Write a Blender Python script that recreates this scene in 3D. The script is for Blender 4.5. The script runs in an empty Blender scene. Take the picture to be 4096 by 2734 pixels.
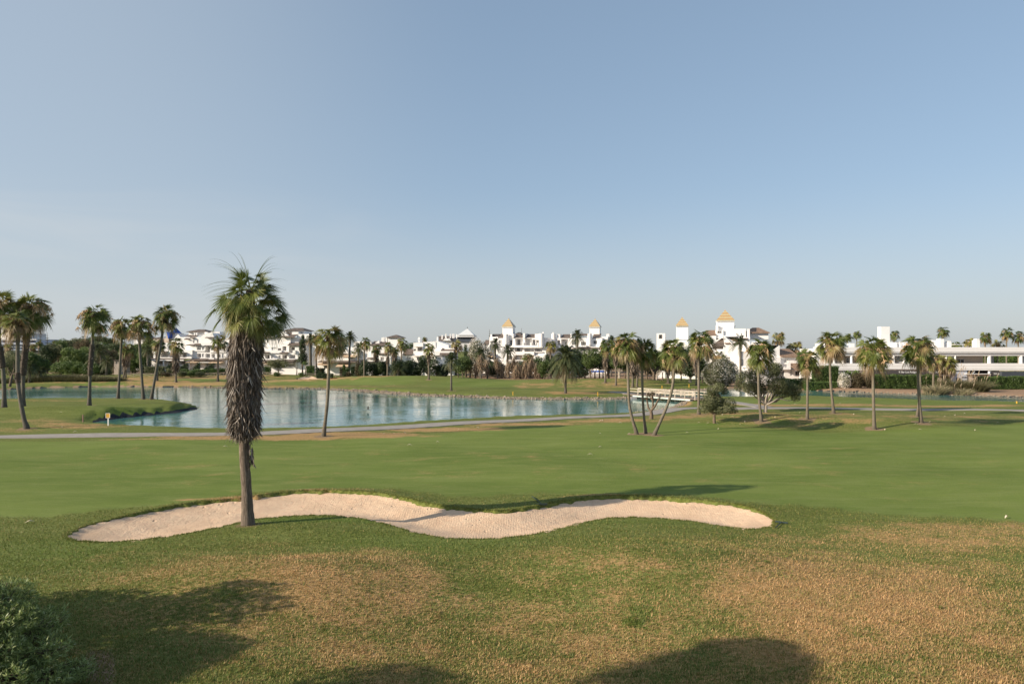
import bpy, math, random
import numpy as np
from math import radians as R

# ------------------------------------------------------------------ camera, sky, sun, exposure
S = bpy.context.scene
COL = S.collection
F, HZ, CX, CH = 3000.0, 1400.0, 2048.0, 8.0          # focal length (photo px), horizon row, centre column, camera height
cam_d = bpy.data.cameras.new('camera'); cam = bpy.data.objects.new('camera', cam_d); COL.objects.link(cam)
cam.location = (0, 0, CH); cam.rotation_euler = (R(90), 0, 0)
cam_d.sensor_width = 36; cam_d.lens = F / 4096 * 36; cam_d.shift_y = (HZ - 1367) / 4096
cam_d.clip_start = 0.1; cam_d.clip_end = 6000
S.camera = cam
SUN_EL, SUN_AZ = 22.8, 22.5       # elevation; shadows run towards +X turned SUN_AZ degrees to +Y
w = bpy.data.worlds.new('World'); S.world = w; w.use_nodes = True
nt = w.node_tree; nt.nodes.clear()
sky = nt.nodes.new('ShaderNodeTexSky'); sky.sky_type = 'NISHITA'; sky.sun_disc = False
sky.sun_elevation = R(SUN_EL)
sdir = np.array([-math.cos(R(SUN_AZ)), -math.sin(R(SUN_AZ))])      # towards the sun, in plan
sky.sun_rotation = math.atan2(sdir[0], sdir[1])
sky.air_density = 0.8; sky.dust_density = 1.5; sky.ozone_density = 4.0; sky.altitude = 0
bg = nt.nodes.new('ShaderNodeBackground'); bg.inputs[1].default_value = 0.118
out = nt.nodes.new('ShaderNodeOutputWorld')
hsv = nt.nodes.new('ShaderNodeHueSaturation'); hsv.inputs['Saturation'].default_value = 1.05; hsv.inputs['Value'].default_value = 1.0
gam = nt.nodes.new('ShaderNodeGamma'); gam.inputs[1].default_value = 0.5          # hazy, low-contrast sky
scl = nt.nodes.new('ShaderNodeVectorMath'); scl.operation = 'SCALE'; scl.inputs['Scale'].default_value = 2.0
# thin high cloud veil low in the sky
tc = nt.nodes.new('ShaderNodeTexCoord'); mp = nt.nodes.new('ShaderNodeMapping'); mp.inputs['Scale'].default_value = (1.6, 1.6, 9)
cn = nt.nodes.new('ShaderNodeTexNoise'); cn.inputs['Scale'].default_value = 1.7; cn.inputs['Detail'].default_value = 6; cn.inputs['Distortion'].default_value = 0.6
cr = nt.nodes.new('ShaderNodeMapRange'); cr.interpolation_type = 'SMOOTHSTEP'; cr.inputs['From Min'].default_value = 0.38; cr.inputs['From Max'].default_value = 0.72
sx = nt.nodes.new('ShaderNodeSeparateXYZ')
mz = nt.nodes.new('ShaderNodeMapRange'); mz.interpolation_type = 'SMOOTHSTEP'; mz.inputs['From Min'].default_value = 0.0; mz.inputs['From Max'].default_value = -0.5
mh = nt.nodes.new('ShaderNodeMapRange'); mh.interpolation_type = 'SMOOTHSTEP'; mh.inputs['From Min'].default_value = 0.24; mh.inputs['From Max'].default_value = 0.12
m1 = nt.nodes.new('ShaderNodeMath'); m1.operation = 'MULTIPLY'; m2 = nt.nodes.new('ShaderNodeMath'); m2.operation = 'MULTIPLY'
m3 = nt.nodes.new('ShaderNodeMath'); m3.operation = 'MULTIPLY'; m3.inputs[1].default_value = 0.4
mx = nt.nodes.new('ShaderNodeMixRGB'); mx.inputs['Color2'].default_value = (4.4, 4.4, 4.4, 1)
L = nt.links.new
L(tc.outputs['Generated'], mp.inputs[0]); L(mp.outputs[0], cn.inputs['Vector']); L(cn.outputs[0], cr.inputs[0])
L(tc.outputs['Generated'], sx.inputs[0]); L(sx.outputs[0], mz.inputs[0]); L(sx.outputs[2], mh.inputs[0])
L(mz.outputs[0], m1.inputs[0]); L(mh.outputs[0], m1.inputs[1]); L(m1.outputs[0], m2.inputs[0]); L(cr.outputs[0], m2.inputs[1]); L(m2.outputs[0], m3.inputs[0])
L(sky.outputs[0], hsv.inputs['Color']); L(hsv.outputs[0], gam.inputs[0]); L(gam.outputs[0], scl.inputs[0]); L(scl.outputs[0], mx.inputs['Color1']); L(m3.outputs[0], mx.inputs[0])
tint = nt.nodes.new('ShaderNodeMixRGB'); tint.blend_type = 'MULTIPLY'; tint.inputs[0].default_value = 1; tint.inputs['Color2'].default_value = (1.0, 1.0, 0.985, 1)
mw = nt.nodes.new('ShaderNodeMapRange'); mw.interpolation_type = 'SMOOTHSTEP'; mw.inputs['From Min'].default_value = 0.22; mw.inputs['From Max'].default_value = -0.02; mw.inputs['To Max'].default_value = 0.55
hz = nt.nodes.new('ShaderNodeMixRGB'); hz.inputs['Color2'].default_value = (3.8, 3.9, 3.9, 1)        # pale haze low over the horizon
L(sx.outputs[2], mw.inputs[0]); L(mx.outputs[0], tint.inputs['Color1']); L(mw.outputs[0], hz.inputs[0]); L(tint.outputs[0], hz.inputs['Color1'])
sg = nt.nodes.new('ShaderNodeMixRGB'); sg.inputs['Color2'].default_value = (3.55, 3.95, 4.25, 1); sf = nt.nodes.new('ShaderNodeMath'); sf.operation = 'MULTIPLY'; sf.inputs[1].default_value = 0.34
L(mz.outputs[0], sf.inputs[0]); L(sf.outputs[0], sg.inputs[0]); L(hz.outputs[0], sg.inputs['Color1'])      # whiter air on the sun's side
L(sg.outputs[0], bg.inputs[0]); L(bg.outputs[0], out.inputs[0])
sl = bpy.data.lights.new('sun', 'SUN'); sl.energy = 5.0; sl.angle = R(0.5); sl.color = (1.0, 0.87, 0.70)
so = bpy.data.objects.new('sun', sl); COL.objects.link(so)
so.rotation_euler = (R(90 - SUN_EL), 0, math.atan2(sdir[1], sdir[0]) + R(90)); so.location = (-30, -10, 40)
S.view_settings.view_transform = 'Standard'; S.view_settings.look = 'None'; S.view_settings.gamma = 1
S.view_settings.exposure = 0.46
S.cycles.max_bounces = 6; S.cycles.transparent_max_bounces = 8; S.cycles.sample_clamp_indirect = 4

# ------------------------------------------------------------------ helpers
def V3(*a): return np.array(a, float)
def nrm(a): return a / (np.linalg.norm(a, axis=-1, keepdims=True) + 1e-9)
def P(px, py, Y): return V3((px - CX) / F * Y, Y, CH - (py - HZ) / F * Y)
def sstep(a, b, x):
    t = np.clip((x - a) / (b - a), 0, 1); return t * t * (3 - 2 * t)
def tag(o, label=None, cat=None, group=None, kind=None):
    if label: o['label'] = label
    if cat: o['category'] = cat
    if group: o['group'] = group
    if kind: o['kind'] = kind
    return o
def empty(name, loc, label, cat, group=None):
    o = bpy.data.objects.new(name, None); COL.objects.link(o); o.location = tuple(float(v) for v in loc); o.empty_display_size = 0.5
    return tag(o, label, cat, group)
def mesh(name, V, faces, mat, parent=None, tone=None, smooth=False, attrs=None, loc=None, mats=None, midx=None):
    """faces: list of (n,k) int arrays; V world coordinates; the object's origin goes to loc (or the parent's place)"""
    V = np.asarray(V, float)
    if parent is not None:
        off = np.array(parent.matrix_basis.translation[:]); p = parent.parent
        while p is not None: off = off + np.array(p.matrix_basis.translation[:]); p = p.parent
    elif loc is not None: off = np.asarray(loc, float)
    else: off = np.zeros(3)
    V = V - off
    me = bpy.data.meshes.new(name)
    faces = [np.asarray(f, np.int32) for f in faces if len(f)]
    me.vertices.add(len(V)); me.vertices.foreach_set('co', V.astype(np.float32).ravel())
    nl = sum(f.size for f in faces); npol = sum(len(f) for f in faces)
    me.loops.add(nl); me.loops.foreach_set('vertex_index', np.concatenate([f.ravel() for f in faces]))
    me.polygons.add(npol)
    sizes = np.concatenate([np.full(len(f), f.shape[1], np.int32) for f in faces])
    me.polygons.foreach_set('loop_start', np.concatenate([[0], np.cumsum(sizes)[:-1]]).astype(np.int32))
    me.polygons.foreach_set('use_smooth', np.full(npol, bool(smooth)))
    if tone is not None:
        a = me.attributes.new('tone', 'FLOAT', 'POINT'); a.data.foreach_set('value', np.asarray(tone, np.float32))
    for k, v in (attrs or {}).items():
        a = me.attributes.new(k, 'FLOAT', 'POINT'); a.data.foreach_set('value', np.asarray(v, np.float32))
    for m in (mats or [mat]): me.materials.append(m)
    if midx is not None: me.polygons.foreach_set('material_index', np.asarray(midx, np.int32))
    me.update(calc_edges=True); me.validate()
    o = bpy.data.objects.new(name, me); COL.objects.link(o)
    if parent is not None: o.parent = parent
    elif loc is not None: o.location = tuple(float(v) for v in loc)
    return o
class MB:
    """collects geometry of one part"""
    def __init__(s): s.V = []; s.Q = []; s.T = []; s.t = []; s.n = 0
    def add(s, V, Q=None, T=None, tone=0.5):
        V = np.asarray(V, float).reshape(-1, 3)
        if Q is not None and len(Q): s.Q.append(np.asarray(Q, int).reshape(-1, 4) + s.n)
        if T is not None and len(T): s.T.append(np.asarray(T, int).reshape(-1, 3) + s.n)
        s.V.append(V); s.t.append(np.broadcast_to(np.asarray(tone, float), (len(V),)).copy()); s.n += len(V)
    def box(s, a, b, tone=0.5, rot=None):
        (x0, y0, z0), (x1, y1, z1) = a, b
        v = np.array([(x, y, z) for z in (z0, z1) for y in (y0, y1) for x in (x0, x1)], float)
        s.add(v, [(0, 2, 3, 1), (4, 5, 7, 6), (0, 1, 5, 4), (2, 6, 7, 3), (0, 4, 6, 2), (1, 3, 7, 5)], tone=tone)
    def bar(s, p, q, w, h=None, tone=0.5):
        """square bar from p to q"""
        p = np.asarray(p, float); q = np.asarray(q, float); h = h or w
        d = nrm(q - p); up = V3(0, 0, 1) if abs(d[2]) < 0.95 else V3(0, 1, 0)
        a = nrm(np.cross(d, up)) * w / 2; b = nrm(np.cross(a, d)) * h / 2
        v = [p - a - b, p + a - b, p + a + b, p - a + b, q - a - b, q + a - b, q + a + b, q - a + b]
        s.add(v, [(0, 1, 2, 3), (7, 6, 5, 4), (0, 4, 5, 1), (1, 5, 6, 2), (2, 6, 7, 3), (3, 7, 4, 0)], tone=tone)
    def tube(s, pts, rad, n=8, tone=0.5, cap=True):
        pts = np.asarray(pts, float); m = len(pts); rad = np.broadcast_to(rad, (m,))
        tg = nrm(np.gradient(pts, axis=0)); ref = V3(0.3, 1, 0.1) if abs(tg[0][1]) < 0.9 else V3(1, 0, 0.1)
        a = nrm(np.cross(tg, ref)); b = np.cross(tg, a)
        th = np.arange(n) * 2 * math.pi / n
        V = pts[:, None] + rad[:, None, None] * (np.cos(th)[None, :, None] * a[:, None] + np.sin(th)[None, :, None] * b[:, None])
        i = np.arange(m - 1)[:, None] * n; j = np.arange(n)[None]; k = (j + 1) % n
        Q = np.stack([i + j, i + k, i + n + k, i + n + j], -1).reshape(-1, 4)
        tn = np.repeat(np.broadcast_to(tone, (m,)), n)
        V = V.reshape(-1, 3); T = None
        if cap:
            V = np.vstack([V, pts[-1:]]); tn = np.append(tn, tn[-1]); e = (m - 1) * n
            T = [(e + q, e + (q + 1) % n, m * n) for q in range(n)]
        s.add(V, Q, T, tn)
    def build(s, name, mat, parent=None, smooth=False, loc=None, label=None):
        V = np.vstack(s.V); fs = []
        if s.Q: fs.append(np.vstack(s.Q))
        if s.T: fs.append(np.vstack(s.T))
        o = mesh(name, V, fs, mat, parent, tone=np.concatenate(s.t), smooth=smooth, loc=loc)
        if label: o['label'] = label
        return o
def spline(pts, n=14):
    pts = np.asarray(pts, float)
    if len(pts) < 3: return pts[0] + (pts[-1] - pts[0]) * np.linspace(0, 1, n)[:, None]
    P_ = np.vstack([2 * pts[0] - pts[1], pts, 2 * pts[-1] - pts[-2]]); o = []
    seg = len(pts) - 1
    for u in np.linspace(0, seg - 1e-6, n):
        i = int(u); t = u - i; a, b, c, d = P_[i:i + 4]
        o.append(0.5 * (2 * b + (c - a) * t + (2 * a - 5 * b + 4 * c - d) * t * t + (3 * b - a - 3 * c + d) * t ** 3))
    return np.array(o)

# ------------------------------------------------------------------ materials
def mat(name): 
    m = bpy.data.materials.new(name); m.use_nodes = True; n = m.node_tree; n.nodes.clear()
    o = n.nodes.new('ShaderNodeOutputMaterial'); p = n.nodes.new('ShaderNodeBsdfPrincipled'); n.links.new(p.outputs[0], o.inputs[0])
    return m, n, p, o
def noise(n, scale, detail=4, rough=0.6, vec=None, stretch=None):
    t = n.nodes.new('ShaderNodeTexNoise'); t.inputs['Scale'].default_value = scale; t.inputs['Detail'].default_value = detail; t.inputs['Roughness'].default_value = rough
    if vec is None:
        c = n.nodes.new('ShaderNodeTexCoord'); vec = c.outputs['Object']
    if stretch:
        q = n.nodes.new('ShaderNodeMapping'); q.inputs['Scale'].default_value = stretch; n.links.new(vec, q.inputs[0]); vec = q.outputs[0]
    n.links.new(vec, t.inputs['Vector']); return t.outputs[0]
def ramp(n, src, stops):
    r = n.nodes.new('ShaderNodeValToRGB'); e = r.color_ramp.elements
    while len(e) < len(stops): e.new(0.5)
    for k, (p, c) in enumerate(stops): e[k].position = p; e[k].color = (*c, 1)
    n.links.new(src, r.inputs[0]); return r.outputs[0]
def math_(n, op, a, b=None, c=None):
    m = n.nodes.new('ShaderNodeMath'); m.operation = op
    for k, v in enumerate((a, b, c)):
        if v is None: continue
        if isinstance(v, (int, float)): m.inputs[k].default_value = v
        else: n.links.new(v, m.inputs[k])
    return m.outputs[0]
def mixc(n, f, a, b, mode='MIX'):
    m = n.nodes.new('ShaderNodeMixRGB'); m.blend_type = mode
    for k, v in ((0, f), (1, a), (2, b)):
        if isinstance(v, (int, float)): m.inputs[k].default_value = v
        elif isinstance(v, tuple): m.inputs[k].default_value = (*v, 1)
        else: n.links.new(v, m.inputs[k])
    return m.outputs[0]
def ss(n, src, a, b):
    m = n.nodes.new('ShaderNodeMapRange'); m.interpolation_type = 'SMOOTHSTEP'; m.inputs['From Min'].default_value = a; m.inputs['From Max'].default_value = b
    n.links.new(src, m.inputs[0]); return m.outputs[0]
def attr(n, name):
    a = n.nodes.new('ShaderNodeAttribute'); a.attribute_name = name; return a.outputs['Fac']
def bump(n, p, h, strength=0.5, dist=0.05):
    b = n.nodes.new('ShaderNodeBump'); b.inputs['Strength'].default_value = strength; b.inputs['Distance'].default_value = dist
    n.links.new(h, b.inputs['Height']); n.links.new(b.outputs[0], p.inputs['Normal'])
def simple(name, c1, c2=None, scale=1.0, rough=0.8, bmp=0.0, stretch=None, bd=0.02, metal=0):
    m, n, p, o = mat(name); c2 = c2 or tuple(v * 0.8 for v in c1)
    f = noise(n, scale, 5, 0.65, stretch=stretch); c = ramp(n, f, [(0.32, c2), (0.68, c1)])
    n.links.new(c, p.inputs['Base Color']); p.inputs['Roughness'].default_value = rough; p.inputs['Metallic'].default_value = metal
    p.inputs['Specular IOR Level'].default_value = 0.3
    if bmp: bump(n, p, noise(n, scale * 4, 4, 0.6, stretch=stretch), bmp, bd)
    return m
def leafy(name, stops, rough=0.55, trans=0.3):
    """leaf colour runs along the mesh's 'tone' attribute; thin leaves let some light through"""
    m, n, p, o = mat(name)
    c = ramp(n, attr(n, 'tone'), stops); f = noise(n, 3.0, 2); c = mixc(n, 0.5, c, ramp(n, f, [(0.3, (0.35, 0.35, 0.35)), (0.7, (0.65, 0.65, 0.65))]), 'OVERLAY')
    n.links.new(c, p.inputs['Base Color']); p.inputs['Roughness'].default_value = rough; p.inputs['Specular IOR Level'].default_value = 0.35
    t = n.nodes.new('ShaderNodeBsdfTranslucent'); n.links.new(c, t.inputs[0]); mx_ = n.nodes.new('ShaderNodeMixShader'); mx_.inputs[0].default_value = trans
    n.links.new(p.outputs[0], mx_.inputs[1]); n.links.new(t.outputs[0], mx_.inputs[2]); n.links.new(mx_.outputs[0], o.inputs[0]); return m
M = {}
M['fan'] = leafy('fan_leaf', [(0.0, (0.050, 0.078, 0.016)), (0.35, (0.150, 0.178, 0.040)), (0.55, (0.27, 0.265, 0.075)), (0.75, (0.30, 0.22, 0.10)), (1.0, (0.27, 0.175, 0.095))], 0.45, 0.3)
M['dead'] = leafy('dead_frond', [(0.0, (0.065, 0.048, 0.036)), (0.4, (0.15, 0.115, 0.085)), (0.75, (0.27, 0.215, 0.165)), (1.0, (0.42, 0.36, 0.30))], 0.7, 0.12)
M['brown'] = leafy('brown_frond', [(0.0, (0.10, 0.068, 0.045)), (0.4, (0.27, 0.195, 0.13)), (0.75, (0.36, 0.26, 0.17)), (1.0, (0.48, 0.38, 0.27))], 0.7, 0.12)
M['feather'] = leafy('feather_leaf', [(0.0, (0.040, 0.060, 0.024)), (0.4, (0.095, 0.115, 0.045)), (0.65, (0.20, 0.18, 0.085)), (1.0, (0.27, 0.19, 0.11))], 0.5, 0.25)
M['stalk'] = simple('flower_stalk', (0.62, 0.44, 0.27), (0.45, 0.30, 0.17), 6, 0.8)
def bark(name, a, b, ring=9.0):
    m, n, p, o = mat(name); c = n.nodes.new('ShaderNodeTexCoord')
    f = noise(n, 3.0, 5, 0.7, c.outputs['Object'], (4, 4, 0.8)); g = noise(n, 1.0, 3, 0.6, c.outputs['Object'], (0.6, 0.6, ring))
    col = ramp(n, f, [(0.3, b), (0.7, a)]); col = mixc(n, 0.5, col, ramp(n, g, [(0.35, (0.4, 0.4, 0.4)), (0.65, (0.6, 0.6, 0.6))]), 'OVERLAY')
    col = mixc(n, math_(n, 'MULTIPLY', attr(n, 'tone'), 1.0), col, tuple(v * 0.42 for v in b))
    n.links.new(col, p.inputs['Base Color']); p.inputs['Roughness'].default_value = 0.9; p.inputs['Specular IOR Level'].default_value = 0.2
    bump(n, p, math_(n, 'ADD', f, g), 0.8, 0.05); return m
M['bark'] = bark('palm_bark', (0.25, 0.215, 0.165), (0.13, 0.108, 0.08))
M['bark_g'] = bark('grey_palm_bark', (0.20, 0.18, 0.145), (0.095, 0.085, 0.07))
M['wood'] = bark('tree_bark', (0.20, 0.15, 0.11), (0.09, 0.07, 0.05), 2)
M['palewood'] = bark('pale_bark', (0.42, 0.37, 0.31), (0.25, 0.21, 0.17), 2)
G1 = (0.016, 0.030, 0.010)
M['olive'] = leafy('olive_leaf', [(0, (0.050, 0.060, 0.026)), (0.5, (0.145, 0.158, 0.072)), (1, (0.32, 0.32, 0.18))], 0.6, 0.3)
M['pine'] = leafy('pine_needles', [(0, (0.022, 0.040, 0.012)), (0.5, (0.065, 0.098, 0.024)), (1, (0.14, 0.18, 0.050))], 0.6, 0.15)
M['dark'] = leafy('dark_leaf', [(0, G1), (0.5, (0.042, 0.066, 0.022)), (1, (0.085, 0.12, 0.044))], 0.55, 0.15)
M['green'] = leafy('green_leaf', [(0, (0.030, 0.058, 0.015)), (0.5, (0.085, 0.135, 0.032)), (1, (0.17, 0.225, 0.065))], 0.5, 0.25)
M['brownish'] = leafy('brownish_leaf', [(0, (0.040, 0.035, 0.018)), (0.5, (0.095, 0.078, 0.040)), (1, (0.17, 0.125, 0.070))], 0.6, 0.2)
M['bushleaf'] = leafy('bush_leaf', [(0, (0.080, 0.120, 0.030)), (0.5, (0.28, 0.35, 0.11)), (0.85, (0.48, 0.54, 0.24)), (1, (0.62, 0.66, 0.40))], 0.45, 0.45)
M['blossom'] = leafy('blossom', [(0, (0.55, 0.46, 0.36)), (1, (0.85, 0.82, 0.76))], 0.6, 0.2)
M['reed'] = leafy('reed_blade', [(0, (0.050, 0.055, 0.025)), (0.5, (0.13, 0.13, 0.06)), (1, (0.32, 0.27, 0.16))], 0.6, 0.2)
M['plume'] = leafy('plume', [(0, (0.34, 0.25, 0.16)), (1, (0.52, 0.41, 0.29))], 0.7, 0.2)
M['grass'] = leafy('grass_blade', [(0, (0.070, 0.115, 0.016)), (0.45, (0.185, 0.205, 0.046)), (0.7, (0.36, 0.26, 0.10)), (1, (0.56, 0.345, 0.165))], 0.6, 0.3)
def plaster(name, c):
    m, n, p, o = mat(name); f = noise(n, 0.25, 5, 0.6); g = noise(n, 1.5, 4, 0.6, stretch=(1, 1, 0.25))
    col = ramp(n, f, [(0.3, tuple(v * 0.93 for v in c)), (0.7, c)]); col = mixc(n, 0.35, col, ramp(n, g, [(0.4, (0.44, 0.435, 0.43)), (0.6, (0.52, 0.52, 0.52))]), 'OVERLAY')
    n.links.new(col, p.inputs['Base Color']); p.inputs['Roughness'].default_value = 0.85; p.inputs['Specular IOR Level'].default_value = 0.2; return m
M['white'] = plaster('white_plaster', (0.84, 0.82, 0.80))
M['white2'] = plaster('off_white_plaster', (0.72, 0.705, 0.69))
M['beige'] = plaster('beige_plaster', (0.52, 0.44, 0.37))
M['grey'] = plaster('grey_plaster', (0.34, 0.33, 0.34))
M['bluegrey'] = plaster('blue_grey_panel', (0.50, 0.53, 0.60))
def tiles(name, a, b, ridge=0.42):
    m, n, p, o = mat(name); c = n.nodes.new('ShaderNodeTexCoord')
    wv = n.nodes.new('ShaderNodeTexWave'); wv.bands_direction = 'X'; wv.inputs['Scale'].default_value = 1 / ridge / 2; wv.inputs['Distortion'].default_value = 0.15
    n.links.new(c.outputs['Object'], wv.inputs[0]); f = noise(n, 1.2, 5, 0.7)
    col = ramp(n, f, [(0.35, b), (0.65, a)]); col = mixc(n, 0.55, col, ramp(n, wv.outputs[0], [(0.1, (0.22, 0.22, 0.22)), (0.8, (0.6, 0.6, 0.6))]), 'OVERLAY')
    n.links.new(col, p.inputs['Base Color']); p.inputs['Roughness'].default_value = 0.85; bump(n, p, wv.outputs[0], 0.7, 0.1); return m
M['tile'] = tiles('brown_roof_tiles', (0.22, 0.17, 0.14), (0.10, 0.075, 0.06))
M['tile_w'] = tiles('warm_roof_tiles', (0.36, 0.235, 0.155), (0.20, 0.125, 0.085))
def stripes(name):
    m, n, p, o = mat(name); c = n.nodes.new('ShaderNodeTexCoord'); sp = n.nodes.new('ShaderNodeSeparateXYZ'); n.links.new(c.outputs['Generated'], sp.inputs[0])
    v = math_(n, 'MULTIPLY', sp.outputs[2], 4.0); v = math_(n, 'FRACT', math_(n, 'ADD', v, math_(n, 'MULTIPLY', noise(n, 2.5, 1), 0.12)))
    r = n.nodes.new('ShaderNodeValToRGB'); r.color_ramp.interpolation = 'CONSTANT'; r.color_ramp.elements[0].color = (0.46, 0.39, 0.22, 1); r.color_ramp.elements[0].position = 0
    r.color_ramp.elements[1].position = 0.5; r.color_ramp.elements[1].color = (0.43, 0.26, 0.12, 1); n.links.new(v, r.inputs[0])
    col = mixc(n, 0.5, r.outputs[0], ramp(n, noise(n, 3, 4), [(0.35, (0.42, 0.42, 0.42)), (0.65, (0.58, 0.58, 0.58))]), 'OVERLAY')
    n.links.new(col, p.inputs['Base Color']); p.inputs['Roughness'].default_value = 0.35; return m
M['gold'] = stripes('striped_gold_tiles')
M['blueroof'] = simple('blue_roof_tiles', (0.02, 0.09, 0.42), (0.015, 0.06, 0.28), 1, 0.3)
M['glass'] = simple('window_glass', (0.035, 0.045, 0.05), (0.02, 0.025, 0.03), 0.6, 0.12)
M['shutter'] = simple('roller_shutter', (0.58, 0.57, 0.56), (0.50, 0.49, 0.48), 2, 0.6, 0.3, (1, 1, 12))
M['dkshutter'] = simple('dark_shutter', (0.075, 0.07, 0.07), (0.05, 0.045, 0.045), 2, 0.6)
M['frame'] = simple('window_frame', (0.62, 0.61, 0.60), None, 2, 0.5)
M['awning'] = simple('cream_awning', (0.62, 0.46, 0.31), (0.55, 0.40, 0.27), 1.5, 0.8)
M['awnw'] = simple('white_awning', (0.70, 0.66, 0.60), (0.62, 0.57, 0.50), 1.5, 0.8)
M['sign_grey'] = simple('dark_grey_sign', (0.085, 0.078, 0.078), (0.07, 0.063, 0.063), 1, 0.6)
M['navy'] = simple('blue_grey_awning', (0.060, 0.070, 0.085), (0.05, 0.058, 0.07), 1, 0.8)
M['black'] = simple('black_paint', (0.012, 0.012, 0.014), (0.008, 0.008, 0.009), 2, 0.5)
M['paint'] = simple('white_paint', (0.80, 0.80, 0.78), (0.72, 0.71, 0.68), 3, 0.5)
M['bridgewood'] = simple('weathered_white_timber', (0.62, 0.56, 0.47), (0.42, 0.34, 0.26), 5, 0.8)
M['palegreen'] = simple('pale_green_girder', (0.58, 0.66, 0.60), (0.48, 0.55, 0.50), 1, 0.6)
M['deck'] = simple('bridge_deck', (0.25, 0.20, 0.165), (0.17, 0.13, 0.11), 3, 0.85)
M['rail'] = simple('grey_fence_timber', (0.36, 0.30, 0.24), (0.22, 0.18, 0.14), 5, 0.85)
M['yellow'] = simple('yellow_paint', (0.80, 0.46, 0.06), (0.72, 0.40, 0.05), 5, 0.5)
M['stone'] = simple('pale_rock', (0.34, 0.28, 0.21), (0.16, 0.13, 0.10), 1.3, 0.9, 0.5)
M['liner'] = simple('black_pond_liner', (0.035, 0.037, 0.045), (0.018, 0.019, 0.024), 1, 0.35, 0.3)
M['ochre'] = simple('ochre_lettering', (0.42, 0.24, 0.04), None, 5, 0.6)
M['blue'] = simple('blue_canvas', (0.02, 0.13, 0.55), None, 2, 0.7)
M['bird'] = simple('dark_feathers', (0.035, 0.025, 0.022), None, 8, 0.7)
M['deadbit'] = simple('pale_dry_frond', (0.72, 0.62, 0.50), (0.55, 0.44, 0.32), 8, 0.8)
M['rakeg'] = simple('dark_green_rake', (0.03, 0.05, 0.045), None, 8, 0.6)
# ------------------------------------------------------------------ terrain
WZ = -0.45                                            # lake level
def plane_xy(px, py, z=0.0):
    Y = (CH - z) * F / (np.asarray(py, float) - HZ); return (np.asarray(px, float) - CX) / F * Y, Y
def poly(pts, z=0.0):
    a = np.array(pts, float); x, y = plane_xy(a[:, 0], a[:, 1], z); return np.stack([x, y], 1)
def smooth_poly(p, k=4):
    n = len(p); o = []
    for i in range(n):
        a, b, c, d = p[i - 1], p[i], p[(i + 1) % n], p[(i + 2) % n]
        for t in np.arange(k) / k:
            o.append(0.5 * (2 * b + (c - a) * t + (2 * a - 5 * b + 4 * c - d) * t * t + (3 * b - a - 3 * c + d) * t ** 3))
    return np.array(o)
def sdf(x, y, p, reach=12.0):
    """signed distance to polygon p, negative inside; clipped at reach"""
    x = np.asarray(x, float); y = np.asarray(y, float); d = np.full(x.shape, float(reach))
    m = (x > p[:, 0].min() - reach) & (x < p[:, 0].max() + reach) & (y > p[:, 1].min() - reach) & (y < p[:, 1].max() + reach)
    X = x[m]; Y = y[m]
    if not len(X): return d
    dd = np.full(X.shape, 1e9); ins = np.zeros(X.shape, bool)
    for i in range(len(p)):
        a = p[i]; b = p[(i + 1) % len(p)]; e = b - a; t = np.clip(((X - a[0]) * e[0] + (Y - a[1]) * e[1]) / (e @ e + 1e-9), 0, 1)
        dd = np.minimum(dd, (X - a[0] - t * e[0]) ** 2 + (Y - a[1] - t * e[1]) ** 2)
        if a[1] != b[1]:
            c = ((a[1] > Y) != (b[1] > Y)); ins ^= c & (X < (b[0] - a[0]) * (Y - a[1]) / (b[1] - a[1]) + a[0])
    dd = np.sqrt(dd); d[m] = np.clip(np.where(ins, -dd, dd), -reach, reach); return d
LAKE_PX = [(-1200, 1562), (-500, 1560), (0, 1558), (180, 1550), (357, 1546.5), (562, 1546), (721, 1548), (912, 1551), (1043, 1555), (1180, 1555), (1290, 1557), (1371, 1562), (1463, 1568), (1567, 1576), (1687, 1583),
           (1865, 1589), (2049, 1595), (2198, 1598), (2400, 1597.5), (2511, 1595), (2560, 1588), (2610, 1575), (2653, 1567), (2700, 1563), (2790, 1562), (2900, 1556), (3060, 1557), (3219, 1560), (3346, 1565), (3487, 1570),
           (3666, 1577), (3798, 1579), (3920, 1582), (4095, 1590), (4500, 1608), (4560, 1625), (4300, 1622), (4095, 1614), (3920, 1606.6), (3666, 1603), (3487, 1597), (3251, 1590), (3123, 1589), (2919, 1590), (2840, 1590), (2775, 1596), (2749, 1601),
           (2722, 1612), (2704, 1625), (2666, 1637), (2581, 1650), (2515, 1653), (2400, 1659), (2271, 1662), (1964, 1670), (1760, 1686), (1504, 1701), (1300, 1715), (1220, 1718), (1000, 1718.5), (800, 1717), (690, 1713), (580, 1708), (446, 1702), (393, 1696), (372, 1690),
           (420, 1680), (491, 1671), (603, 1660), (714, 1649), (780, 1637), (797, 1629), (759, 1614), (647, 1600), (491, 1596), (268, 1596), (0, 1602), (-500, 1610), (-1200, 1612)]
BUNK_PX = [(262, 2158), (319, 2122), (438, 2088), (617, 2049), (796, 2022), (969, 2007), (1154, 1986), (1332, 1983), (1511, 1993), (1620, 2011), (1730, 2034), (1898, 2049), (2021, 2053), (2151, 2034), (2266, 2011), (2404, 1996), (2520, 1997),
           (2649, 2003), (2879, 2025), (2994, 2041), (3070, 2068), (3101, 2097), (3065, 2114), (2955, 2122), (2764, 2095), (2572, 2081), (2457, 2082), (2366, 2097), (2189, 2145), (2051, 2168), (1921, 2174), (1768, 2165), (1615, 2133),
           (1481, 2097), (1332, 2080), (1213, 2079), (1034, 2091), (945, 2109), (796, 2141), (617, 2168), (438, 2185), (349, 2184), (285, 2175)]
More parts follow.
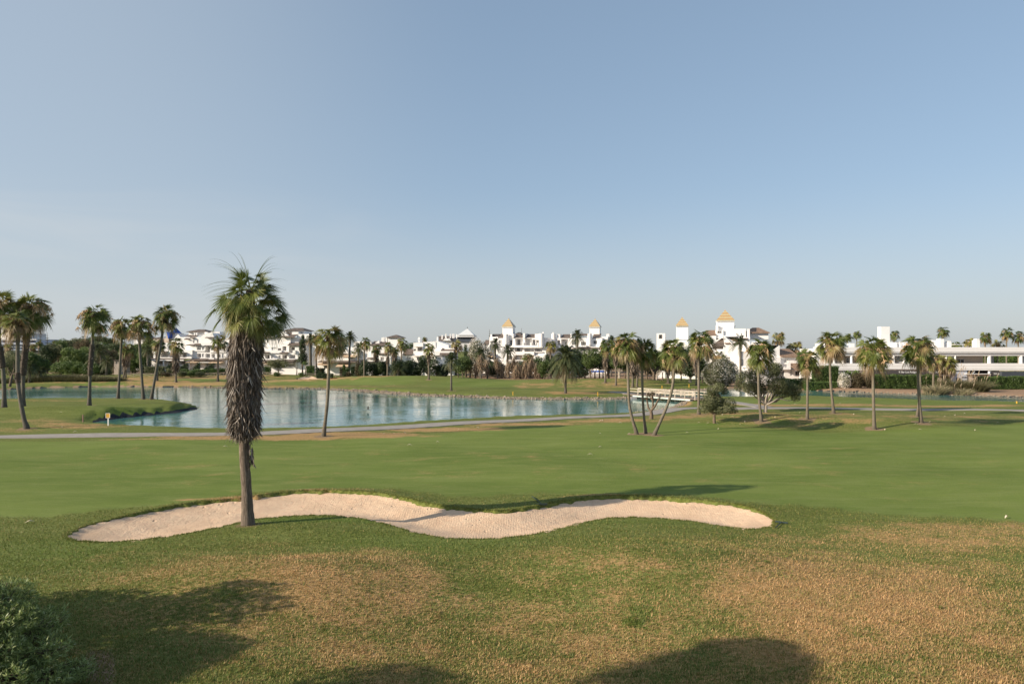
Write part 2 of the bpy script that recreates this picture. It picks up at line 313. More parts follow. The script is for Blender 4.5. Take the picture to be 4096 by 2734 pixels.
FARB = [[(1160, 1516), (1180, 1512), (1207, 1508), (1242, 1506), (1260, 1510), (1275, 1514), (1323, 1514), (1374, 1519), (1347, 1522), (1278, 1522), (1210, 1521)],
        [(182, 1489), (200, 1485), (235, 1485), (252, 1489), (225, 1491)], [(298, 1495), (340, 1491), (420, 1491), (478, 1489), (440, 1494), (360, 1496)]]
LAKE = poly(LAKE_PX, WZ); BUNK = smooth_poly(poly(BUNK_PX, -0.1)); FARP = [smooth_poly(poly(f, 0.3)) for f in FARB]
PATHS = [  # centre lines in photo columns/rows with width in metres
    ([(-900, 1763), (0, 1747), (446, 1741.5), (800, 1737), (1060, 1732), (1300, 1722), (1530, 1709), (1760, 1695), (2000, 1681), (2271, 1669), (2420, 1665), (2540, 1659), (2640, 1648), (2710, 1636), (2790, 1632), (2925, 1634), (3060, 1632.5), (3487, 1634.5), (3767, 1636.5), (4095, 1640), (4700, 1650)], 2.9),
    ([(2792, 1588), (2850, 1599), (2929, 1610), (2990, 1619), (3060, 1629)], 2.6), ([(2440, 1569), (2490, 1571), (2538, 1574.5)], 2.4)]
def centre(pts, n):
    return spline(poly(pts), n)
PC = [centre(p, 90 if i == 0 else 16) for i, (p, w_) in enumerate(PATHS)]
def ribbon_poly(c, w_):
    t = np.gradient(c, axis=0); t /= np.linalg.norm(t, axis=1, keepdims=True) + 1e-9; nn = np.stack([-t[:, 1], t[:, 0]], 1) * w_ / 2
    return c + nn, c - nn
PP = []
for c, (p, w_) in zip(PC, PATHS):
    a, b = ribbon_poly(c, w_); PP.append(np.vstack([a, b[::-1]]))
def G0(px, py): x, y = plane_xy(px, py); return float(x), float(y)
MOUNDS = [(1180, 2360, 6.0, 3.4, 0.95), (2600, 2280, 5.5, 3.4, 0.8), (3500, 2420, 8, 5, 0.45), (1950, 2450, 4, 3, -0.25), (1230, 2130, 4.0, 2.0, 0.22), (2560, 2120, 4.5, 2.0, 0.18),
          (300, 1652, 15, 5, 0.95), (570, 1628, 9, 4.5, 0.6), (120, 1700, 7, 4, 0.4), (3060, 1690, 6, 3.5, 0.6), (3330, 1690, 8, 4, 0.4), (3560, 1705, 7, 4, 0.7), (3850, 1690, 9, 4, 0.4), (2870, 1682, 6, 3.5, 0.35),
          (1540, 1525, 22, 9, 1.15), (1720, 1530, 20, 9, 0.95), (700, 1525, 24, 9, 0.6), (360, 1530, 16, 7, 0.9), (1050, 1508, 20, 10, 0.8), (2310, 1535, 18, 9, 1.1), (2560, 1540, 14, 8, 0.9), (1830, 1560, 16, 7, 0.6), (2050, 1568, 14, 5, 0.35), (560, 1505, 15, 9, 0.7)]
MW = [(*G0(a, b), rx, ry, h) for a, b, rx, ry, h in MOUNDS]
def base_h(x, y):
    z = 0.07 * np.sin(x * 0.31 + 1.3) * np.sin(y * 0.27) + 0.05 * np.sin(x * 0.13 - y * 0.09)
    for mx_, my, rx, ry, h in MW: z = z + h * np.exp(-((x - mx_) / rx) ** 2 - ((y - my) / ry) ** 2)
    return z
def sand_h(x, y, d, b):
    return b - 0.13 - 0.30 * sstep(0, 2.6, -d) + 0.10 * sstep(0.6, 0.0, -d)
def terrain(x, y, full=False):
    x = np.atleast_1d(np.asarray(x, float)); y = np.atleast_1d(np.asarray(y, float))
    b = base_h(x, y); dl = sdf(x, y, LAKE, 14); z = b
    wob = 0.25 * np.sin(x * 1.7) * np.sin(y * 1.1 + x * 0.4) + 0.12 * np.sin(x * 4.3 + y)
    dl2 = dl + wob * (np.abs(dl) < 3)
    z = np.where(dl2 > 0, WZ + (b - WZ) * sstep(-0.3, 2.6, dl2), WZ + (b - WZ) * sstep(-0.3, 2.6, dl2) - 0.5 * sstep(0, 4, -dl2) - 0.1 * sstep(0, 0.4, -dl2))
    ds = sdf(x, y, BUNK, 6); ds = ds + (0.05 * np.sin(x * 5.3 + y * 2) + 0.04 * np.sin(x * 11 - y * 7) + 0.05 * np.sin(y * 9 + x * 3)) * (np.abs(ds) < 1.5)
    z = z + 0.14 * sstep(1.8, 0.0, ds) * (ds > 0) * sstep(-2, 3, y - 36)
    ins = sstep(0.0, 0.22, -ds); z = np.where(ds < 0, (z + 0.14 * sstep(-2, 3, y - 36)) * (1 - ins) + ins * (sand_h(x, y, ds, b) - 0.12), z)
    df = np.full(x.shape, 6.0)
    for f in FARP: df = np.minimum(df, sdf(x, y, f, 6))
    z = z - 0.35 * sstep(0.3, -1.2, df)
    dp = np.full(x.shape, 6.0)
    for f in PP: dp = np.minimum(dp, sdf(x, y, f, 6))
    z = z - 0.07 * sstep(0.1, -0.3, dp)
    if full: return z, dl2, ds, df, dp, b
    return z
def gp(px, py):
    z = 0.0
    for _ in range(14):
        Y = (CH - z) * F / (py - HZ); X = (px - CX) / F * Y; z = 0.5 * z + 0.5 * float(terrain(X, Y)[0])
    return V3(X, Y, z)
def gz(x, y): return float(terrain(x, y)[0])

def rows_cols():
    ys = list(np.linspace(-60, 12, 30)); py = 3400.0
    while py > 1640: ys.append(CH * F / (py - HZ)); py -= 1.5 if py > 1965 and py < 2200 else 6.0 if py > 1900 else 4.0
    while py > 1480: ys.append(CH * F / (py - HZ)); py -= 1.6
    y = CH * F / (py - HZ)
    while y < 5000: ys.append(y); y *= 1.06
    ys = np.array(sorted(set(ys))); u = np.concatenate([np.linspace(-3.2, -0.95, 60)[:-1], np.linspace(-0.95, 0.95, 880), np.linspace(0.95, 3.2, 60)[1:]])
    return ys, u
ys, us = rows_cols()
Wd = np.sqrt(ys ** 2 + 14.0 ** 2)
GX = us[None] * Wd[:, None]; GY = np.repeat(ys[:, None], len(us), 1)
gzv, g_dl, g_ds, g_df, g_dp, g_b = terrain(GX.ravel(), GY.ravel(), True)
x, y = GX.ravel(), GY.ravel()
ysafe = np.maximum(y, 14.0); PX = CX + x / ysafe * F; PY = HZ + CH / ysafe * F
FT = ([-2000, 0, 800, 1300, 1700, 2000, 2300, 2430, 2600, 2800, 3000, 3300, 3700, 4096, 6000], [1768, 1765, 1762, 1757, 1737, 1712, 1700, 1690, 1698, 1698, 1712, 1728, 1722, 1700, 1690])
FB = ([-2000, 200, 617, 975, 1332, 1600, 1845, 2266, 2649, 3032, 3300, 4096, 6000], [2085, 2061, 2019, 1977, 1958, 1967, 1982, 1971, 1980, 2007, 2030, 2085, 2150])
def fairmask(PX, PY):
    t = np.interp(PX, *FT); b = np.interp(PX, *FB) + 5 * np.sin(PX * .011) + 3 * np.sin(PX * .043); f = sstep(-3, 3, PY - t) * sstep(12, -12, PY - b)
    f = np.maximum(f, 0.85 * sstep(1519, 1523, PY) * sstep(1541, 1538, PY) * sstep(270, 330, PX) * sstep(1700, 1600, PX))
    f = np.maximum(f, 0.8 * np.exp(-((PX - 1900) / 190) ** 4 - ((PY - 1541) / 9) ** 4))
    f = np.maximum(f, 0.7 * np.exp(-((PX - 3500) / 900) ** 6 - ((PY - 1606) / 9) ** 4)); return f
DRY = [(2048, 1860, 3000, 120, .13), (2100, 2560, 1900, 190, .38), (1000, 2330, 800, 130, .32), (2500, 2330, 800, 90, .32), (3300, 2250, 900, 120, .30), (1350, 2400, 450, 150, .60), (1480, 2250, 300, 60, .32), (3450, 2480, 800, 230, .72), (3750, 2160, 480, 75, .55), (3200, 2170, 260, 40, .42), (2650, 2480, 420, 110, .45), (700, 2400, 350, 60, .25), (1600, 2620, 500, 100, .45), (2200, 2650, 600, 70, .5), (3900, 2650, 500, 150, .5),
       (1100, 2210, 200, 40, .22), (1000, 1750, 380, 8, 1), (1400, 1737, 300, 11, 1), (1750, 1714, 260, 9, .9), (2100, 1694, 260, 8, .8), (2450, 1683, 180, 7, .8), (2750, 1672, 170, 12, .75), (2950, 1655, 160, 10, .65), (3150, 1672, 260, 16, .55), (3350, 1680, 650, 34, .42), (2800, 1668, 300, 20, .4), (3500, 1695, 300, 20, .42), (3900, 1672, 260, 14, .42), (560, 1758, 260, 3.5, .7),
       (130, 1690, 130, 14, .6), (330, 1708, 200, 10, .55), (60, 1720, 150, 10, .35), (380, 1526, 330, 9, 1.0), (760, 1535, 300, 6, .75), (1100, 1543, 200, 4, .5), (1450, 1545, 250, 5, .35), (2140, 1545, 90, 7, .5), (2300, 1574, 150, 5, .8), (2000, 1526, 260, 3, .85), (2430, 1545, 240, 8, .45), (2380, 1562, 200, 5, .4), (3250, 1620, 420, 4.5, .8), (3800, 1622, 420, 4, .75), (1200, 1528, 260, 4, .7), (1500, 1527, 120, 2.5, .6), (800, 1512, 350, 5, .7), (2740, 1610, 30, 14, .9), (2850, 1618, 80, 5, .5),
       (950, 2000, 260, 12, .55), (1350, 1970, 260, 7, .4), (2400, 1983, 180, 6, .3), (200, 1600, 300, 4, .3), (1700, 1820, 500, 25, .16), (850, 1960, 160, 14, .18), (2900, 1800, 700, 25, .10), (3700, 1990, 500, 30, .12)]
def drymask(PX, PY):
    PX = np.clip(PX, -1000, 5000); PY = np.clip(PY, 0, 2690)        # the turf keeps its pattern up to and behind the camera
    d = np.zeros(PX.shape)
    for a, b, rx, ry, k in DRY: d = np.maximum(d, k * np.exp(-(np.abs((PX - a) / rx)) ** 3 - (np.abs((PY - b) / ry)) ** 3))
    return d
def lushmask(PX, PY):
    d = np.zeros(PX.shape)
    for a, b, rx, ry, k in [(2540, 2500, 90, 35, 1), (2350, 2280, 200, 90, .4), (600, 1660, 260, 24, .9), (1650, 2200, 350, 60, .6), (300, 2230, 400, 70, .7), (2870, 1704, 260, 5, 1), (1250, 2090, 350, 14, .8), (1950, 2185, 250, 12, .6), (2550, 2095, 250, 10, .5), (2560, 2250, 180, 40, .4)]: d = np.maximum(d, k * np.exp(-(np.abs((PX - a) / rx)) ** 3 - (np.abs((PY - b) / ry)) ** 3))
    return d
fair = fairmask(PX, PY); dry = drymask(PX, PY); lush = lushmask(PX, PY)
dirt = sstep(2880, 2960, PX) * sstep(0.4, 0.8, g_dl) * sstep(1572 + (PX - 3480) * 0.02, 1560, PY - np.clip(PX - 3500, 0, 700) * 0.03) * sstep(1500, 1540, PY)
dirt = np.maximum(dirt, sstep(1519, 1516, PY) * sstep(1450, 1490, PY) * sstep(1840, 1900, PX) * sstep(2700, 2600, PX))
dirt = np.maximum(dirt, 0.9 * sstep(1501, 1497, PY) * sstep(1440, 1480, PY) * sstep(430, 560, PX) * sstep(1480, 1400, PX))
dirt = np.maximum(dirt, 0.8 * sstep(1.6, 0.5, g_dl) * (g_dl > -2) * sstep(120, 135, y))
dirt = np.maximum(dirt, 0.75 * np.exp(-((PX - 400) / 70) ** 4 - ((PY - 2690) / 80) ** 4))
liner = sstep(1.3, 0.6, g_dl) * (np.sin(x * 0.21) + np.sin(x * 0.57 + 1) > 0.3 - 1.2 * sstep(700, 400, PX)) * sstep(105, 112, y) * sstep(-0.35, 0.0, 0.35 - g_dl + 0.3 * np.sin(x * 1.9))
liner = np.maximum(liner, sstep(1.0, 0.6, g_dl) * sstep(830, 780, PX) * sstep(340, 400, PX) * sstep(1615, 1622, PY) * sstep(1692, 1684, PY))
pz = gzv.reshape(GX.shape)
n_r, n_c = GX.shape; i = np.arange(n_r - 1)[:, None] * n_c; j = np.arange(n_c - 1)[None]
Q = np.stack([i + j, i + j + 1, i + n_c + j + 1, i + n_c + j], -1).reshape(-1, 4)
def ground_mat():
    m, n, p, o = mat('turf'); tcn = n.nodes.new('ShaderNodeTexCoord').outputs['Object']
    big = noise(n, 0.10, 4, 0.6, tcn, (0.6, 1, 1)); mid = noise(n, 0.8, 5, 0.62, tcn, (0.5, 1.0, 1)); fine = noise(n, 7.0, 4, 0.7, tcn, (0.8, 1.2, 1)); vf = noise(n, 30, 3, 0.7, tcn)
    fr = attr(n, 'fair'); dr = attr(n, 'dry'); lu = attr(n, 'lush')
    g = ramp(n, big, [(0.3, (0.080, 0.132, 0.018)), (0.7, (0.175, 0.228, 0.050))])
    g = mixc(n, math_(n, 'MULTIPLY', mid, 0.45), g, (0.185, 0.210, 0.058))
    rg = mixc(n, ss(n, fine, 0.35, 0.7), (0.070, 0.090, 0.016), (0.215, 0.200, 0.062))
    g = mixc(n, math_(n, 'MULTIPLY', math_(n, 'SUBTRACT', 1.0, fr), 0.65), g, rg)
    g = mixc(n, math_(n, 'MULTIPLY', lu, 0.7), g, (0.105, 0.170, 0.026))
    streak = noise(n, 0.45, 7, 0.75, tcn, (0.4, 1.5, 1))
    g = mixc(n, math_(n, 'MULTIPLY', ss(n, streak, 0.42, 0.7), 0.6), g, (0.205, 0.235, 0.072))
    dk = noise(n, 0.16, 6, 0.7, tcn, (0.35, 1.6, 1)); g = mixc(n, math_(n, 'MULTIPLY', ss(n, dk, 0.55, 0.75), 0.45), g, (0.070, 0.120, 0.018))
    wide = noise(n, 0.28, 5, 0.65, tcn)
    g = mixc(n, 0.35, g, ramp(n, vf, [(0.3, (0.36, 0.36, 0.36)), (0.7, (0.64, 0.64, 0.64))]), 'OVERLAY'); g = mixc(n, 0.3, g, ramp(n, fine, [(0.3, (0.38, 0.38, 0.38)), (0.7, (0.62, 0.62, 0.62))]), 'OVERLAY')
    nz = math_(n, 'ADD', math_(n, 'ADD', math_(n, 'MULTIPLY', math_(n, 'SUBTRACT', wide, 0.5), 2.1), math_(n, 'MULTIPLY', math_(n, 'SUBTRACT', mid, 0.5), 1.1)), math_(n, 'MULTIPLY', math_(n, 'SUBTRACT', fine, 0.5), math_(n, 'SUBTRACT', 1.9, math_(n, 'MULTIPLY', fr, 1.2))))
    dm = ss(n, math_(n, 'ADD', dr, math_(n, 'MULTIPLY', nz, math_(n, 'MINIMUM', math_(n, 'ADD', math_(n, 'MULTIPLY', dr, 3.0), 0.25), 1.0))), 0.18, 0.72)
    dc = ramp(n, fine, [(0.25, (0.25, 0.175, 0.075)), (0.5, (0.41, 0.25, 0.11)), (0.75, (0.53, 0.34, 0.17))])
    c = mixc(n, math_(n, 'MULTIPLY', dm, 0.9), g, dc)
    di = ss(n, math_(n, 'ADD', attr(n, 'dirt'), math_(n, 'MULTIPLY', math_(n, 'SUBTRACT', mid, 0.5), 0.5)), 0.3, 0.6)
    c = mixc(n, di, c, ramp(n, fine, [(0.3, (0.22, 0.14, 0.085)), (0.7, (0.42, 0.285, 0.185))]))
    li = ss(n, attr(n, 'liner'), 0.4, 0.6); c = mixc(n, li, c, (0.028, 0.030, 0.036))
    sk = ss(n, attr(n, 'scorch'), 0.3, 0.8); c = mixc(n, sk, c, (0.27, 0.19, 0.11))
    n.links.new(c, p.inputs['Base Color']); p.inputs['Roughness'].default_value = 0.95; p.inputs['Specular IOR Level'].default_value = 0.12
    h = math_(n, 'ADD', math_(n, 'MULTIPLY', fine, math_(n, 'SUBTRACT', 1.15, fr)), math_(n, 'MULTIPLY', vf, 0.35))
    h = math_(n, 'ADD', h, math_(n, 'MULTIPLY', mid, 0.9)); bump(n, p, h, 0.55, 0.12); return m
M['turf'] = ground_mat()
PALM_FEET = []          # filled in below so the scorched soil rings sit round each trunk
GROUND = dict(V=np.stack([x, y, gzv], 1), Q=Q, x=x, y=y, attrs=dict(fair=fair, dry=dry, lush=lush, dirt=dirt, liner=liner))
# lake
def water_mat():
    m, n, p, o = mat('lake_water'); tcn = n.nodes.new('ShaderNodeTexCoord').outputs['Object']
    a = noise(n, 0.9, 4, 0.6, tcn, (1, 0.55, 1)); b = noise(n, 4.0, 3, 0.6, tcn, (1, 0.6, 1)); c = noise(n, 0.05, 3, 0.5, tcn)
    col = ramp(n, c, [(0.35, (0.055, 0.165, 0.155)), (0.65, (0.080, 0.215, 0.195))])
    n.links.new(col, p.inputs['Base Color']); p.inputs['Roughness'].default_value = 0.06; p.inputs['IOR'].default_value = 1.333
    h = math_(n, 'ADD', math_(n, 'MULTIPLY', a, 1.0), math_(n, 'MULTIPLY', b, 0.25)); h = math_(n, 'MULTIPLY', h, ss(n, noise(n, 0.06, 3, 0.6, tcn, (0.5, 1.4, 1)), 0.15, 0.75))
    bump(n, p, h, 0.16, 0.30); return m
M['water'] = water_mat()
lx0, ly0 = LAKE.min(0) - 8; lx1, ly1 = LAKE.max(0) + 8
def wet(px_, py_): return None
# grid of water quads kept near the lake only
gx = np.arange(lx0, lx1, 3.0); gy = np.arange(ly0, ly1, 3.0); XX, YY = np.meshgrid(gx, gy); dW = sdf(XX.ravel() + 1.5, YY.ravel() + 1.5, LAKE, 14).reshape(XX.shape)
nx = len(gx); ii, jj = np.where(dW[:-1, :-1] < 4.5); vi = ii * nx + jj
WQ = np.stack([vi, vi + 1, vi + nx + 1, vi + nx], 1); used, inv = np.unique(WQ, return_inverse=True)
WV = np.stack([XX.ravel(), YY.ravel(), np.full(XX.size, WZ)], 1)[used]
tag(mesh('lake_water', WV, [inv.reshape(-1, 4)], M['water'], smooth=True), 'rippled blue green lake winding through the golf course', None, None, 'structure')
# sand
def sand_mat():
    m, n, p, o = mat('sand'); tcn = n.nodes.new('ShaderNodeTexCoord').outputs['Object']
    a = noise(n, 0.5, 4, 0.6, tcn); b = noise(n, 5, 5, 0.7, tcn); c = noise(n, 14, 3, 0.7, tcn, (1, 2, 1))
    col = ramp(n, a, [(0.3, (0.62, 0.44, 0.295)), (0.7, (0.73, 0.535, 0.37))]); col = mixc(n, 0.4, col, ramp(n, b, [(0.3, (0.36, 0.35, 0.34)), (0.6, (0.56, 0.56, 0.56))]), 'OVERLAY')
    n.links.new(col, p.inputs['Base Color']); p.inputs['Roughness'].default_value = 0.95; p.inputs['Specular IOR Level'].default_value = 0.1
    wv = n.nodes.new('ShaderNodeTexWave'); wv.inputs['Scale'].default_value = 2.6; wv.inputs['Distortion'].default_value = 5.0; wv.inputs['Detail'].default_value = 3; wv.inputs['Detail Scale'].default_value = 0.6; n.links.new(tcn, wv.inputs[0])
    vo = n.nodes.new('ShaderNodeTexVoronoi'); vo.inputs['Scale'].default_value = 2.2; n.links.new(tcn, vo.inputs[0]); ft = ss(n, vo.outputs[0], 0.22, 0.08); sp = ss(n, noise(n, 0.45, 2, 0.5, tcn), 0.55, 0.65)
    hh = math_(n, 'ADD', math_(n, 'ADD', b, math_(n, 'MULTIPLY', c, 0.5)), math_(n, 'MULTIPLY', wv.outputs[0], 0.07)); hh = math_(n, 'SUBTRACT', hh, math_(n, 'MULTIPLY', math_(n, 'MULTIPLY', ft, sp), 1.4)); bump(n, p, hh, 0.7, 0.09); return m
M['sand'] = sand_mat()
def sand_sheet(pl, step, label, far):
    x0, y0 = pl.min(0) - 1; x1, y1 = pl.max(0) + 1; X_, Y_ = np.meshgrid(np.arange(x0, x1, step), np.arange(y0, y1, step)); X_f, Y_f = X_.ravel(), Y_.ravel()
    d = sdf(X_f, Y_f, pl, 6); b = base_h(X_f, Y_f)
    Z = (b - 0.35 * sstep(0.3, -1.2, d) + 0.10) if far else sand_h(X_f, Y_f, d, b) + 0.018 * np.sin(X_f * 2.1 + Y_f) * np.sin(Y_f * 2.7 - X_f) + 0.03 * np.random.default_rng(5).random(len(X_f)) * (np.sin(X_f * 0.7) > 0.2)
    nx = X_.shape[1]; I, J = np.where(d.reshape(X_.shape)[:-1, :-1] < (0.1 if far else 0.25)); v = I * nx + J
    q = np.stack([v, v + 1, v + nx + 1, v + nx], 1); u_, iv = np.unique(q, return_inverse=True)
    tag(mesh('sand_bunker', np.stack([X_f, Y_f, Z], 1)[u_], [iv.reshape(-1, 4)], M['sand'], smooth=True), label, 'sand bunker', None, 'structure')
sand_sheet(BUNK, 0.14, 'long S-curved bunker of pale pink sand beside the shaggy palm', False)
for f, l in zip(FARP, ['pale sand bunker on the far shore before the cypress and terraced houses', 'small sand bunker beyond the reeds near the far trees', 'thin strip of sand bunker below the dense woodland']): sand_sheet(f, 0.6, l, True)
# paths
M['path'] = simple('grey_path_concrete', (0.345, 0.31, 0.275), (0.26, 0.235, 0.21), 1.2, 0.9, 0.3)
for k, (c, (p_, w_)) in enumerate(zip(PC, PATHS)):
    c = spline(poly(p_), 320 if k == 0 else 40); w_ = w_ * (1 + 0.03 * np.sin(np.arange(len(c)) * 0.7))[:, None]; a, b = ribbon_poly(c, w_)
    mb = MB(); cols = [a + (b - a) * t for t in np.linspace(0, 1, 5)]
    Vt = [np.column_stack([q, terrain(q[:, 0], q[:, 1])[:] * 0 + base_h(q[:, 0], q[:, 1]) + 0.03]) for q in cols]
    if k: Vt = [np.column_stack([q[:, :2], np.maximum(q[:, 2], 0.10)]) if k == 1 else q for q in Vt]
    sk = [Vt[0] - [0, 0, 0.25]] + Vt + [Vt[-1] - [0, 0, 0.25]]; A = np.stack(sk, 1); m_, n_ = A.shape[:2]
    i = np.arange(m_ - 1)[:, None] * n_; j = np.arange(n_ - 1)[None]; q = np.stack([i + j, i + j + 1, i + n_ + j + 1, i + n_ + j], -1).reshape(-1, 4)
    tag(mesh('path', A.reshape(-1, 3), [q], M['path']), ['long pale cart path running along the near shore of the lake', 'short branch of pale path leading off the bridge', 'pale path stub reaching the far end of the bridge'][k], 'path', None, 'structure')
# ------------------------------------------------------------------ palms
UP = V3(0, 0, 1)
def fan_leaf(mb, rng, c, az, el, Lp, Rb, nseg, droop, dry, thick=1.0, wind=V3(0, 0, 0)):
    """one costapalmate leaf: petiole, then a fan of pleated segments whose tips hang"""
    d = V3(math.cos(az) * math.cos(el), math.sin(az) * math.cos(el), math.sin(el))
    t = np.linspace(0, 1, 5)[:, None]; pet = c + d * t * Lp - UP * (t ** 2) * Lp * 0.28 * (0.4 + math.cos(el)) * (1 + droop) + wind * t ** 2 * Lp * 0.3
    T = nrm(pet[-1] - pet[-3]); T = nrm(T + V3(math.cos(az) * 0.30, math.sin(az) * 0.30, -0.42 - 0.25 * droop) * (0.55 + 0.45 * max(math.sin(el), 0))); side = nrm(np.cross(d, UP) + 1e-4); wd = 0.022 * thick
    V = np.stack([pet - side * wd, pet + side * wd], 1).reshape(-1, 3); q = [(2 * k, 2 * k + 1, 2 * k + 3, 2 * k + 2) for k in range(4)]
    mb.add(V, q, tone=0.52 + 0.3 * dry)
    E = pet[-1]; roll = rng.normal(0, 0.45); Sd = nrm(side * math.cos(roll) + np.cross(T, side) * math.sin(roll)); N = np.cross(Sd, T)
    if N[2] < 0: N = -N
    spread = rng.uniform(1.7, 2.2) if dry < 0.8 else rng.uniform(0.5, 1.0); ph = np.linspace(-spread, spread, nseg)
    D = np.cos(ph)[:, None] * T + np.sin(ph)[:, None] * Sd + N * (0.10 + 0.22 * np.abs(np.sin(ph)))[:, None]; D = nrm(D)
    L_ = Rb * (1 - 0.22 * (np.abs(ph) / spread) ** 2) * rng.uniform(0.86, 1.06, nseg); ts = np.array([0.02, 0.38, 0.68, 1.0])
    dphi = 2 * spread / nseg; wdt = np.array([0.10, 0.36 * 1.3, 0.36 * 0.85, 0.03]) * dphi * 0.62
    perp = nrm(np.cross(D, N)); tw = rng.uniform(-0.55, 0.55, nseg)[:, None]; perp = nrm(perp * np.cos(tw) + N * np.sin(tw))
    dr = droop * rng.uniform(0.6, 1.4, nseg)
    pts = E + D[:, None] * (L_[:, None] * ts)[..., None] - UP * (dr[:, None] * L_[:, None] * np.maximum(ts - 0.35, 0) ** 1.6 * 1.3)[..., None] + wind * (L_[:, None] * ts ** 2 * 0.35)[..., None]
    off = perp[:, None] * (L_[:, None] * wdt)[..., None]
    V = np.stack([pts - off, pts + off], 2).reshape(-1, 3)       # seg, t, side
    b = np.arange(nseg)[:, None] * 8; k = np.arange(3)[None] * 2; q = np.stack([b + k, b + k + 1, b + k + 3, b + k + 2], -1).reshape(-1, 4)
    tn = np.clip(dry + rng.normal(0, 0.06, nseg)[:, None] + np.array([0.10, 0, 0.05, 0.28]) * (0.6 + dry), 0, 1)
    mb.add(V, q, tone=np.repeat(tn, 2, 1).ravel())
def hang_strips(mb, rng, pts, dirs, ln, wd, nsub, tone, curl=0.25):
    n = len(pts); t = np.linspace(0, 1, nsub); side = nrm(np.cross(dirs, rng.normal(0, 1, (n, 3)))); bend = rng.normal(0, curl, (n, 3)); bend[:, 2] *= 0.3
    c = pts[:, None] + (dirs * ln[:, None])[:, None] * t[None, :, None] + (bend * ln[:, None])[:, None] * (t ** 2)[None, :, None]
    w_ = wd[:, None] * np.array([0.5, 1, 0.8, 0.15])[:nsub] if nsub == 4 else wd[:, None] * np.array([0.8, 1, 0.15])
    V = np.stack([c - side[:, None] * w_[..., None], c + side[:, None] * w_[..., None]], 2).reshape(-1, 3)
    b = np.arange(n)[:, None] * 2 * nsub; k = np.arange(nsub - 1)[None] * 2; q = np.stack([b + k, b + k + 1, b + k + 3, b + k + 2], -1).reshape(-1, 4)
    mb.add(V, q, tone=np.repeat(tone, 2 * nsub))
def skirt(mb, rng, axis, rad, n, ln, wd, tonebias=0.0, out=0.12):
    """hanging dead leaves round an axis (k,3) with radius rad(k)"""
    u = rng.random(n); f = u * (len(axis) - 1); i = np.minimum(f.astype(int), len(axis) - 2); fr = (f - i)[:, None]
    c = axis[i] * (1 - fr) + axis[i + 1] * fr; r = (rad[i] * (1 - fr[:, 0]) + rad[i + 1] * fr[:, 0]) * rng.uniform(0.72, 1.04, n); a = rng.uniform(0, 2 * math.pi, n)
    ra = np.stack([np.cos(a), np.sin(a), np.zeros(n)], 1); p = c + ra * r[:, None]
    d = nrm(ra * rng.normal(out, 0.16, n)[:, None] + np.array([0, 0, -1.0]) + rng.normal(0, 0.10, (n, 3)))
    clump = 0.5 + 0.5 * np.sin(a * 5 + c[:, 2] * 4.1) * np.sin(c[:, 2] * 7.3 + a * 2)
    tn = np.clip(rng.beta(1.6, 2.2, n) * 0.75 + 0.22 * clump + tonebias, 0, 1)
    hang_strips(mb, rng, p, d, ln * rng.uniform(0.5, 1.25, n), wd * rng.uniform(0.5, 1.3, n), 4, tn)
def core(mb, axis, rad, tone=0.05):
    mb.tube(axis, rad * 0.74, 12, tone=tone)
def crown_fan(rng, c, Rc, n, nseg, dryb=0.0, up=1.0, wind=V3(0, 0, 0), thick=1.0, lowest=-0.95):
    mb = MB()
    for k in range(n):
        u = k / (n - 1); el = 1.12 - u * (1.12 - lowest) + rng.normal(0, 0.12); az = k * 2.39996 + rng.normal(0, 0.25)
        age = u; dry = np.clip(0.08 + 0.55 * max(0, age - 0.55) + rng.normal(0, 0.10) + dryb, 0.02, 0.9)
        if age > 0.55 and rng.random() < 0.35 + dryb: dry = rng.uniform(0.75, 1.0)
        elif rng.random() < 0.08 + 0.5 * dryb: dry = rng.uniform(0.55, 0.8)
        Lp = Rc * rng.uniform(0.40, 0.62) * (0.75 if el > 0.9 else 1.0); Rb = Rc * rng.uniform(0.42, 0.56)
        fan_leaf(mb, rng, c + V3(0, 0, -0.12 * Rc * u), az, el * up, Lp, Rb, nseg, 0.25 + 0.6 * age + (0.4 if dry > 0.7 else 0), dry, thick, wind)
    return mb
def stalks(rng, c, Rc, n, wind):
    mb = MB()
    for k in range(n):
        az = rng.uniform(0, 6.28); d = V3(math.cos(az) * 0.8, math.sin(az) * 0.8, rng.uniform(0.1, 0.8)); L_ = Rc * rng.uniform(0.55, 1.05); t = np.linspace(0, 1, 7)[:, None]
        p = c + d * t * L_ - UP * t ** 2 * L_ * 0.9 + wind * t ** 2 * L_ * 0.3; mb.tube(p, 0.016 * (1.2 - t[:, 0]), 3)
        nw = 60; i = rng.integers(2, 7, nw); q = p[i] + rng.normal(0, .04, (nw, 3)); dr = nrm(np.tile(V3(0, 0, -1), (nw, 1)) + rng.normal(0, 0.5, (nw, 3)) + wind * 0.4)
        hang_strips(mb, rng, q, dr, Rc * rng.uniform(0.12, 0.3, nw), np.full(nw, 0.012 + 0.008 * Rc), 3, np.full(nw, 0.5))
    return mb
def trunk_mesh(path, rads, n=10, flare=1.6, rough=None):
    k = len(path); t = np.linspace(0, 1, k); z = path[:, 2] - path[0, 2]
    rr = rads * (1 + (flare - 1) * np.exp(-z / 0.55)); mb = MB(); p = path.copy(); p[0, 2] -= 0.15
    mb.tube(p, rr, n, tone=0.55 * np.exp(-z / 1.6)); return mb
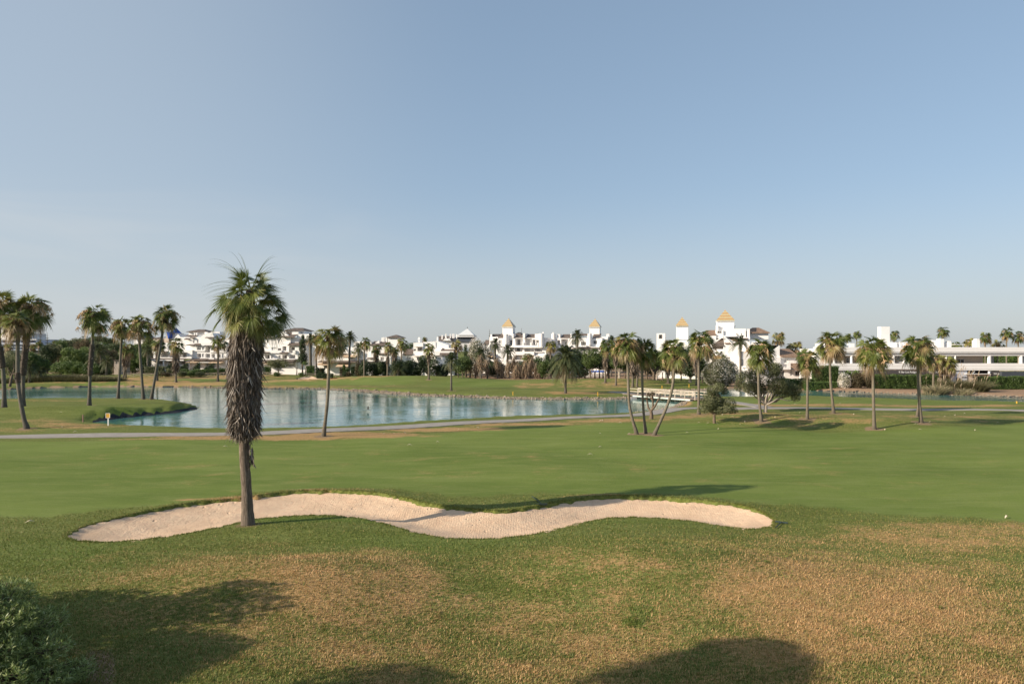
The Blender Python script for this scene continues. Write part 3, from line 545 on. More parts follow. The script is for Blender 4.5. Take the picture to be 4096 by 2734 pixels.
def fan_palm(label, group, base, trunk, crown, wpx, skirts=(), boots=None, n=36, nseg=16, seed=1, Y=None, dark=False, dryb=0.0, wind=0.25, lowest=-0.95, name='fan_palm', stalk=6, dy=0.0):
    rng = np.random.default_rng(seed)
    if Y is None: b = gp(*base)
    else: x_ = (base[0] - CX) / F * Y; b = V3(x_, Y, gz(x_, Y))
    Y_ = b[1]; root = empty(name, b, label, 'palm tree', group); sc = Y_ / F
    pts = [b] + [P(a, c_, Y_) for a, c_ in trunk] + [P(crown[0], crown[1] + crown[2] * 0.25, Y_)]
    if dy: 
        for k in range(1, len(pts)): pts[k] = pts[k] + V3(0, dy * (k / len(pts)), 0)
    path = spline(pts, 22); r0 = wpx * sc / 2 * (0.86 if dark else 0.95)
    rr = r0 * (1 + 0.05 * np.sin(np.arange(22) * 1.3)); rr = rr * np.linspace(1.05, 0.92, 22)
    trunk_mesh(path, rr).build('trunk', M['bark_g' if dark else 'bark'], root, smooth=True)
    Rc = crown[2] * sc; c = path[-1]; wv = V3(wind, 0.08, 0.0); far = Y_ > 140
    crown_fan(rng, c, Rc * (1.04 if dark else 1.2), int(n * 1.15), nseg, dryb, 1.0, wv, 1.0 if Y_ < 120 else 2.2, lowest).build('crown', M['fan'], root)
    if stalk: stalks(rng, c, Rc * (1.3 if not far else 1.0), stalk, wv).build('flower_stalks', M['stalk'], root)
    # short collar of fresh dead leaves under the crown
    def ax(y0, y1, k=7):
        zs = np.linspace(CH - (y1 - HZ) * sc, CH - (y0 - HZ) * sc, k); return np.stack([np.interp(zs, path[:, 2], path[:, 0]), np.interp(zs, path[:, 2], path[:, 1]), zs], 1)
    mb = MB(); top = crown[1] + crown[2] * 0.2; A = ax(top, top + crown[2] * 0.55, 4)
    skirt(mb, rng, A, np.linspace(r0 * 1.3, Rc * 0.24, 4), 50 if far else 110, Rc * 0.32, Rc * 0.030, -0.05, 0.35); mb.build('dry_collar', M['brown'], root)
    for (y0, y1, wp) in skirts:
        A = ax(y0, y1); hr = wp * sc / 2; prof = hr * np.array([0.45, 0.85, 1.0, 1.0, 0.95, 0.85, 0.55]); mb = MB(); core(mb, A, prof)
        skirt(mb, rng, A, prof, int(260 if far else 500), (A[-1, 2] - A[0, 2]) * 0.26, hr * 0.11, 0.08, 0.03); mb.build('dead_leaf_skirt', M['dead'], root)
    if boots:
        y0, y1, wp = boots; A = ax(y0, y1, 12); hr = wp * sc / 2; nb = int(34 * (A[-1, 2] - A[0, 2])); mb = MB()
        u = rng.random(nb) * 11; i = np.minimum(u.astype(int), 10); fr = (u - i)[:, None]; cc = A[i] * (1 - fr) + A[i + 1] * fr; a = rng.uniform(0, 6.28, nb)
        ra = np.stack([np.cos(a), np.sin(a), np.zeros(nb)], 1); mb.tube(A, np.full(12, hr * 0.82), 10, tone=0.05)
        hang_strips(mb, rng, cc + ra * hr * 0.75, nrm(ra * 0.75 + rng.normal(0, 0.25, (nb, 3)) + V3(0, 0, 0.55)), rng.uniform(0.10, 0.28, nb), np.full(nb, 0.05), 3, rng.beta(2, 1.6, nb), 0.2)
        mb.build('leaf_bases', M['dead'], root)
    return root
def feather_frond(mb, rng, c, az, el, Lf, nl, dry, bend=1.0, wl=0.26, wd=0.03, wind=V3(0, 0, 0)):
    d = V3(math.cos(az) * math.cos(el), math.sin(az) * math.cos(el), math.sin(el)); t = np.linspace(0, 1, 9)[:, None]
    p = c + d * t * Lf - UP * t ** 2.2 * Lf * 0.55 * bend * (0.35 + abs(math.cos(el))) + wind * t ** 2 * Lf * 0.25
    side = nrm(np.cross(d, UP) + 1e-4); V = np.stack([p - side * 0.5 * wd * (1.2 - t), p + side * 0.5 * wd * (1.2 - t)], 1).reshape(-1, 3)
    mb.add(V, [(2 * k, 2 * k + 1, 2 * k + 3, 2 * k + 2) for k in range(8)], tone=0.6 + 0.3 * dry)
    s_ = np.tile(np.linspace(0.10, 0.99, nl), 2); sg = np.repeat([-1.0, 1.0], nl); i = np.minimum((s_ * 8).astype(int), 7); fr = (s_ * 8 - i)[:, None]
    o = p[i] * (1 - fr) + p[i + 1] * fr; tg = nrm(p[np.minimum(i + 1, 8)] - p[i]); nn = nrm(np.cross(np.tile(side, (2 * nl, 1)), tg))
    fl = nrm(side * sg[:, None] * 0.9 + tg * 0.75 + nn * (rng.uniform(-0.1, 0.5, 2 * nl))[:, None]); L2 = Lf * wl * np.sin(np.clip(s_ * 2.9 + 0.25, 0, 3.05)) ** 0.6 * rng.uniform(0.8, 1.1, 2 * nl)
    e = o + fl * L2[:, None] - UP * (L2 * (0.15 + 0.5 * dry))[:, None]; m_ = o + fl * L2[:, None] * 0.5; w2 = tg * (wd * 1.1)
    V = np.stack([o, m_ - w2, e, m_ + w2], 1).reshape(-1, 3); b = np.arange(2 * nl)[:, None] * 4 + np.arange(4)[None]
    mb.add(V, b, tone=np.repeat(np.clip(dry + rng.normal(0, 0.10, 2 * nl), 0, 1), 4))
def date_palm(label, group, base, crown, wpx, n=46, nl=26, seed=1, Y=None, dead=0.0, mat_='feather', trunk=(), el0=1.35, el1=-0.75, name='date_palm', sk=None, bend=1.0, wl=0.26, wd=None, wind=0.2):
    rng = np.random.default_rng(seed)
    if Y is None: b = gp(*base)
    else: x_ = (base[0] - CX) / F * Y; b = V3(x_, Y, gz(x_, Y))
    Y_ = b[1]; sc = Y_ / F; root = empty(name, b, label, 'palm tree', group); c = P(crown[0], crown[1], Y_)
    path = spline([b] + [P(a, q, Y_) for a, q in trunk] + [c], 14); rr = np.full(14, wpx * sc / 2) * (1 + 0.08 * np.sin(np.arange(14) * 2.1)); rr[-3:] *= 1.25
    if c[2] - b[2] > 0.8: trunk_mesh(path, rr, flare=1.3).build('trunk', M['bark_g'], root, smooth=True)
    mb = MB(); Lf = crown[2] * sc * 1.12; wd = wd or (0.05 if Y_ > 120 else 0.03)
    for k in range(n):
        u = k / (n - 1); el = el0 - (el0 - el1) * u + rng.normal(0, 0.09); dry = np.clip(0.1 + rng.normal(0, 0.08) + dead + (0.5 if u > 0.8 and rng.random() < 0.6 else 0), 0, 1)
        feather_frond(mb, rng, c, k * 2.39996 + rng.normal(0, 0.2), el, Lf * rng.uniform(0.85, 1.05), nl, dry, bend, wl, wd, V3(wind, 0.05, 0))
    mb.build('crown', M[mat_], root)
    if sk:
        y0, y1, wp = sk; zs = np.linspace(max(CH - (y1 - HZ) * sc, b[2]), CH - (y0 - HZ) * sc, 7); A = np.stack([np.interp(zs, path[:, 2], path[:, 0]), np.full(7, Y_), zs], 1)
        mb = MB(); skirt(mb, rng, A, wp * sc / 2 * np.array([0.5, 0.8, 0.9, 1, 1, 0.8, 0.5]), 240, 1.1, 0.07, 0.0, 0.22); mb.build('dead_leaf_skirt', M[mat_ if mat_ == 'brown' else 'dead'], root)
    return root
# ------------------------------------------------------------------ leafy trees, shrubs, hedges
def foliage(rng, lobes, size, dens=2.2, tone=0.45, spread=0.2, inner=0.25, asp=0.6, ymin=None, flat=0.0):
    """lobes: (centre, (rx,ry,rz)); many small leaf clumps spread through the volume"""
    VV, TT = [], []
    for c, r in lobes:
        c = np.asarray(c, float); r = np.asarray(r, float); area = 4 * math.pi * ((r[0] * r[1]) ** 1.6 / 3 + (r[0] * r[2]) ** 1.6 / 3 + (r[1] * r[2]) ** 1.6 / 3) ** (1 / 1.6)
        n = int(dens * area / (size * size * asp)); n = max(24, min(n, 60000)); d = nrm(rng.normal(0, 1, (n, 3))); q = rng.random(n)
        nb = int(7 + 3 * rng.random()); kd = nrm(rng.normal(0, 1, (nb, 3))); bump_ = np.max(d @ kd.T, axis=1); lob = 0.80 + 0.30 * sstep(0.55, 0.98, bump_)
        rad = np.where(q < inner, rng.uniform(0.35, 0.85, n), rng.uniform(0.84, 1.04, n)) * lob
        p = c + d * r * rad[:, None] + rng.normal(0, size * 0.25, (n, 3))
        if ymin is not None: p[:, 2] = np.maximum(p[:, 2], ymin + 0.05)
        nn = nrm(d + rng.normal(0, 0.75, (n, 3))); a = nrm(np.cross(nn, rng.normal(0, 1, (n, 3)))); b = np.cross(nn, a)
        s_ = size * rng.uniform(0.6, 1.3, n)[:, None]
        VV.append(np.stack([p - a * s_ * 0.5, p - b * s_ * asp * 0.42 + a * s_ * 0.05, p + a * s_ * 0.5, p + b * s_ * asp * 0.42 - a * s_ * 0.05], 1).reshape(-1, 3))
        cl = 0.5 + 0.5 * np.sin(p[:, 0] * 1.9 / max(size * 5, .3) + p[:, 2] * 1.3) * np.sin(p[:, 2] * 1.6 / max(size * 5, .3) + p[:, 1])
        TT.append(np.repeat(np.clip(tone + spread * (cl - 0.5) * 1.4 + rng.normal(0, spread * 0.5, n), 0, 1), 4))
    V = np.vstack(VV); return V, np.arange(len(V)).reshape(-1, 4), np.concatenate(TT)
def limb(mb, rng, p, q, r0, r1, k=6, wob=0.12):
    t = np.linspace(0, 1, k); c = p + (q - p) * t[:, None]; L_ = np.linalg.norm(q - p); c[1:-1] += rng.normal(0, wob * L_ * 0.35, (k - 2, 3)); mb.tube(spline(c, 9), np.linspace(r0, r1, 9), 7, tone=0.0)
def tree(label, cat, group, base, lobes, Y=None, leaf='dark', size=None, tone=0.45, spread=0.2, wpx=8, name='tree', wood='wood', split=None, dens=2.2, seed=1, zr=0.75, trunkless=False, extra=None, flowers=0, asp=0.6, hang=None):
    """lobes in photo pixels (px,py,rx,ry) standing at the base's distance; each gets real depth"""
    rng = np.random.default_rng(seed)
    if Y is None: b = gp(*base)
    else: x_ = (base[0] - CX) / F * Y; b = V3(x_, Y, gz(x_, Y))
    Y_ = b[1]; sc = Y_ / F; root = empty(name, b, label, cat, group); size = size or max(0.10, sc * 4.2); LB = []
    mid = np.mean([l[0] for l in lobes]); wid = max(max(abs(l[0] - mid) + l[2] for l in lobes) * sc, 0.3)
    for k, l in enumerate(lobes):
        px_, py_, rx, ry = l[:4]; dpt = l[4] * sc if len(l) > 4 else rng.uniform(-0.45, 0.45) * wid * zr * (len(lobes) > 1)
        c = P(px_, py_, Y_) + V3(0, dpt, 0); LB.append((c, (rx * sc, max(rx, ry) * sc * zr, ry * sc)))
    if not trunkless:
        mb = MB(); w_ = wpx * sc / 2; sp = b + V3(0, 0, 0.35 * (min(c[2] for c, r in LB) - b[2])) if split is None else P(split[0], split[1], Y_)
        limb(mb, rng, b - V3(0, 0, 0.1), sp, w_ * 1.35, w_, wob=0.04)
        for c, r in LB: limb(mb, rng, sp, c - V3(0, 0, 0.3 * r[2]), w_ * 0.62, w_ * 0.2)
        mb.build('trunk', M[wood], root, smooth=True)
    V, q, t = foliage(rng, LB, size, dens, tone, spread, asp=asp); mesh('crown', V, [q], M[leaf], root, tone=t)
    if flowers:
        V, q, t = foliage(rng, [(c, tuple(v * 1.04 for v in r)) for c, r in LB], size * 0.8, dens * flowers, 0.6, 0.5, inner=0.0, asp=0.9); mesh('blossom', V, [q], M['blossom'], root, tone=t)
    return root
def shrub(label, group, px_, pyb, rx, ry, Y=None, leaf='green', tone=0.45, spread=0.2, seed=1, cat='shrub', name='shrub', nl=4, size=None, flowers=0, dens=2.0):
    rng = np.random.default_rng(seed); lob = [(px_ + rx * rng.uniform(-0.55, 0.55), pyb - ry * rng.uniform(0.75, 1.2), rx * rng.uniform(0.5, 0.7), ry * rng.uniform(0.6, 0.9)) for _ in range(nl)] + [(px_, pyb - ry * 0.8, rx * 0.8, ry)]
    return tree(label, cat, group, (px_, pyb), lob, Y=Y, leaf=leaf, tone=tone, spread=spread, trunkless=True, name=name, seed=seed, size=size, flowers=flowers, dens=dens)
def hedge(label, group, p0, p1, z1, depth, leaf='green', tone=0.4, size=None, seed=1, spread=0.18, name='hedge', z0=None, lump=0.1, top1=None):
    """clipped hedge between two ground points (x,y), flat topped with leafy faces"""
    rng = np.random.default_rng(seed); p0 = np.asarray(p0, float); p1 = np.asarray(p1, float); L_ = np.linalg.norm(p1 - p0); d = (p1 - p0) / L_; nn = np.array([-d[1], d[0]])
    zb = gz(*p0) if z0 is None else z0; size = size or max(0.12, p0[1] / F * 4); top1 = z1 if top1 is None else top1
    area = L_ * (z1 * 2 + depth); n = int(2.6 * area / (size * size * 0.6)); u = rng.random(n) * L_; k = rng.random(n) * (2 * z1 + depth)
    zt = z1 + (top1 - z1) * u / L_
    front = k < z1; back = k > z1 + depth; v = np.where(front, 0, np.where(back, depth, k - z1)); h = np.where(front, k, np.where(back, k - z1 - depth, z1)) / z1 * zt
    ins = rng.random(n) ** 2 * 0.35 + lump * np.sin(u * 1.3 + h * 2) * np.sin(u * 3.1); v = v + np.where(front, ins, np.where(back, -ins, 0)); h = h - np.where(front | back, 0, ins)
    p = np.stack([p0[0] + d[0] * u + nn[0] * v, p0[1] + d[1] * u + nn[1] * v, zb + np.maximum(h, 0.03)], 1); p += rng.normal(0, size * 0.2, (n, 3))
    nr = nrm(rng.normal(0, 1, (n, 3)) + V3(0, 0, 0.3)); a = nrm(np.cross(nr, rng.normal(0, 1, (n, 3)))); b = np.cross(nr, a); s_ = size * rng.uniform(0.6, 1.3, n)[:, None]
    V = np.stack([p - a * s_ * .5, p - b * s_ * .26, p + a * s_ * .5, p + b * s_ * .26], 1).reshape(-1, 3); cl = np.sin(p[:, 0] * 0.9) * np.sin(p[:, 2] * 2 + p[:, 0] * 0.4)
    mb = MB(); i_ = 0.3; q0 = p0 + nn * i_ + d * 0.2; q1 = p0 + nn * (depth - i_) + d * 0.2; q2 = p1 + nn * i_ - d * 0.2; q3 = p1 + nn * (depth - i_) - d * 0.2; zt0 = zb + z1 - i_; zt1 = zb + top1 - i_
    C = [(*q0, zb), (*q2, zb), (*q3, zb), (*q1, zb), (*q0, zt0), (*q2, zt1), (*q3, zt1), (*q1, zt0)]
    mb.add(V, np.arange(len(V)).reshape(-1, 4), tone=np.repeat(np.clip(tone + spread * 0.6 * cl + rng.normal(0, spread * 0.6, n), 0, 1), 4)); mb.add(C, [(0, 1, 5, 4), (1, 2, 6, 5), (2, 3, 7, 6), (3, 0, 4, 7), (4, 5, 6, 7)], tone=0.1)
    o = mb.build(name, M[leaf], loc=(*p0, zb)); return tag(o, label, 'hedge', group)
def norfolk(label, base, top, wpx, Y, tiers=11, seed=1, dense=1.0):
    rng = np.random.default_rng(seed); x_ = (base - CX) / F * Y; b = V3(x_, Y, 0); root = empty('norfolk_pine', b, label, 'pine tree', 'tiered pines on the skyline'); tp = P(base, top, Y); H = tp[2]; sc = Y / F
    mb = MB(); mb.tube(np.array([b, b + (tp - b) * 0.5, tp]), np.array([0.3, 0.2, 0.04]), 7, tone=0); mb.build('trunk', M['wood'], root); mb = MB(); Rm = wpx * sc / 2
    for k in range(tiers):
        u = (k + 0.3) / tiers; z = H - (H * 0.72) * u ** 1.1; r = Rm * (0.08 + 0.92 * u) * rng.uniform(0.9, 1.1); na = 7
        for a in range(na):
            az = a / na * 6.283 + k * 0.4; t = np.linspace(0, 1, 5); o = V3(math.cos(az), math.sin(az), 0); pts = V3(x_, Y, z) + o * (r * t)[:, None] + UP * (r * (0.30 * t ** 2 - 0.12 * t))[:, None]
            s_ = np.cross(o, UP); w_ = r * 0.16 * np.array([0.4, 1, 1, 0.8, 0.1]) * dense; V = np.vstack([pts - s_ * w_[:, None], pts + s_ * w_[:, None], pts - UP * w_[:, None] * 0.5, pts + UP * w_[:, None] * .8])
            mb.add(V, [(i, i + 1, i + 6, i + 5) for i in range(4)] + [(i + 10, i + 11, i + 16, i + 15) for i in range(4)], tone=0.35 + 0.2 * rng.random())
    mb.build('crown', M['pine'], root); return root
def blades(name, label, kind, cx, cy, rx, ry, n, h, wd, mat_, group=None, cat=None, seed=1, lean=0.25, tone=(0.2, 0.7), curve=0.4, plumes=0, dirw=0.15):
    rng = np.random.default_rng(seed); a = rng.uniform(0, 6.28, n); r = np.sqrt(rng.random(n)); x_ = cx + np.cos(a) * r * rx; y_ = cy + np.sin(a) * r * ry; z_ = terrain(x_, y_)
    d = nrm(np.stack([np.cos(a) * lean * r + rng.normal(0, 0.12, n) + dirw, np.sin(a) * lean * r + rng.normal(0, 0.12, n), np.ones(n)], 1)); hh = h * rng.uniform(0.55, 1.1, n) * (1 - 0.25 * r)
    t = np.array([0, 0.5, 1.0]); b0 = np.stack([x_, y_, z_], 1); out_ = np.stack([np.cos(a), np.sin(a), -0.7 * np.ones(n)], 1) * curve
    c = b0[:, None] + d[:, None] * (hh[:, None] * t)[..., None] + out_[:, None] * (hh[:, None] * t ** 2.5)[..., None]
    s_ = nrm(np.stack([rng.normal(0, 1, n), rng.normal(0, 1, n), 0 * a], 1)); w_ = wd * np.array([1, 0.8, 0.1]); V = np.stack([c - s_[:, None] * w_[None, :, None], c + s_[:, None] * w_[None, :, None]], 2).reshape(-1, 3)
    b = np.arange(n)[:, None] * 6; k = np.array([[0, 2]]); q = np.stack([b + k, b + k + 1, b + k + 3, b + k + 2], -1).reshape(-1, 4)
    tn = np.repeat(np.clip(rng.uniform(*tone, n)[:, None] + np.array([-0.15, 0, 0.25]), 0, 1), 2, 1).ravel()
    if kind == 'stuff':
        return tag(mesh(name, V, [q], M[mat_], None, tone=tn, loc=(cx, cy, gz(cx, cy))), label, cat, None, 'stuff')
    root = empty(name, (cx, cy, gz(cx, cy)), label, cat, group); mesh('foliage', V, [q], M[mat_], root, tone=tn)
    if plumes:
        mb = MB(); i = rng.integers(0, n, plumes)
        for k in i:
            tp = c[k, 1] + d[k] * hh[k] * 0.75; w2 = 0.055; s2 = s_[k]
            mb.tube([c[k, 0], c[k, 1], tp], [0.012, 0.01, 0.01], 3, tone=0.2)
            mb.tube([tp - UP * 0.1, tp + UP * 0.15, tp + UP * 0.4 + V3(0.08, 0, 0), tp + UP * 0.62 + V3(.16, 0, 0)], [0.02, w2, w2 * 0.7, 0.01], 6, tone=rng.uniform(0.2, 1))
        mb.build('plumes', M['plume'], root)
    return root
# ------------------------------------------------------------------ the big shaggy palm in the bunker
def big_palm():
    rng = np.random.default_rng(77); b = gp(992, 2098); Y = b[1]; sc = Y / F
    root = empty('shaggy_fan_palm', b, 'tall shaggy fan palm with huge skirt of dead fronds rising from the bunker edge', 'palm tree')
    pts = [b, P(986, 1950, Y), P(979, 1850, Y), P(976, 1772, Y), P(980, 1600, Y), P(984, 1400, Y), P(1000, 1240, Y), P(1003, 1160, Y)]
    path = spline(pts, 60); z = path[:, 2]; r = np.interp(z, [b[2], b[2] + 0.35, b[2] + 1.5, b[2] + 3.6, 12], [0.33, 0.275, 0.225, 0.215, 0.2])
    mb = MB(); n = 20; th = np.arange(n) * 6.283 / n; path2 = path.copy(); path2[0, 2] -= 0.2
    mb.tube(path2, r * (1 + 0.02 * rng.normal(0, 1, 60)), n, tone=0.45 * np.exp(-(z - b[2]) / 0.5)); mb.build('trunk', M['bark_big'], root, smooth=True)
    # skirt
    ys_ = np.array([1722, 1705, 1680, 1640, 1560, 1480, 1400, 1340, 1290, 1240]); cxs = np.array([980, 978, 978, 977, 976, 979, 983, 987, 988, 995]); hw = np.array([24, 50, 60, 63, 65, 67, 68, 65, 54, 36])
    A = np.array([P(a, c, Y) for a, c in zip(cxs, ys_)]); rad = hw * sc * 0.93
    mb = MB(); core(mb, A, rad * 0.93, 0.03); skirt(mb, rng, A, rad, 7500, 0.50, 0.022, -0.02, 0.0); skirt(mb, rng, A, rad * 1.02, 1500, 0.62, 0.016, 0.10, 0.02)
    skirt(mb, rng, A, rad * 0.98, 700, 0.42, 0.04, -0.1, 0.05)
    # loose tatters at the foot of the skirt, the broken boot below it
    A2 = np.array([P(1008, 1850, Y), P(1003, 1800, Y), P(992, 1760, Y)]); skirt(mb, rng, A2, np.array([0.06, 0.10, 0.16]), 70, 0.32, 0.03, -0.05, 0.15)
    A3 = np.array([P(925, 1665, Y), P(918, 1640, Y)]); skirt(mb, rng, A3, np.array([0.06, 0.08]), 30, 0.3, 0.035, -0.2, 0.1)
    mb.build('dead_leaf_skirt', M['deadbig'], root)
    # fresh drooped leaves at the top of the skirt
    mb = MB(); c = P(1003, 1165, Y)
    for (px_, py_, rr, dry, az, el) in [(978, 1245, 48, 0.35, -1.9, -0.9), (1012, 1250, 52, 0.30, -1.3, -0.95), (960, 1262, 46, 0.5, -2.3, -1.0), (1030, 1262, 40, 0.6, -0.9, -1.0), (948, 1245, 44, 0.55, -2.7, -0.9), (1050, 1240, 44, 0.5, -0.5, -0.9), (990, 1210, 46, 0.45, -1.6, -0.7)]:
        e = P(px_, py_ - 30, Y) + V3(0, -0.85, 0); d = V3(math.cos(az) * math.cos(el), math.sin(az) * math.cos(el), math.sin(el)); s0 = e - d * 0.25
        fan_leaf(mb, rng, s0, az, el, 0.3, rr * sc * 1.35, 34, 0.9, dry, 1.2)
    # crown leaves: (azimuth, elevation, petiole, blade, droop, dryness)
    Ls = []
    for k in range(16): Ls.append((k * 2.4, 1.15 - 0.05 * k + rng.normal(0, .08), rng.uniform(0.55, 0.85), rng.uniform(0.62, 0.76), 0.15, rng.uniform(0.08, 0.26)))
    for k in range(20): Ls.append((k * 2.4 + 0.9, 0.72 - 0.04 * k + rng.normal(0, .08), rng.uniform(0.7, 1.1), rng.uniform(0.62, 0.8), 0.45, rng.uniform(0.08, 0.36)))
    for k in range(14): Ls.append((k * 2.4 + 1.7, 0.0 - 0.05 * k + rng.normal(0, .1), rng.uniform(0.75, 1.15), rng.uniform(0.55, 0.72), 0.7, rng.uniform(0.05, 0.5)))
    for k in range(6): Ls.append((k * 2.4 + 0.3, -0.7 + rng.normal(0, .1), rng.uniform(0.6, 0.9), rng.uniform(0.5, 0.62), 0.8, rng.uniform(0.3, 0.9)))
    for k, (az, el, lp, rb, dr, dy_) in enumerate(Ls): fan_leaf(mb, rng, c + V3(0, 0, -0.25 + 0.25 * el), az, el, lp * 1.08, rb * 1.08, 38, dr, dy_, 0.8, V3(0.08, 0.05, 0))
    for (ax_, el, lp) in [(0.0, -0.22, 1.35), (-0.15, 0.12, 1.3), (3.3, 0.05, 1.5), (3.05, -0.28, 1.45), (2.9, 0.3, 1.2), (-0.6, -0.45, 1.3)]: fan_leaf(mb, rng, c, ax_, el, lp, 0.72, 38, 0.6, 0.12, 0.8)
    # thin arching bare leaf blades blown to the side
    mb.build('crown', M['fan'], root)
    mb = MB(); t = np.linspace(0, 1, 9)[:, None]
    for (x1, y1, up_) in [(806, 1170, .5), (815, 1150, .7), (845, 1055, .7), (1128, 1060, .8), (1092, 1022, .8), (1160, 1168, .4), (828, 1200, .35), (1140, 1130, .5), (945, 1003, .9), (852, 1048, .9)]:
        for q in range(3):
            e = P(x1 + rng.normal(0, 9), y1 + rng.normal(0, 9), Y) + V3(0, rng.normal(0, .4), 0); m_ = (c + e) / 2 + UP * (0.25 + up_ * rng.uniform(0.35, 0.8)); pp = (1 - t) ** 2 * c + 2 * t * (1 - t) * m_ + t ** 2 * e
            s_ = nrm(np.cross(e - c, V3(0, 1, 0.2))); w_ = 0.010 * (1.15 - t); mb.add(np.stack([pp - s_ * w_, pp + s_ * w_], 1).reshape(-1, 3), [(2 * k, 2 * k + 1, 2 * k + 3, 2 * k + 2) for k in range(8)], tone=rng.uniform(0.05, 0.3))
    mb.build('loose_leaf_blades', M['fan'], root)
    mb = MB(); 
    for k in range(7):
        az = rng.uniform(-2.8, -0.4); p0 = c + V3(0, 0, -0.3); e = p0 + V3(math.cos(az) * 0.7, math.sin(az) * 0.7, -0.5 - 0.5 * rng.random()); i = 60; u = rng.random(i)[:, None]
        hang_strips(mb, rng, p0 + (e - p0) * u, nrm(rng.normal(0, 0.5, (i, 3)) + V3(0, 0, -1)), rng.uniform(0.1, 0.35, i), np.full(i, 0.01), 3, np.full(i, .5)); mb.tube([p0, (p0 + e) / 2 + UP * .15, e], [.02, .015, .01], 4)
    mb.build('flower_stalks', M['stalk'], root)
def bark_big():
    m, n, p, o = mat('ridged_palm_bark'); c = n.nodes.new('ShaderNodeTexCoord'); f = noise(n, 9.0, 6, 0.75, c.outputs['Object'], (1.6, 1.6, 0.22)); g = noise(n, 5, 4, 0.7, c.outputs['Object'], (1, 1, 1.5))
    col = ramp(n, f, [(0.30, (0.045, 0.033, 0.024)), (0.5, (0.14, 0.105, 0.078)), (0.7, (0.29, 0.235, 0.18))]); col = mixc(n, 0.5, col, ramp(n, g, [(0.3, (0.38, 0.38, 0.38)), (0.7, (0.62, 0.62, 0.62))]), 'OVERLAY')
    col = mixc(n, attr(n, 'tone'), col, (0.16, 0.13, 0.10)); n.links.new(col, p.inputs['Base Color']); p.inputs['Roughness'].default_value = 0.9; bump(n, p, f, 1.0, 0.06); return m
M['bark_big'] = bark_big()
M['deadbig'] = leafy('shaggy_dead_frond', [(0.0, (0.040, 0.029, 0.021)), (0.35, (0.135, 0.104, 0.080)), (0.7, (0.29, 0.24, 0.195)), (1.0, (0.58, 0.54, 0.49))], 0.45, 0.08)
big_palm()

# ------------------------------------------------------------------ fan palms on this side of the water
NG = 'fan palms on the near shore and the grass spit'
fan_palm('leaning bare-trunked fan palm beside the three-palm clump, its stem bending outwards', 'clump of three palms', (2548, 1736), [(2529, 1674), (2517, 1614), (2513, 1533), (2511, 1430)], (2511, 1342, 58), 12, seed=11, n=42, nseg=22, dryb=0.05, wind=0.15)
fan_palm('middle, straightest fan palm of the three-palm clump', 'clump of three palms', (2583, 1733), [(2574, 1644), (2569, 1533), (2569, 1437)], (2574, 1372, 52), 10.5, seed=12, n=40, nseg=20, dryb=0.05, wind=0.3)
fan_palm('fan palm of the clump that leans hard away in a slanting curve', 'clump of three palms', (2615, 1740), [(2640, 1688), (2674, 1607), (2692, 1533), (2695, 1450)], (2694, 1374, 56), 12, seed=13, n=42, nseg=20, dryb=0.08, wind=0.15)
fan_palm('straight tall fan palm rising just beyond the small olive tree', NG, (2795, 1657), [(2795, 1600), (2795, 1533), (2795, 1396)], (2799, 1335, 54), 10.5, seed=14, n=42, nseg=20, dryb=0.04, wind=0.2)
fan_palm('fan palm standing in front of the wide olive tree', NG, (3046, 1685), [(3036, 1588), (3034, 1500), (3034, 1437)], (3036, 1373, 57), 10.5, seed=15, n=42, nseg=20, dryb=0.04, wind=0.3)
fan_palm('shorter fan palm between the wide olive and the white arcade', NG, (3229, 1675), [(3230, 1551), (3230, 1468)], (3230, 1410, 50), 9.5, seed=16, n=40, nseg=20, dryb=0.12, wind=0.2)
fan_palm('tall fan palm curving gently upright before the brown shrubs', NG, (3335, 1652), [(3322, 1519), (3321, 1398)], (3324, 1340, 60), 10, seed=17, n=46, nseg=20, dryb=0.16, wind=0.25)
fan_palm('ramrod straight thick fan palm in front of the dark bar sign', NG, (3497, 1716), [(3493, 1556), (3492, 1424)], (3492, 1366, 66), 12, seed=18, n=46, nseg=22, dryb=0.14, wind=0.15)
fan_palm('fan palm with slightly curved foot nearest the pampas grass', NG, (3685, 1689), [(3674, 1556), (3671, 1427)], (3672, 1357, 64), 11.5, seed=19, n=46, nseg=22, dryb=0.1, wind=0.15)
fan_palm('fan palm half hidden behind the curved one at the pampas grass', NG, (3668, 1666), [(3676, 1600), (3681, 1530), (3681, 1440)], (3692, 1404, 42), 8, seed=20, n=34, nseg=18, dryb=0.3)
fan_palm('short stout fan palm with pale hanging dead leaves before the hedge', 'short palms by the bar', (3733, 1560), [(3734, 1500)], (3738, 1424, 36), 9, seed=21, n=36, nseg=16, dryb=0.35, skirts=[(1438, 1470, 34)], Y=152, name='fan_palm')
fan_palm('short bushy fan palm with brown collar beside the shop panels', 'short palms by the bar', (3772, 1545), [(3780, 1490)], (3786, 1434, 38), 11, seed=22, n=38, nseg=16, dryb=0.35, skirts=[(1452, 1490, 46)], Y=152)
fan_palm('lone fan palm on the lakeside path verge midway along the water', NG, (1294, 1744), [(1306, 1640), (1312, 1560), (1317, 1397)], (1322, 1322, 66), 13.5, seed=23, n=50, nseg=22, dryb=0.2, wind=-0.05)
fan_palm('slanting fan palm rooted nearest the path at the water sign', NG, (108, 1714), [(92, 1656), (72, 1526), (71, 1339)], (68, 1258, 68), 18, seed=24, n=46, nseg=20, dryb=0.22, boots=(1490, 1530, 24), dark=True, wind=-0.1)
fan_palm('tall fan palm with long scaly band of old leaf bases', NG, (92, 1625), [(93, 1482), (108, 1348)], (120, 1200, 82), 17, seed=25, n=50, nseg=20, dryb=0.25, boots=(1340, 1500, 29), dark=True, wind=0.1)
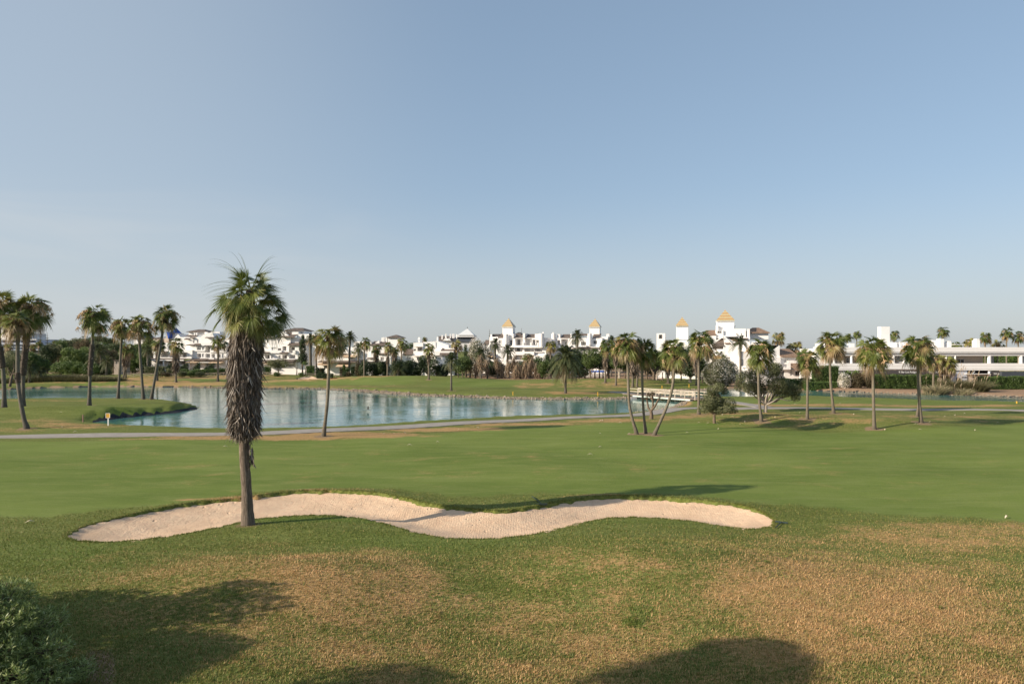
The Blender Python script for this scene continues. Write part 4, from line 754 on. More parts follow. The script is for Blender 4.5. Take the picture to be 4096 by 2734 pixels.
fan_palm('fan palm cut by the picture edge with shaggy bulge on its trunk', NG, (17, 1631), [(14, 1500), (-4, 1348)], (4, 1192, 80), 18, seed=26, n=46, nseg=20, dryb=0.3, boots=(1385, 1470, 28), dark=True)
fan_palm('fan palm with silvery rough band halfway up, alone on the grass spit', NG, (357, 1622), [(361, 1482), (370, 1370), (374, 1299)], (377, 1236, 68), 14, seed=27, n=42, nseg=20, dryb=0.08, boots=(1378, 1502, 22), dark=True, wind=0.15)
fan_palm('slim fan palm with ragged brown neck on the grass spit', NG, (472, 1593), [(480, 1459), (487, 1340)], (485, 1282, 52), 11, seed=28, n=38, nseg=18, dryb=0.25, skirts=[(1300, 1350, 26)], dark=True)
fan_palm('fan palm on the spit that bows slightly, second from its tip', NG, (574, 1596), [(563, 1459), (556, 1330)], (556, 1272, 56), 12, seed=29, n=42, nseg=18, dryb=0.15, dark=True)
fan_palm('fan palm leaning out over the tip of the grass spit', NG, (605, 1596), [(629, 1459), (650, 1330)], (658, 1237, 60), 12, seed=30, n=42, nseg=20, dryb=0.1, dark=True, skirts=[(1275, 1300, 30)])
# far-left small palms
BG = 'fan palms across the lake'
for k, (lab, base, tr, cr, wp, sk, dr, Yf) in enumerate([
    ('far fan palm with bulbous grey skirt on twin stems', (492, 1516), [(500, 1470)], (509, 1377, 30), 7, [(1400, 1466, 29)], .15, None),
    ('second stem and crown just behind the bulbous grey skirt', (503, 1515), [(502, 1450)], (498, 1392, 24), 7, [], .2, 208),
    ('far fan palm mostly hidden behind the leaning spit palm', (628, 1522), [(630, 1440)], (632, 1362, 28), 8, [(1405, 1440, 16)], .1, None),
    ('far fan palm wearing a spindle shaped grey skirt before the terraces', (704, 1528), [(703, 1500), (702, 1410)], (702, 1360, 33), 7.5, [(1404, 1482, 27)], 0.0, None),
    ('slender far fan palm near the shaggy giant, bare stem over the water', (871, 1525), [(872, 1460), (873, 1383)], (875, 1348, 33), 8, [], .1, None),
    ('tall thin palm right behind the lone path palm', (1266, 1500), [(1266, 1400)], (1266, 1336, 24), 6, [], .1, 228),
    ('slender far palm at the dark shrubs, smooth stem', (1457, 1513), [(1457, 1400)], (1460, 1355, 25), 6, [], .1, None),
    ('far palm with long dangling grey beard beside the gabled house', (1504, 1505), [(1505, 1440)], (1505, 1383, 22), 6, [(1392, 1448, 20)], .05, None),
    ('far palm on the green mound crest with a knot of dead leaves', (1550, 1514), [(1551, 1430)], (1554, 1375, 22), 7, [(1422, 1455, 13)], .25, None),
    ('far palm beside the knotted one with broad grey skirt', (1576, 1505), [(1577, 1450)], (1579, 1390, 19), 7, [(1402, 1446, 22)], .05, 226),
    ('far palm in front of the small hip-roofed tower', (1606, 1500), [(1606, 1438)], (1606, 1358, 26), 6, [], .2, 230),
    ('far palm with white tree guard and short beard before the gable', (1715, 1519), [(1715, 1430)], (1716, 1380, 25), 6.5, [(1412, 1452, 14)], .15, None),
    ('little palm head peeping over the gabled white house', (1698, 1460), [(1698, 1400)], (1698, 1350, 12), 4, [], .1, 262),
    ('withered looking palm head in front of the tent roof', (1824, 1500), [(1824, 1420)], (1824, 1370, 27), 6, [], .45, 238),
    ('low leafy palm on short trunk before the cream awnings', (1344, 1498), [(1344, 1470)], (1345, 1443, 23), 7, [], .15, None),
    ('tiny low palm behind the timber rail', (1411, 1500), [(1411, 1485)], (1411, 1464, 21), 6, [], .0, None),
    ('brown collared palm between the two gold tipped towers', (2202, 1500), [(2202, 1440)], (2202, 1368, 25), 7, [], .3, 228),
    ('low green palm among the dead palms', (2108, 1500), [(2108, 1450)], (2108, 1418, 24), 8, [], .0, 215),
    ('far palm with fat pale skirt near the pool', (2421, 1525), [(2422, 1460)], (2424, 1365, 32), 7, [(1392, 1466, 21)], .05, None),
    ('far palm on the lawn with slim skirt, nearer than the pool palms', (2464, 1541), [(2463, 1470)], (2463, 1383, 27), 7, [(1412, 1457, 17)], .3, None),
    ('grey bearded palm seen between the clump stems', (2531, 1548), [(2531, 1490)], (2531, 1405, 22), 9, [(1426, 1496, 23)], .2, None),
    ('twin grey bearded palm touching the one between the clump stems', (2548, 1548), [(2549, 1490)], (2550, 1400, 22), 8, [(1422, 1497, 17)], .2, None),
    ('short shaded palm with brown beard under the dark pines', (2673, 1532), [(2672, 1500)], (2672, 1448, 20), 8, [(1458, 1500, 15)], .4, None),
    ('shaded palm with a long grey curtain beside the straight tall palm', (2785, 1541), [(2784, 1490)], (2783, 1385, 24), 6, [(1394, 1482, 15)], .2, None),
    ('rounded fan palm rising above the white oleander', (2874, 1500), [(2874, 1460)], (2874, 1413, 30), 8, [], .1, 190),
    ('stocky palm behind the arcade beside the brown hip roof', (3112, 1500), [(3112, 1400)], (3112, 1334, 27), 4.5, [], .3, 230),
    ('bushy palm head over the middle of the arcade roof', (3184, 1500), [(3184, 1420)], (3184, 1371, 25), 5, [], .4, 215),
    ('small palm head just beside the bushy one over the low roofs', (3161, 1500), [(3161, 1430)], (3160, 1376, 18), 4, [], .3, 220),
    ('small open palm head behind the gently curving tall palm', (3391, 1500), [(3391, 1400)], (3391, 1337, 18), 4, [], .0, 240),
    ('small palm head next to the rooftop tower, lighter green', (3427, 1500), [(3427, 1400)], (3427, 1327, 17), 4, [], .0, 240),
    ('palm head behind the white rooftop tower with dark nest of leaves', (3576, 1500), [(3574, 1400)], (3578, 1326, 19), 5, [(1340, 1362, 14)], .0, 230),
    ('tallest small palm over the arcade with grey neck', (3772, 1500), [(3770, 1400)], (3772, 1311, 24), 5, [(1322, 1336, 9)], .0, 230),
    ('squat palm head beside the square rooftop boxes', (3825, 1500), [(3825, 1430)], (3825, 1372, 20), 5, [], .1, 220),
    ('browned bushy palm over the arcade roof edge', (3878, 1500), [(3878, 1420)], (3878, 1358, 27), 6, [], .4, 220),
    ('palm with dark knot under its head over the open gallery', (3941, 1500), [(3941, 1400)], (3941, 1335, 23), 5, [(1350, 1370, 10)], .0, 220),
    ('wide green palm head low over the gallery roof', (3991, 1500), [(3991, 1430)], (3991, 1368, 28), 5, [], .3, 224),
    ('high palm with grey knot over the open gallery columns', (4026, 1500), [(4026, 1400)], (4026, 1317, 25), 5.5, [(1332, 1347, 11)], .0, 220),
    ('palm at the far end of the arcade beside the high knotted one', (4073, 1500), [(4073, 1400)], (4073, 1330, 24), 5.5, [(1345, 1356, 8)], .05, 220),
    ('little skyline palm between tiered pines and woodland', (221, 1500), [(221, 1410)], (221, 1362, 14), 4, [], .0, 290),
    ('small palm standing before the far white hotel balconies', (155, 1500), [(154, 1420)], (155, 1366, 15), 3.5, [(1376, 1386, 8)], .1, 270),
    ('brownish palm before the far hotel near the picture edge', (30, 1500), [(30, 1420)], (33, 1372, 20), 8, [], .4, 240),
    ('shaggy small palm between the scaly trunk and the hotel end', (129, 1500), [(129, 1420)], (129, 1378, 16), 6, [(1386, 1410, 14)], .4, 262)]):
    fan_palm(lab, BG, base, tr, cr, wp, sk, n=30, nseg=12, seed=100 + k, Y=Yf, dryb=dr, stalk=2)
# ------------------------------------------------------------------ date palms
DG = 'feather-leaved date palms across the lake'
date_palm('large date palm with wide drooping feathery crown on the far lawn', DG, (2262, 1572), (2263, 1428, 74), 9.5, n=96, nl=40, seed=201, el1=-1.25, dead=0.16, trunk=[(2262, 1500)], bend=0.95, wl=0.2, wind=0.0)
for k, (lab, base, cr, wp, kw) in enumerate([
    ('sparse windblown date palm at the water side of the round tree', (1805, 1562), (1805, 1440, 44), 8, dict(n=34, nl=24, el1=-0.35, wind=0.5)),
    ('date palm high above the roofs left of the two chimneys', (1396, 1500), (1400, 1345, 30), 8, dict(Y=232)),
    ('date palm in front of the chimneyed white house', (1435, 1505), (1433, 1392, 33), 8, dict(Y=226, n=34, dead=.15)),
    ('thick-trunked date palm beside the dark cypress', (1243, 1498), (1241, 1352, 25), 11, dict(Y=230, n=34, dead=.15)),
    ('stemless date palm spreading wide at the dark bushes', (1594, 1500), (1594, 1478, 44), 12, dict(Y=214, n=44, el1=-0.3)),
    ('stemless date palm below the clipped round tree', (1748, 1506), (1748, 1488, 40), 12, dict(Y=214, n=40, el1=-0.25)),
    ('tall date palm before the hotel, nearest its tiered pines', (1978, 1500), (1981, 1375, 31), 9, dict(Y=222, n=40, el1=-0.9)),
    ('date palm leaning on the hotel balconies, second from the tall one', (2028, 1500), (2031, 1398, 34), 8, dict(Y=222, n=40, el1=-0.9)),
    ('date palm with yellowing fronds beside the white blossoms', (1920, 1500), (1921, 1412, 29), 8, dict(Y=218, n=36, dead=.15)),
    ('highest date palm, before the second gold tipped hotel tower', (2309, 1500), (2309, 1342, 36), 8, dict(Y=224, n=44, el1=-0.85)),
    ('windswept date palm before the large white gable', (2962, 1500), (2962, 1368, 44), 8.5, dict(Y=178, n=36, el1=-0.5, wind=-0.5, dead=.08)),
    ('date palm head right beside the pale skirted pool palm', (2445, 1510), (2447, 1362, 30), 6, dict(Y=226, n=36)),
    ('orange hearted date palm beside the first terraces', (591, 1500), (591, 1398, 27), 8, dict(Y=238, n=36, dead=.2)),
    ('bushy date palm in front of the woodland', (405, 1500), (403, 1405, 36), 8, dict(Y=232, n=42, dead=.12)),
    ('low drooping date palm thicket at the woodland foot', (425, 1500), (430, 1445, 34), 10, dict(Y=226, n=36, dead=.25, el1=-0.9)),
    ('arching date palm close by the low thicket', (372, 1500), (368, 1435, 30), 9, dict(Y=228, n=32, dead=.2)),
    ('dark date palm behind the reed bed hanging over the grass', (118, 1530), (118, 1470, 36), 10, dict(Y=178, n=36, el1=-1.1)),
    ('smaller dark date palm beside the reed bed one', (165, 1530), (163, 1482, 28), 10, dict(Y=182, n=32, el1=-1.1)),
    ]):
    date_palm(lab, DG, base, cr, wp, seed=220 + k, **kw)
rg = np.random.default_rng(9)
DL = ['dead brown palm nearest the dark pine, fronds hanging to the ground', 'dead palm with a thick collapsed head below the white blossoms', 'slumped dead palm beside the blossoms', 'dead palm with twisted top before the low awning', 'tall dead palm with bunched brown fronds under the date palm', 'dead palm leaning over the timber rail',
      'dead palm whose fronds fan outward mid row', 'shaggy dead palm right of the second date palm', 'dead palm with bare crossing stems', 'dead palm shaped like a ragged column', 'dead palm below the low green palm', 'dead palm with pale hanging ribbons', 'highest dead palm with ragged spire top', 'dead palm with broad brown mop', 'short dead palm near the big date palm', 'last dead palm before the small pine',
      'small dead palm stub between the ragged columns', 'low dead palm heap at the row front']
for k, l in enumerate(DL):
    px_ = [1880, 1902, 1925, 1950, 1990, 2008, 2030, 2052, 2070, 2085, 2103, 2120, 2126, 2140, 2155, 2170, 2063, 2010][k]; top = [1425, 1440, 1418, 1440, 1428, 1450, 1440, 1425, 1450, 1460, 1445, 1440, 1425, 1450, 1455, 1462, 1470, 1472][k]
    date_palm(l, 'dead palms in a row before the hotel', (px_, 1521), (px_ + rg.uniform(-4, 4), top + 6, 24 + 9 * rg.random()), 6, seed=300 + k, n=17, nl=13, el0=1.25, el1=-1.5, bend=2.3, dead=0.2 + .5 * rg.random(), mat_='brown', wl=0.15, wd=0.055, name='dead_palm', Y=208 + 5 * rg.random(), sk=(top + 10, top + 55, 10))
# ------------------------------------------------------------------ trees
tree('small round-headed olive tree with two tiers of foliage and a forked stem', 'olive tree', 'olive trees on the near bank', (2858, 1692), [(2868, 1545, 24, 20), (2845, 1560, 26, 20), (2850, 1583, 32, 20), (2895, 1562, 18, 16), (2830, 1607, 36, 26), (2868, 1612, 34, 28), (2908, 1615, 34, 28), (2888, 1636, 40, 18), (2828, 1634, 32, 18), (2922, 1640, 22, 12), (2858, 1598, 26, 24)], leaf='olive', size=0.125, tone=0.55, spread=0.34, wpx=10, split=(2857, 1655), name='olive_tree', dens=2.6, seed=3)
tree('wide dark olive tree with twisting pale limbs beyond the path', 'olive tree', 'olive trees on the near bank', (3062, 1648), [(2985, 1520, 34, 34), (3010, 1500, 34, 28), (3045, 1490, 32, 30), (3075, 1480, 34, 26), (3110, 1475, 26, 24), (3000, 1552, 40, 26), (3045, 1545, 42, 34), (3095, 1530, 44, 40), (3130, 1545, 44, 34), (3165, 1560, 40, 30), (3195, 1565, 22, 22), (3180, 1588, 22, 16), (3115, 1570, 34, 16), (3060, 1562, 30, 14), (2965, 1548, 18, 18), (3090, 1462, 18, 12)], leaf='olive', size=0.155, tone=0.48, spread=0.34, wpx=12, split=(3064, 1618), name='olive_tree', wood='palewood', dens=2.5, seed=4, zr=0.6)
def pruned():
    rng = np.random.default_rng(8); b = gp(2605, 1675); Y = b[1]; root = empty('pruned_tree', b, 'small leafless pruned tree in front of the three palms, stubby limbs', 'bare tree'); mb = MB()
    def L_(pts, w0, w1): mb.tube(spline([P(a, c, Y) + V3(0, d, 0) for a, c, d in pts], 10), np.linspace(w0, w1, 10), 8, tone=0)
    L_([(2605, 1679, 0), (2606, 1660, 0), (2604, 1643, 0)], .24, .17)
    L_([(2604, 1645, 0), (2595, 1632, .2), (2592, 1612, .3), (2589, 1596, .3), (2592, 1588, .3)], .12, .07); L_([(2604, 1643, 0), (2612, 1625, 0), (2610, 1600, 0), (2607, 1582, -.1), (2613, 1573, -.2)], .13, .06)
    L_([(2606, 1640, 0), (2618, 1622, -.3), (2626, 1605, -.4), (2635, 1590, -.4)], .13, .08); L_([(2610, 1600, 0), (2600, 1585, .3), (2594, 1578, .5)], .09, .06); L_([(2612, 1620, 0), (2616, 1600, .4), (2614, 1584, .5), (2612, 1576, .4)], .08, .05)
    mb.build('trunk', M['wood'], root, smooth=True); mb = MB()
    for (a, c, d) in [(2592, 1586, .3), (2613, 1572, -.2), (2636, 1588, -.4), (2594, 1577, .5), (2588, 1594, .3), (2609, 1574, .3), (2602, 1580, 0)]:
        o = P(a, c, Y) + V3(0, d, 0); n = 70; dd = nrm(rng.normal(0, 1, (n, 3)) + V3(0, 0, .4)); hang_strips(mb, rng, np.tile(o, (n, 1)) + rng.normal(0, .08, (n, 3)), dd, rng.uniform(.12, .34, n), np.full(n, .012), 3, rng.random(n))
    mb.build('twigs', M['brownish'], root)
pruned()
TB = 'trees and bushes on the far side'
def tr(label, base, lobes, Y, leaf='dark', **k): return tree(label, k.pop('cat', 'tree'), k.pop('group', TB), base, lobes, Y=Y, leaf=leaf, **k)
cyp = [(1210, 1350, 5, 12), (1210, 1372, 10, 16), (1209, 1395, 14, 18), (1211, 1420, 17, 20), (1210, 1440, 17, 18)]
tr('tall dark column-shaped cypress beside the white terraced house', (1210, 1500), cyp, 226, 'dark', seed=31, wpx=6, zr=1.0, size=.38, name='cypress', cat='cypress', tone=.4, dens=3)
tr('clipped ball topiary tree on a thin stem next to the cypress', (1221, 1500), [(1221, 1453, 12, 8)], 224, 'green', seed=32, wpx=3, name='topiary_tree', zr=1, size=.3)
tr('open umbrella pine rising behind the shaggy palm and roofs', (1105, 1500), [(1118, 1300, 15, 8), (1130, 1308, 14, 7), (1103, 1310, 12, 8), (1120, 1318, 16, 7), (1095, 1322, 12, 6), (1140, 1299, 6, 6)], 265, 'dark', seed=33, wpx=4, name='pine_tree', split=(1107, 1340), dens=1.3)
tr('spreading feathery shrub tree in front of the brown roofed terraces', (1114, 1500), [(1095, 1452, 22, 13), (1120, 1446, 24, 13), (1140, 1456, 20, 13), (1110, 1462, 26, 12)], 222, 'olive', seed=34, wpx=4, dens=2)
tr('pale bare branched tree before the first terraces', (904, 1502), [(898, 1432, 10, 8), (909, 1436, 8, 8)], 226, 'brownish', seed=35, wpx=3, dens=.6, wood='palewood')
tr('pale bare branched tree beside the clipped ball', (1187, 1502), [(1180, 1446, 9, 8), (1193, 1443, 9, 8)], 226, 'brownish', seed=36, wpx=4, dens=.7, wood='palewood')
tr('large rounded green tree before the gabled house', (1712, 1508), [(1695, 1440, 22, 20), (1722, 1435, 24, 20), (1740, 1455, 18, 20), (1700, 1465, 26, 24), (1722, 1475, 26, 22), (1685, 1455, 12, 18)], 216, 'dark', tone=.6, seed=37, wpx=7, trunkless=False, size=.4)
for k, (l, px_, pyb, rx, ry, lf, tn, Y) in enumerate([
    ('dark bush beside the tiny low palm', 1462, 1503, 26, 34, 'dark', .5, 216), ('dark bush filling the gap between the bearded palms', 1500, 1505, 30, 30, 'dark', .45, 218), ('dark tangled bush at the mound palm', 1535, 1503, 26, 32, 'dark', .45, 217),
    ('greyish brown twiggy bush beside the dark ones', 1436, 1505, 14, 30, 'brownish', .4, 217), ('deep green bush behind the stemless date palm', 1640, 1508, 34, 40, 'dark', .35, 218), ('dark bush under the tower palm', 1590, 1503, 30, 36, 'dark', .3, 222), ('dark bush closing the row by the round tree', 1668, 1510, 24, 30, 'dark', .25, 216),
    ('dark green shrub behind the second stemless date palm', 1775, 1508, 30, 28, 'dark', .3, 217), ('white flowering oleander bush left of the tall hotel date palm', 1905, 1500, 46, 78, 'olive', .4, 226), ('dense shrub below the hotel between the dead palms', 1985, 1505, 50, 30, 'dark', .4, 217), ('dense shrub behind the ragged dead palms', 2090, 1505, 50, 30, 'dark', .35, 217),
    ('dark shrub behind the big date palm', 2230, 1505, 40, 30, 'dark', .3, 216), ('dark undergrowth bush beside the pool', 2320, 1508, 40, 20, 'dark', .3, 218)]):
    shrub(l, TB, px_, pyb, rx, ry, Y=Y, leaf=lf, tone=tn, seed=400 + k, flowers=.22 if 'flowering' in l else 0)
tr('tall thin dark cypress beside the withered palm', (1862, 1505), [(1862, 1390, 6, 16), (1862, 1412, 8, 18), (1862, 1435, 9, 18)], 224, 'dark', seed=39, wpx=4, name='cypress', cat='cypress')
PN = 'umbrella pines along the far lawn'
for k, (l, bx, by, lob, Y, lf, tn, wp) in enumerate([
    ('dark pine with a low rounded head left of the dead palms', 1850, 1518, [(1840, 1452, 20, 14), (1862, 1446, 20, 14), (1850, 1462, 26, 14), (1872, 1458, 14, 14)], 208, 'pine', .4, 5),
    ('second stem and head of the low dark pines at the dead palms', 1833, 1517, [(1830, 1458, 16, 12), (1822, 1468, 14, 12)], 210, 'pine', .4, 4),
    ('dark pine behind those, near the tall cypress', 1866, 1519, [(1866, 1440, 16, 12)], 212, 'dark', .5, 4),
    ('little olive pine leaning before the big date palm', 2176, 1519, [(2172, 1468, 18, 15), (2182, 1455, 14, 12), (2170, 1480, 15, 10)], 200, 'pine', .55, 4.5),
    ('dark pine behind the big date palm', 2290, 1520, [(2300, 1430, 20, 22), (2320, 1418, 20, 18), (2330, 1440, 22, 20), (2300, 1450, 24, 18)], 204, 'dark', .45, 6),
    ('lighter green rounded pine by the pool fence', 2362, 1520, [(2350, 1420, 18, 16), (2372, 1416, 20, 16), (2385, 1435, 16, 16), (2362, 1445, 26, 16)], 201, 'pine', .5, 6),
    ('dark pine at the pool behind the skirted palm', 2398, 1520, [(2400, 1440, 18, 22), (2392, 1425, 12, 14)], 210, 'dark', .5, 5),
    ('pine with forked pale stems near the pool', 2475, 1525, [(2460, 1425, 24, 18), (2490, 1425, 26, 20), (2475, 1445, 30, 16), (2505, 1440, 20, 18)], 200, 'pine', .45, 5),
    ('forked white-stemmed tree beneath the pines', 2478, 1526, [(2470, 1450, 22, 14), (2496, 1446, 18, 16)], 194, 'pine', .35, 6),
    ('wide flat umbrella pine seen between the slanting palm and the straight one', 2615, 1538, [(2590, 1440, 26, 14), (2618, 1424, 30, 17), (2645, 1430, 26, 16), (2600, 1425, 22, 14), (2632, 1447, 34, 12), (2662, 1440, 18, 13)], 174, 'pine', .6, 11),
    ('leaning pale stemmed tree under the flat umbrella pine', 2627, 1530, [(2640, 1458, 26, 16), (2660, 1450, 18, 16)], 184, 'pine', .45, 7),
    ('dark trunked pine between the clump stems', 2588, 1526, [(2578, 1448, 24, 20), (2560, 1440, 18, 18), (2598, 1455, 20, 16)], 190, 'dark', .45, 8),
    ('deep shaded pine left of the big dark one', 2690, 1528, [(2690, 1448, 26, 22), (2712, 1440, 22, 22), (2700, 1465, 26, 18)], 188, 'dark', .3, 9),
    ('big dark leafy tree with pale forked trunk beside the white oleander', 2761, 1537, [(2735, 1420, 20, 22), (2760, 1408, 24, 22), (2780, 1425, 24, 24), (2745, 1450, 34, 26), (2782, 1455, 30, 28), (2800, 1440, 16, 22), (2755, 1478, 36, 18), (2722, 1462, 18, 22), (2806, 1465, 18, 20)], 175, 'dark', .5, 10),
    ('dark pine at the back over the slim pool palm', 2435, 1524, [(2430, 1435, 20, 20), (2446, 1448, 20, 18)], 206, 'dark', .35, 7),
    ('shadowy tree behind the grey bearded pair', 2540, 1526, [(2520, 1440, 24, 20), (2545, 1430, 22, 18), (2535, 1455, 28, 16)], 196, 'dark', .35, 8)]):
    tr(l, (bx, by), [(a, c, rx * 1.3, ry * 1.35) for a, c, rx, ry in lob] + [(lob[0][0] + 6, lob[-1][1] + 12, lob[0][2] * 1.1, lob[0][3])], Y, lf, tone=tn + .08, wpx=wp, seed=430 + k, name='pine_tree', cat='pine tree', group=PN, wood='palewood' if 'pale' in l or 'white' in l else 'wood', size=.36)
for k, (px_, Y) in enumerate([(2190, 205), (2222, 203), (2244, 207), (2275, 204), (2340, 206), (2412, 206), (2500, 200), (2565, 190), (2650, 186), (2205, 210), (2315, 207), (2380, 207)]):
    tr(['dark slim trunked pine nearest the little olive pine', 'thin dark trunk right behind the big date palm', 'slender trunk at the date palm stem', 'dark trunk in the shade past the date palm', 'thin pine in the pool shade', 'shaded trunk beside the skirted pool palm', 'shaded trunk near the first clump palm', 'dark stem seen left of the clump middle', 'dark stem beneath the flat pine', 'thin leaning trunk behind the little olive pine', 'slim shaded stem before the blue parasols', 'shaded stem right of the blue parasols'][k],
       (px_, 1520), [(px_ + 4, 1452 + (k * 7) % 12, 20, 17), (px_ - 10, 1462, 16, 14)], Y, 'dark', tone=.3 + .04 * (k % 4), wpx=5, seed=460 + k, name='pine_tree', cat='pine tree', group=PN, size=.38)
shrub('huge white flowering oleander beside the small olive tree', 'white oleanders', 2876, 1545, 66, 56, Y=166, leaf='olive', tone=.3, seed=41, nl=9, size=.19, flowers=.22, name='oleander', dens=2.4)
shrub('smaller round white oleander between the hedges and brown shrubs', 'white oleanders', 3378, 1550, 24, 30, Y=157, leaf='olive', tone=.4, seed=42, nl=4, size=.2, flowers=.95, name='oleander')
shrub('white flowering bush peeping over the wide olive', 'white oleanders', 3105, 1500, 20, 26, Y=158, leaf='olive', tone=.4, seed=43, nl=3, size=.26, flowers=.6, name='oleander')
for k, (l, px_, pyb, rx, ry, lf, tn, Y) in enumerate([
    ('russet brown shrub next to the small white oleander', 3430, 1549, 30, 30, 'brownish', .4, 156), ('russet brown shrub running to the thick straight palm', 3470, 1549, 28, 32, 'brownish', .35, 156), ('green brown shrub meeting the long hedge', 3500, 1549, 20, 24, 'brownish', .5, 156),
    ('low bush at the bank below the stepped hedges', 3215, 1547, 22, 20, 'olive', .45, 160), ('grey grassy bush at the foot of the stepped hedges', 3236, 1547, 16, 16, 'olive', .6, 158)]):
    shrub(l, 'shrubs along the arcade bank', px_, pyb, rx, ry, Y=Y, leaf=lf, tone=tn, seed=480 + k, nl=6, size=.26)
def hx(px_, Y): return ((px_ - CX) / F * Y, Y)
HG = 'clipped hedges below the arcade'
hedge('lower long bright hedge along the bank behind the fan palm', HG, hx(3225, 157), hx(3350, 157), 2.0, 2.0, 'green', .45, seed=51, size=.24)
hedge('upper bright hedge step before the porch', HG, hx(3130, 160), hx(3270, 160), 2.3, 1.5, 'green', .6, seed=52, size=.24)
hedge('tall dark cut hedge block beside the porch', HG, hx(3252, 162), hx(3360, 162), 4.6, 1.5, 'green', .4, seed=53, size=.24)
hedge('long green hedge in front of the bar sign', HG, hx(3498, 155), hx(3756, 155), 2.75, 2.0, 'green', .42, seed=54, size=.24, lump=.2)
hedge('dense green hedge running out of view past the pampas grass', HG, hx(3920, 154), hx(4300, 154), 2.55, 2.2, 'green', .45, seed=55, size=.24, lump=.2)
# clipped garden hedges before the terraces
for k, (l, x0, x1, h0, h1, Y, lf) in enumerate([
    ('low boxy hedge nearest the woodland', 575, 618, 2.2, 2.2, 226, 'olive'), ('boxy hedge with rounded end, second in the row', 622, 652, 2.4, 2.4, 226, 'olive'), ('sloping topped dark hedge wedge, first', 660, 688, 2.2, 3.6, 232, 'dark'), ('small block hedge before the skirted palm', 662, 690, 2.0, 2.0, 224, 'olive'), ('sloping dark hedge wedge beside the skirted palm', 712, 748, 2.0, 3.8, 232, 'dark'), ('small block hedge right of the skirted palm', 718, 752, 2.0, 2.0, 224, 'green'),
    ('sloping dark hedge wedge below the cream awning', 764, 796, 2.0, 3.8, 232, 'dark'), ('paired low block hedges below the awning', 778, 822, 1.9, 1.9, 224, 'green'), ('sloping dark hedge wedge, fourth along', 812, 852, 2.0, 3.8, 232, 'dark'), ('block hedge before the slender palm', 836, 868, 1.9, 1.9, 224, 'green'), ('low hedge run ending at the shaggy giant', 872, 915, 2.0, 2.0, 226, 'green'),
    ('flat low hedge between shaggy giant and feathery tree', 1048, 1080, 2.2, 2.2, 226, 'green'), ('block hedge right of the ball topiary', 1222, 1256, 2.8, 2.8, 222, 'green'), ('low hedge behind the lone path palm', 1262, 1296, 2.2, 2.2, 226, 'dark'), ('long low hedge crossing behind the lone path palm', 1262, 1330, 1.3, 1.3, 212, 'dark'), ('brown green hedge beside the low leafy palm', 1356, 1372, 2.6, 2.6, 222, 'brownish'), ('block hedge with a bird shaped topiary', 1368, 1394, 2.4, 2.4, 222, 'green'), ('dark hedge at the foot of the chimneyed house', 1400, 1440, 2.8, 2.8, 228, 'dark')]):
    hedge(l, 'clipped garden hedges before the terraces', hx(x0, Y), hx(x1, Y), h0, 1.8, lf, .45, seed=500 + k, size=.34, top1=h1)
shrub('bird shaped topiary on the block hedge', TB, 1375, 1474, 7, 10, Y=222, leaf='green', seed=56, nl=2)
for k, (px_, ry, l) in enumerate([(726, 12, 'grey green bush on the dry slope beside the skirted palm foot'), (765, 13, 'round deep green bush on the dry slope'), (800, 11, 'grey bush on the dry slope before the block hedges'), (640, 12, 'low bush on the dry slope near the leaning palms'), (668, 9, 'brownish low bush on the dry slope'), (1105, 10, 'low green bush left of the timber rail'), (1208, 9, 'low bush under the cypress'), (1380, 11, 'small dark bush at the tiny palm'), (1396, 10, 'brownish small bush behind the rail')]):
    shrub(l, 'low bushes on the dry slope', px_, 1505, 22 if k < 5 else 14, ry, Y=216, leaf=['olive', 'green', 'olive', 'olive', 'brownish', 'green', 'green', 'dark', 'brownish'][k], seed=530 + k, tone=.5, nl=3)
# woodland on the left
WL = ['rounded bright green tree low in the woodland', 'olive brown tree crown high in the woodland', 'feathery tree on the woodland skyline', 'dark flat topped pine on the woodland skyline', 'second flat topped pine on the skyline', 'brownish tree in the middle of the woodland', 'green tree beside the woodland edge', 'dark tree above the little hut', 'bright green tree by the blue roofed tower', 'yellow green tree under the blue roof', 'shaded tree behind the twin stemmed palm', 'green bush at the woodland foot near the small bunker', 'wide green bush at the woodland foot', 'dark green bush at the woodland foot', 'bushy tree beside the tiered pines', 'dark lower tree under the tiered pines', 'olive tree at the back of the woods', 'small tree by the far hotel end', 'rounded bush before the far hotel', 'grey green tree nearest the picture edge', 'tall green tree between the blue roofed towers', 'dark bush at the hut', 'grey crowned tree filling the woodland centre', 'brown tinted tree near the bushy date palm']
WD = [(290, 1420, 40, 26, 'green', .6, 240), (330, 1390, 42, 26, 'brownish', .6, 262), (272, 1376, 34, 16, 'olive', .5, 285), (392, 1352, 34, 12, 'dark', .8, 290), (432, 1360, 28, 11, 'dark', .8, 285), (300, 1440, 46, 26, 'brownish', .5, 248), (355, 1415, 40, 26, 'green', .5, 250), (455, 1395, 36, 30, 'dark', .7, 262), (560, 1380, 30, 24, 'green', .6, 262), (588, 1375, 24, 26, 'pine', .8, 262), (500, 1430, 40, 34, 'dark', .5, 250), (245, 1462, 40, 22, 'green', .5, 232), (300, 1466, 46, 22, 'green', .4, 230), (365, 1472, 34, 20, 'green', .3, 226), (222, 1400, 30, 24, 'olive', .5, 270), (190, 1410, 34, 34, 'dark', .3, 262), (240, 1385, 26, 20, 'olive', .6, 280), (140, 1440, 26, 20, 'green', .5, 240), (100, 1430, 30, 24, 'green', .4, 238), (40, 1440, 34, 34, 'olive', .5, 228), (540, 1410, 34, 30, 'pine', .6, 255), (415, 1475, 34, 16, 'dark', .3, 232), (395, 1395, 40, 24, 'olive', .3, 270), (440, 1425, 30, 26, 'brownish', .3, 246)]
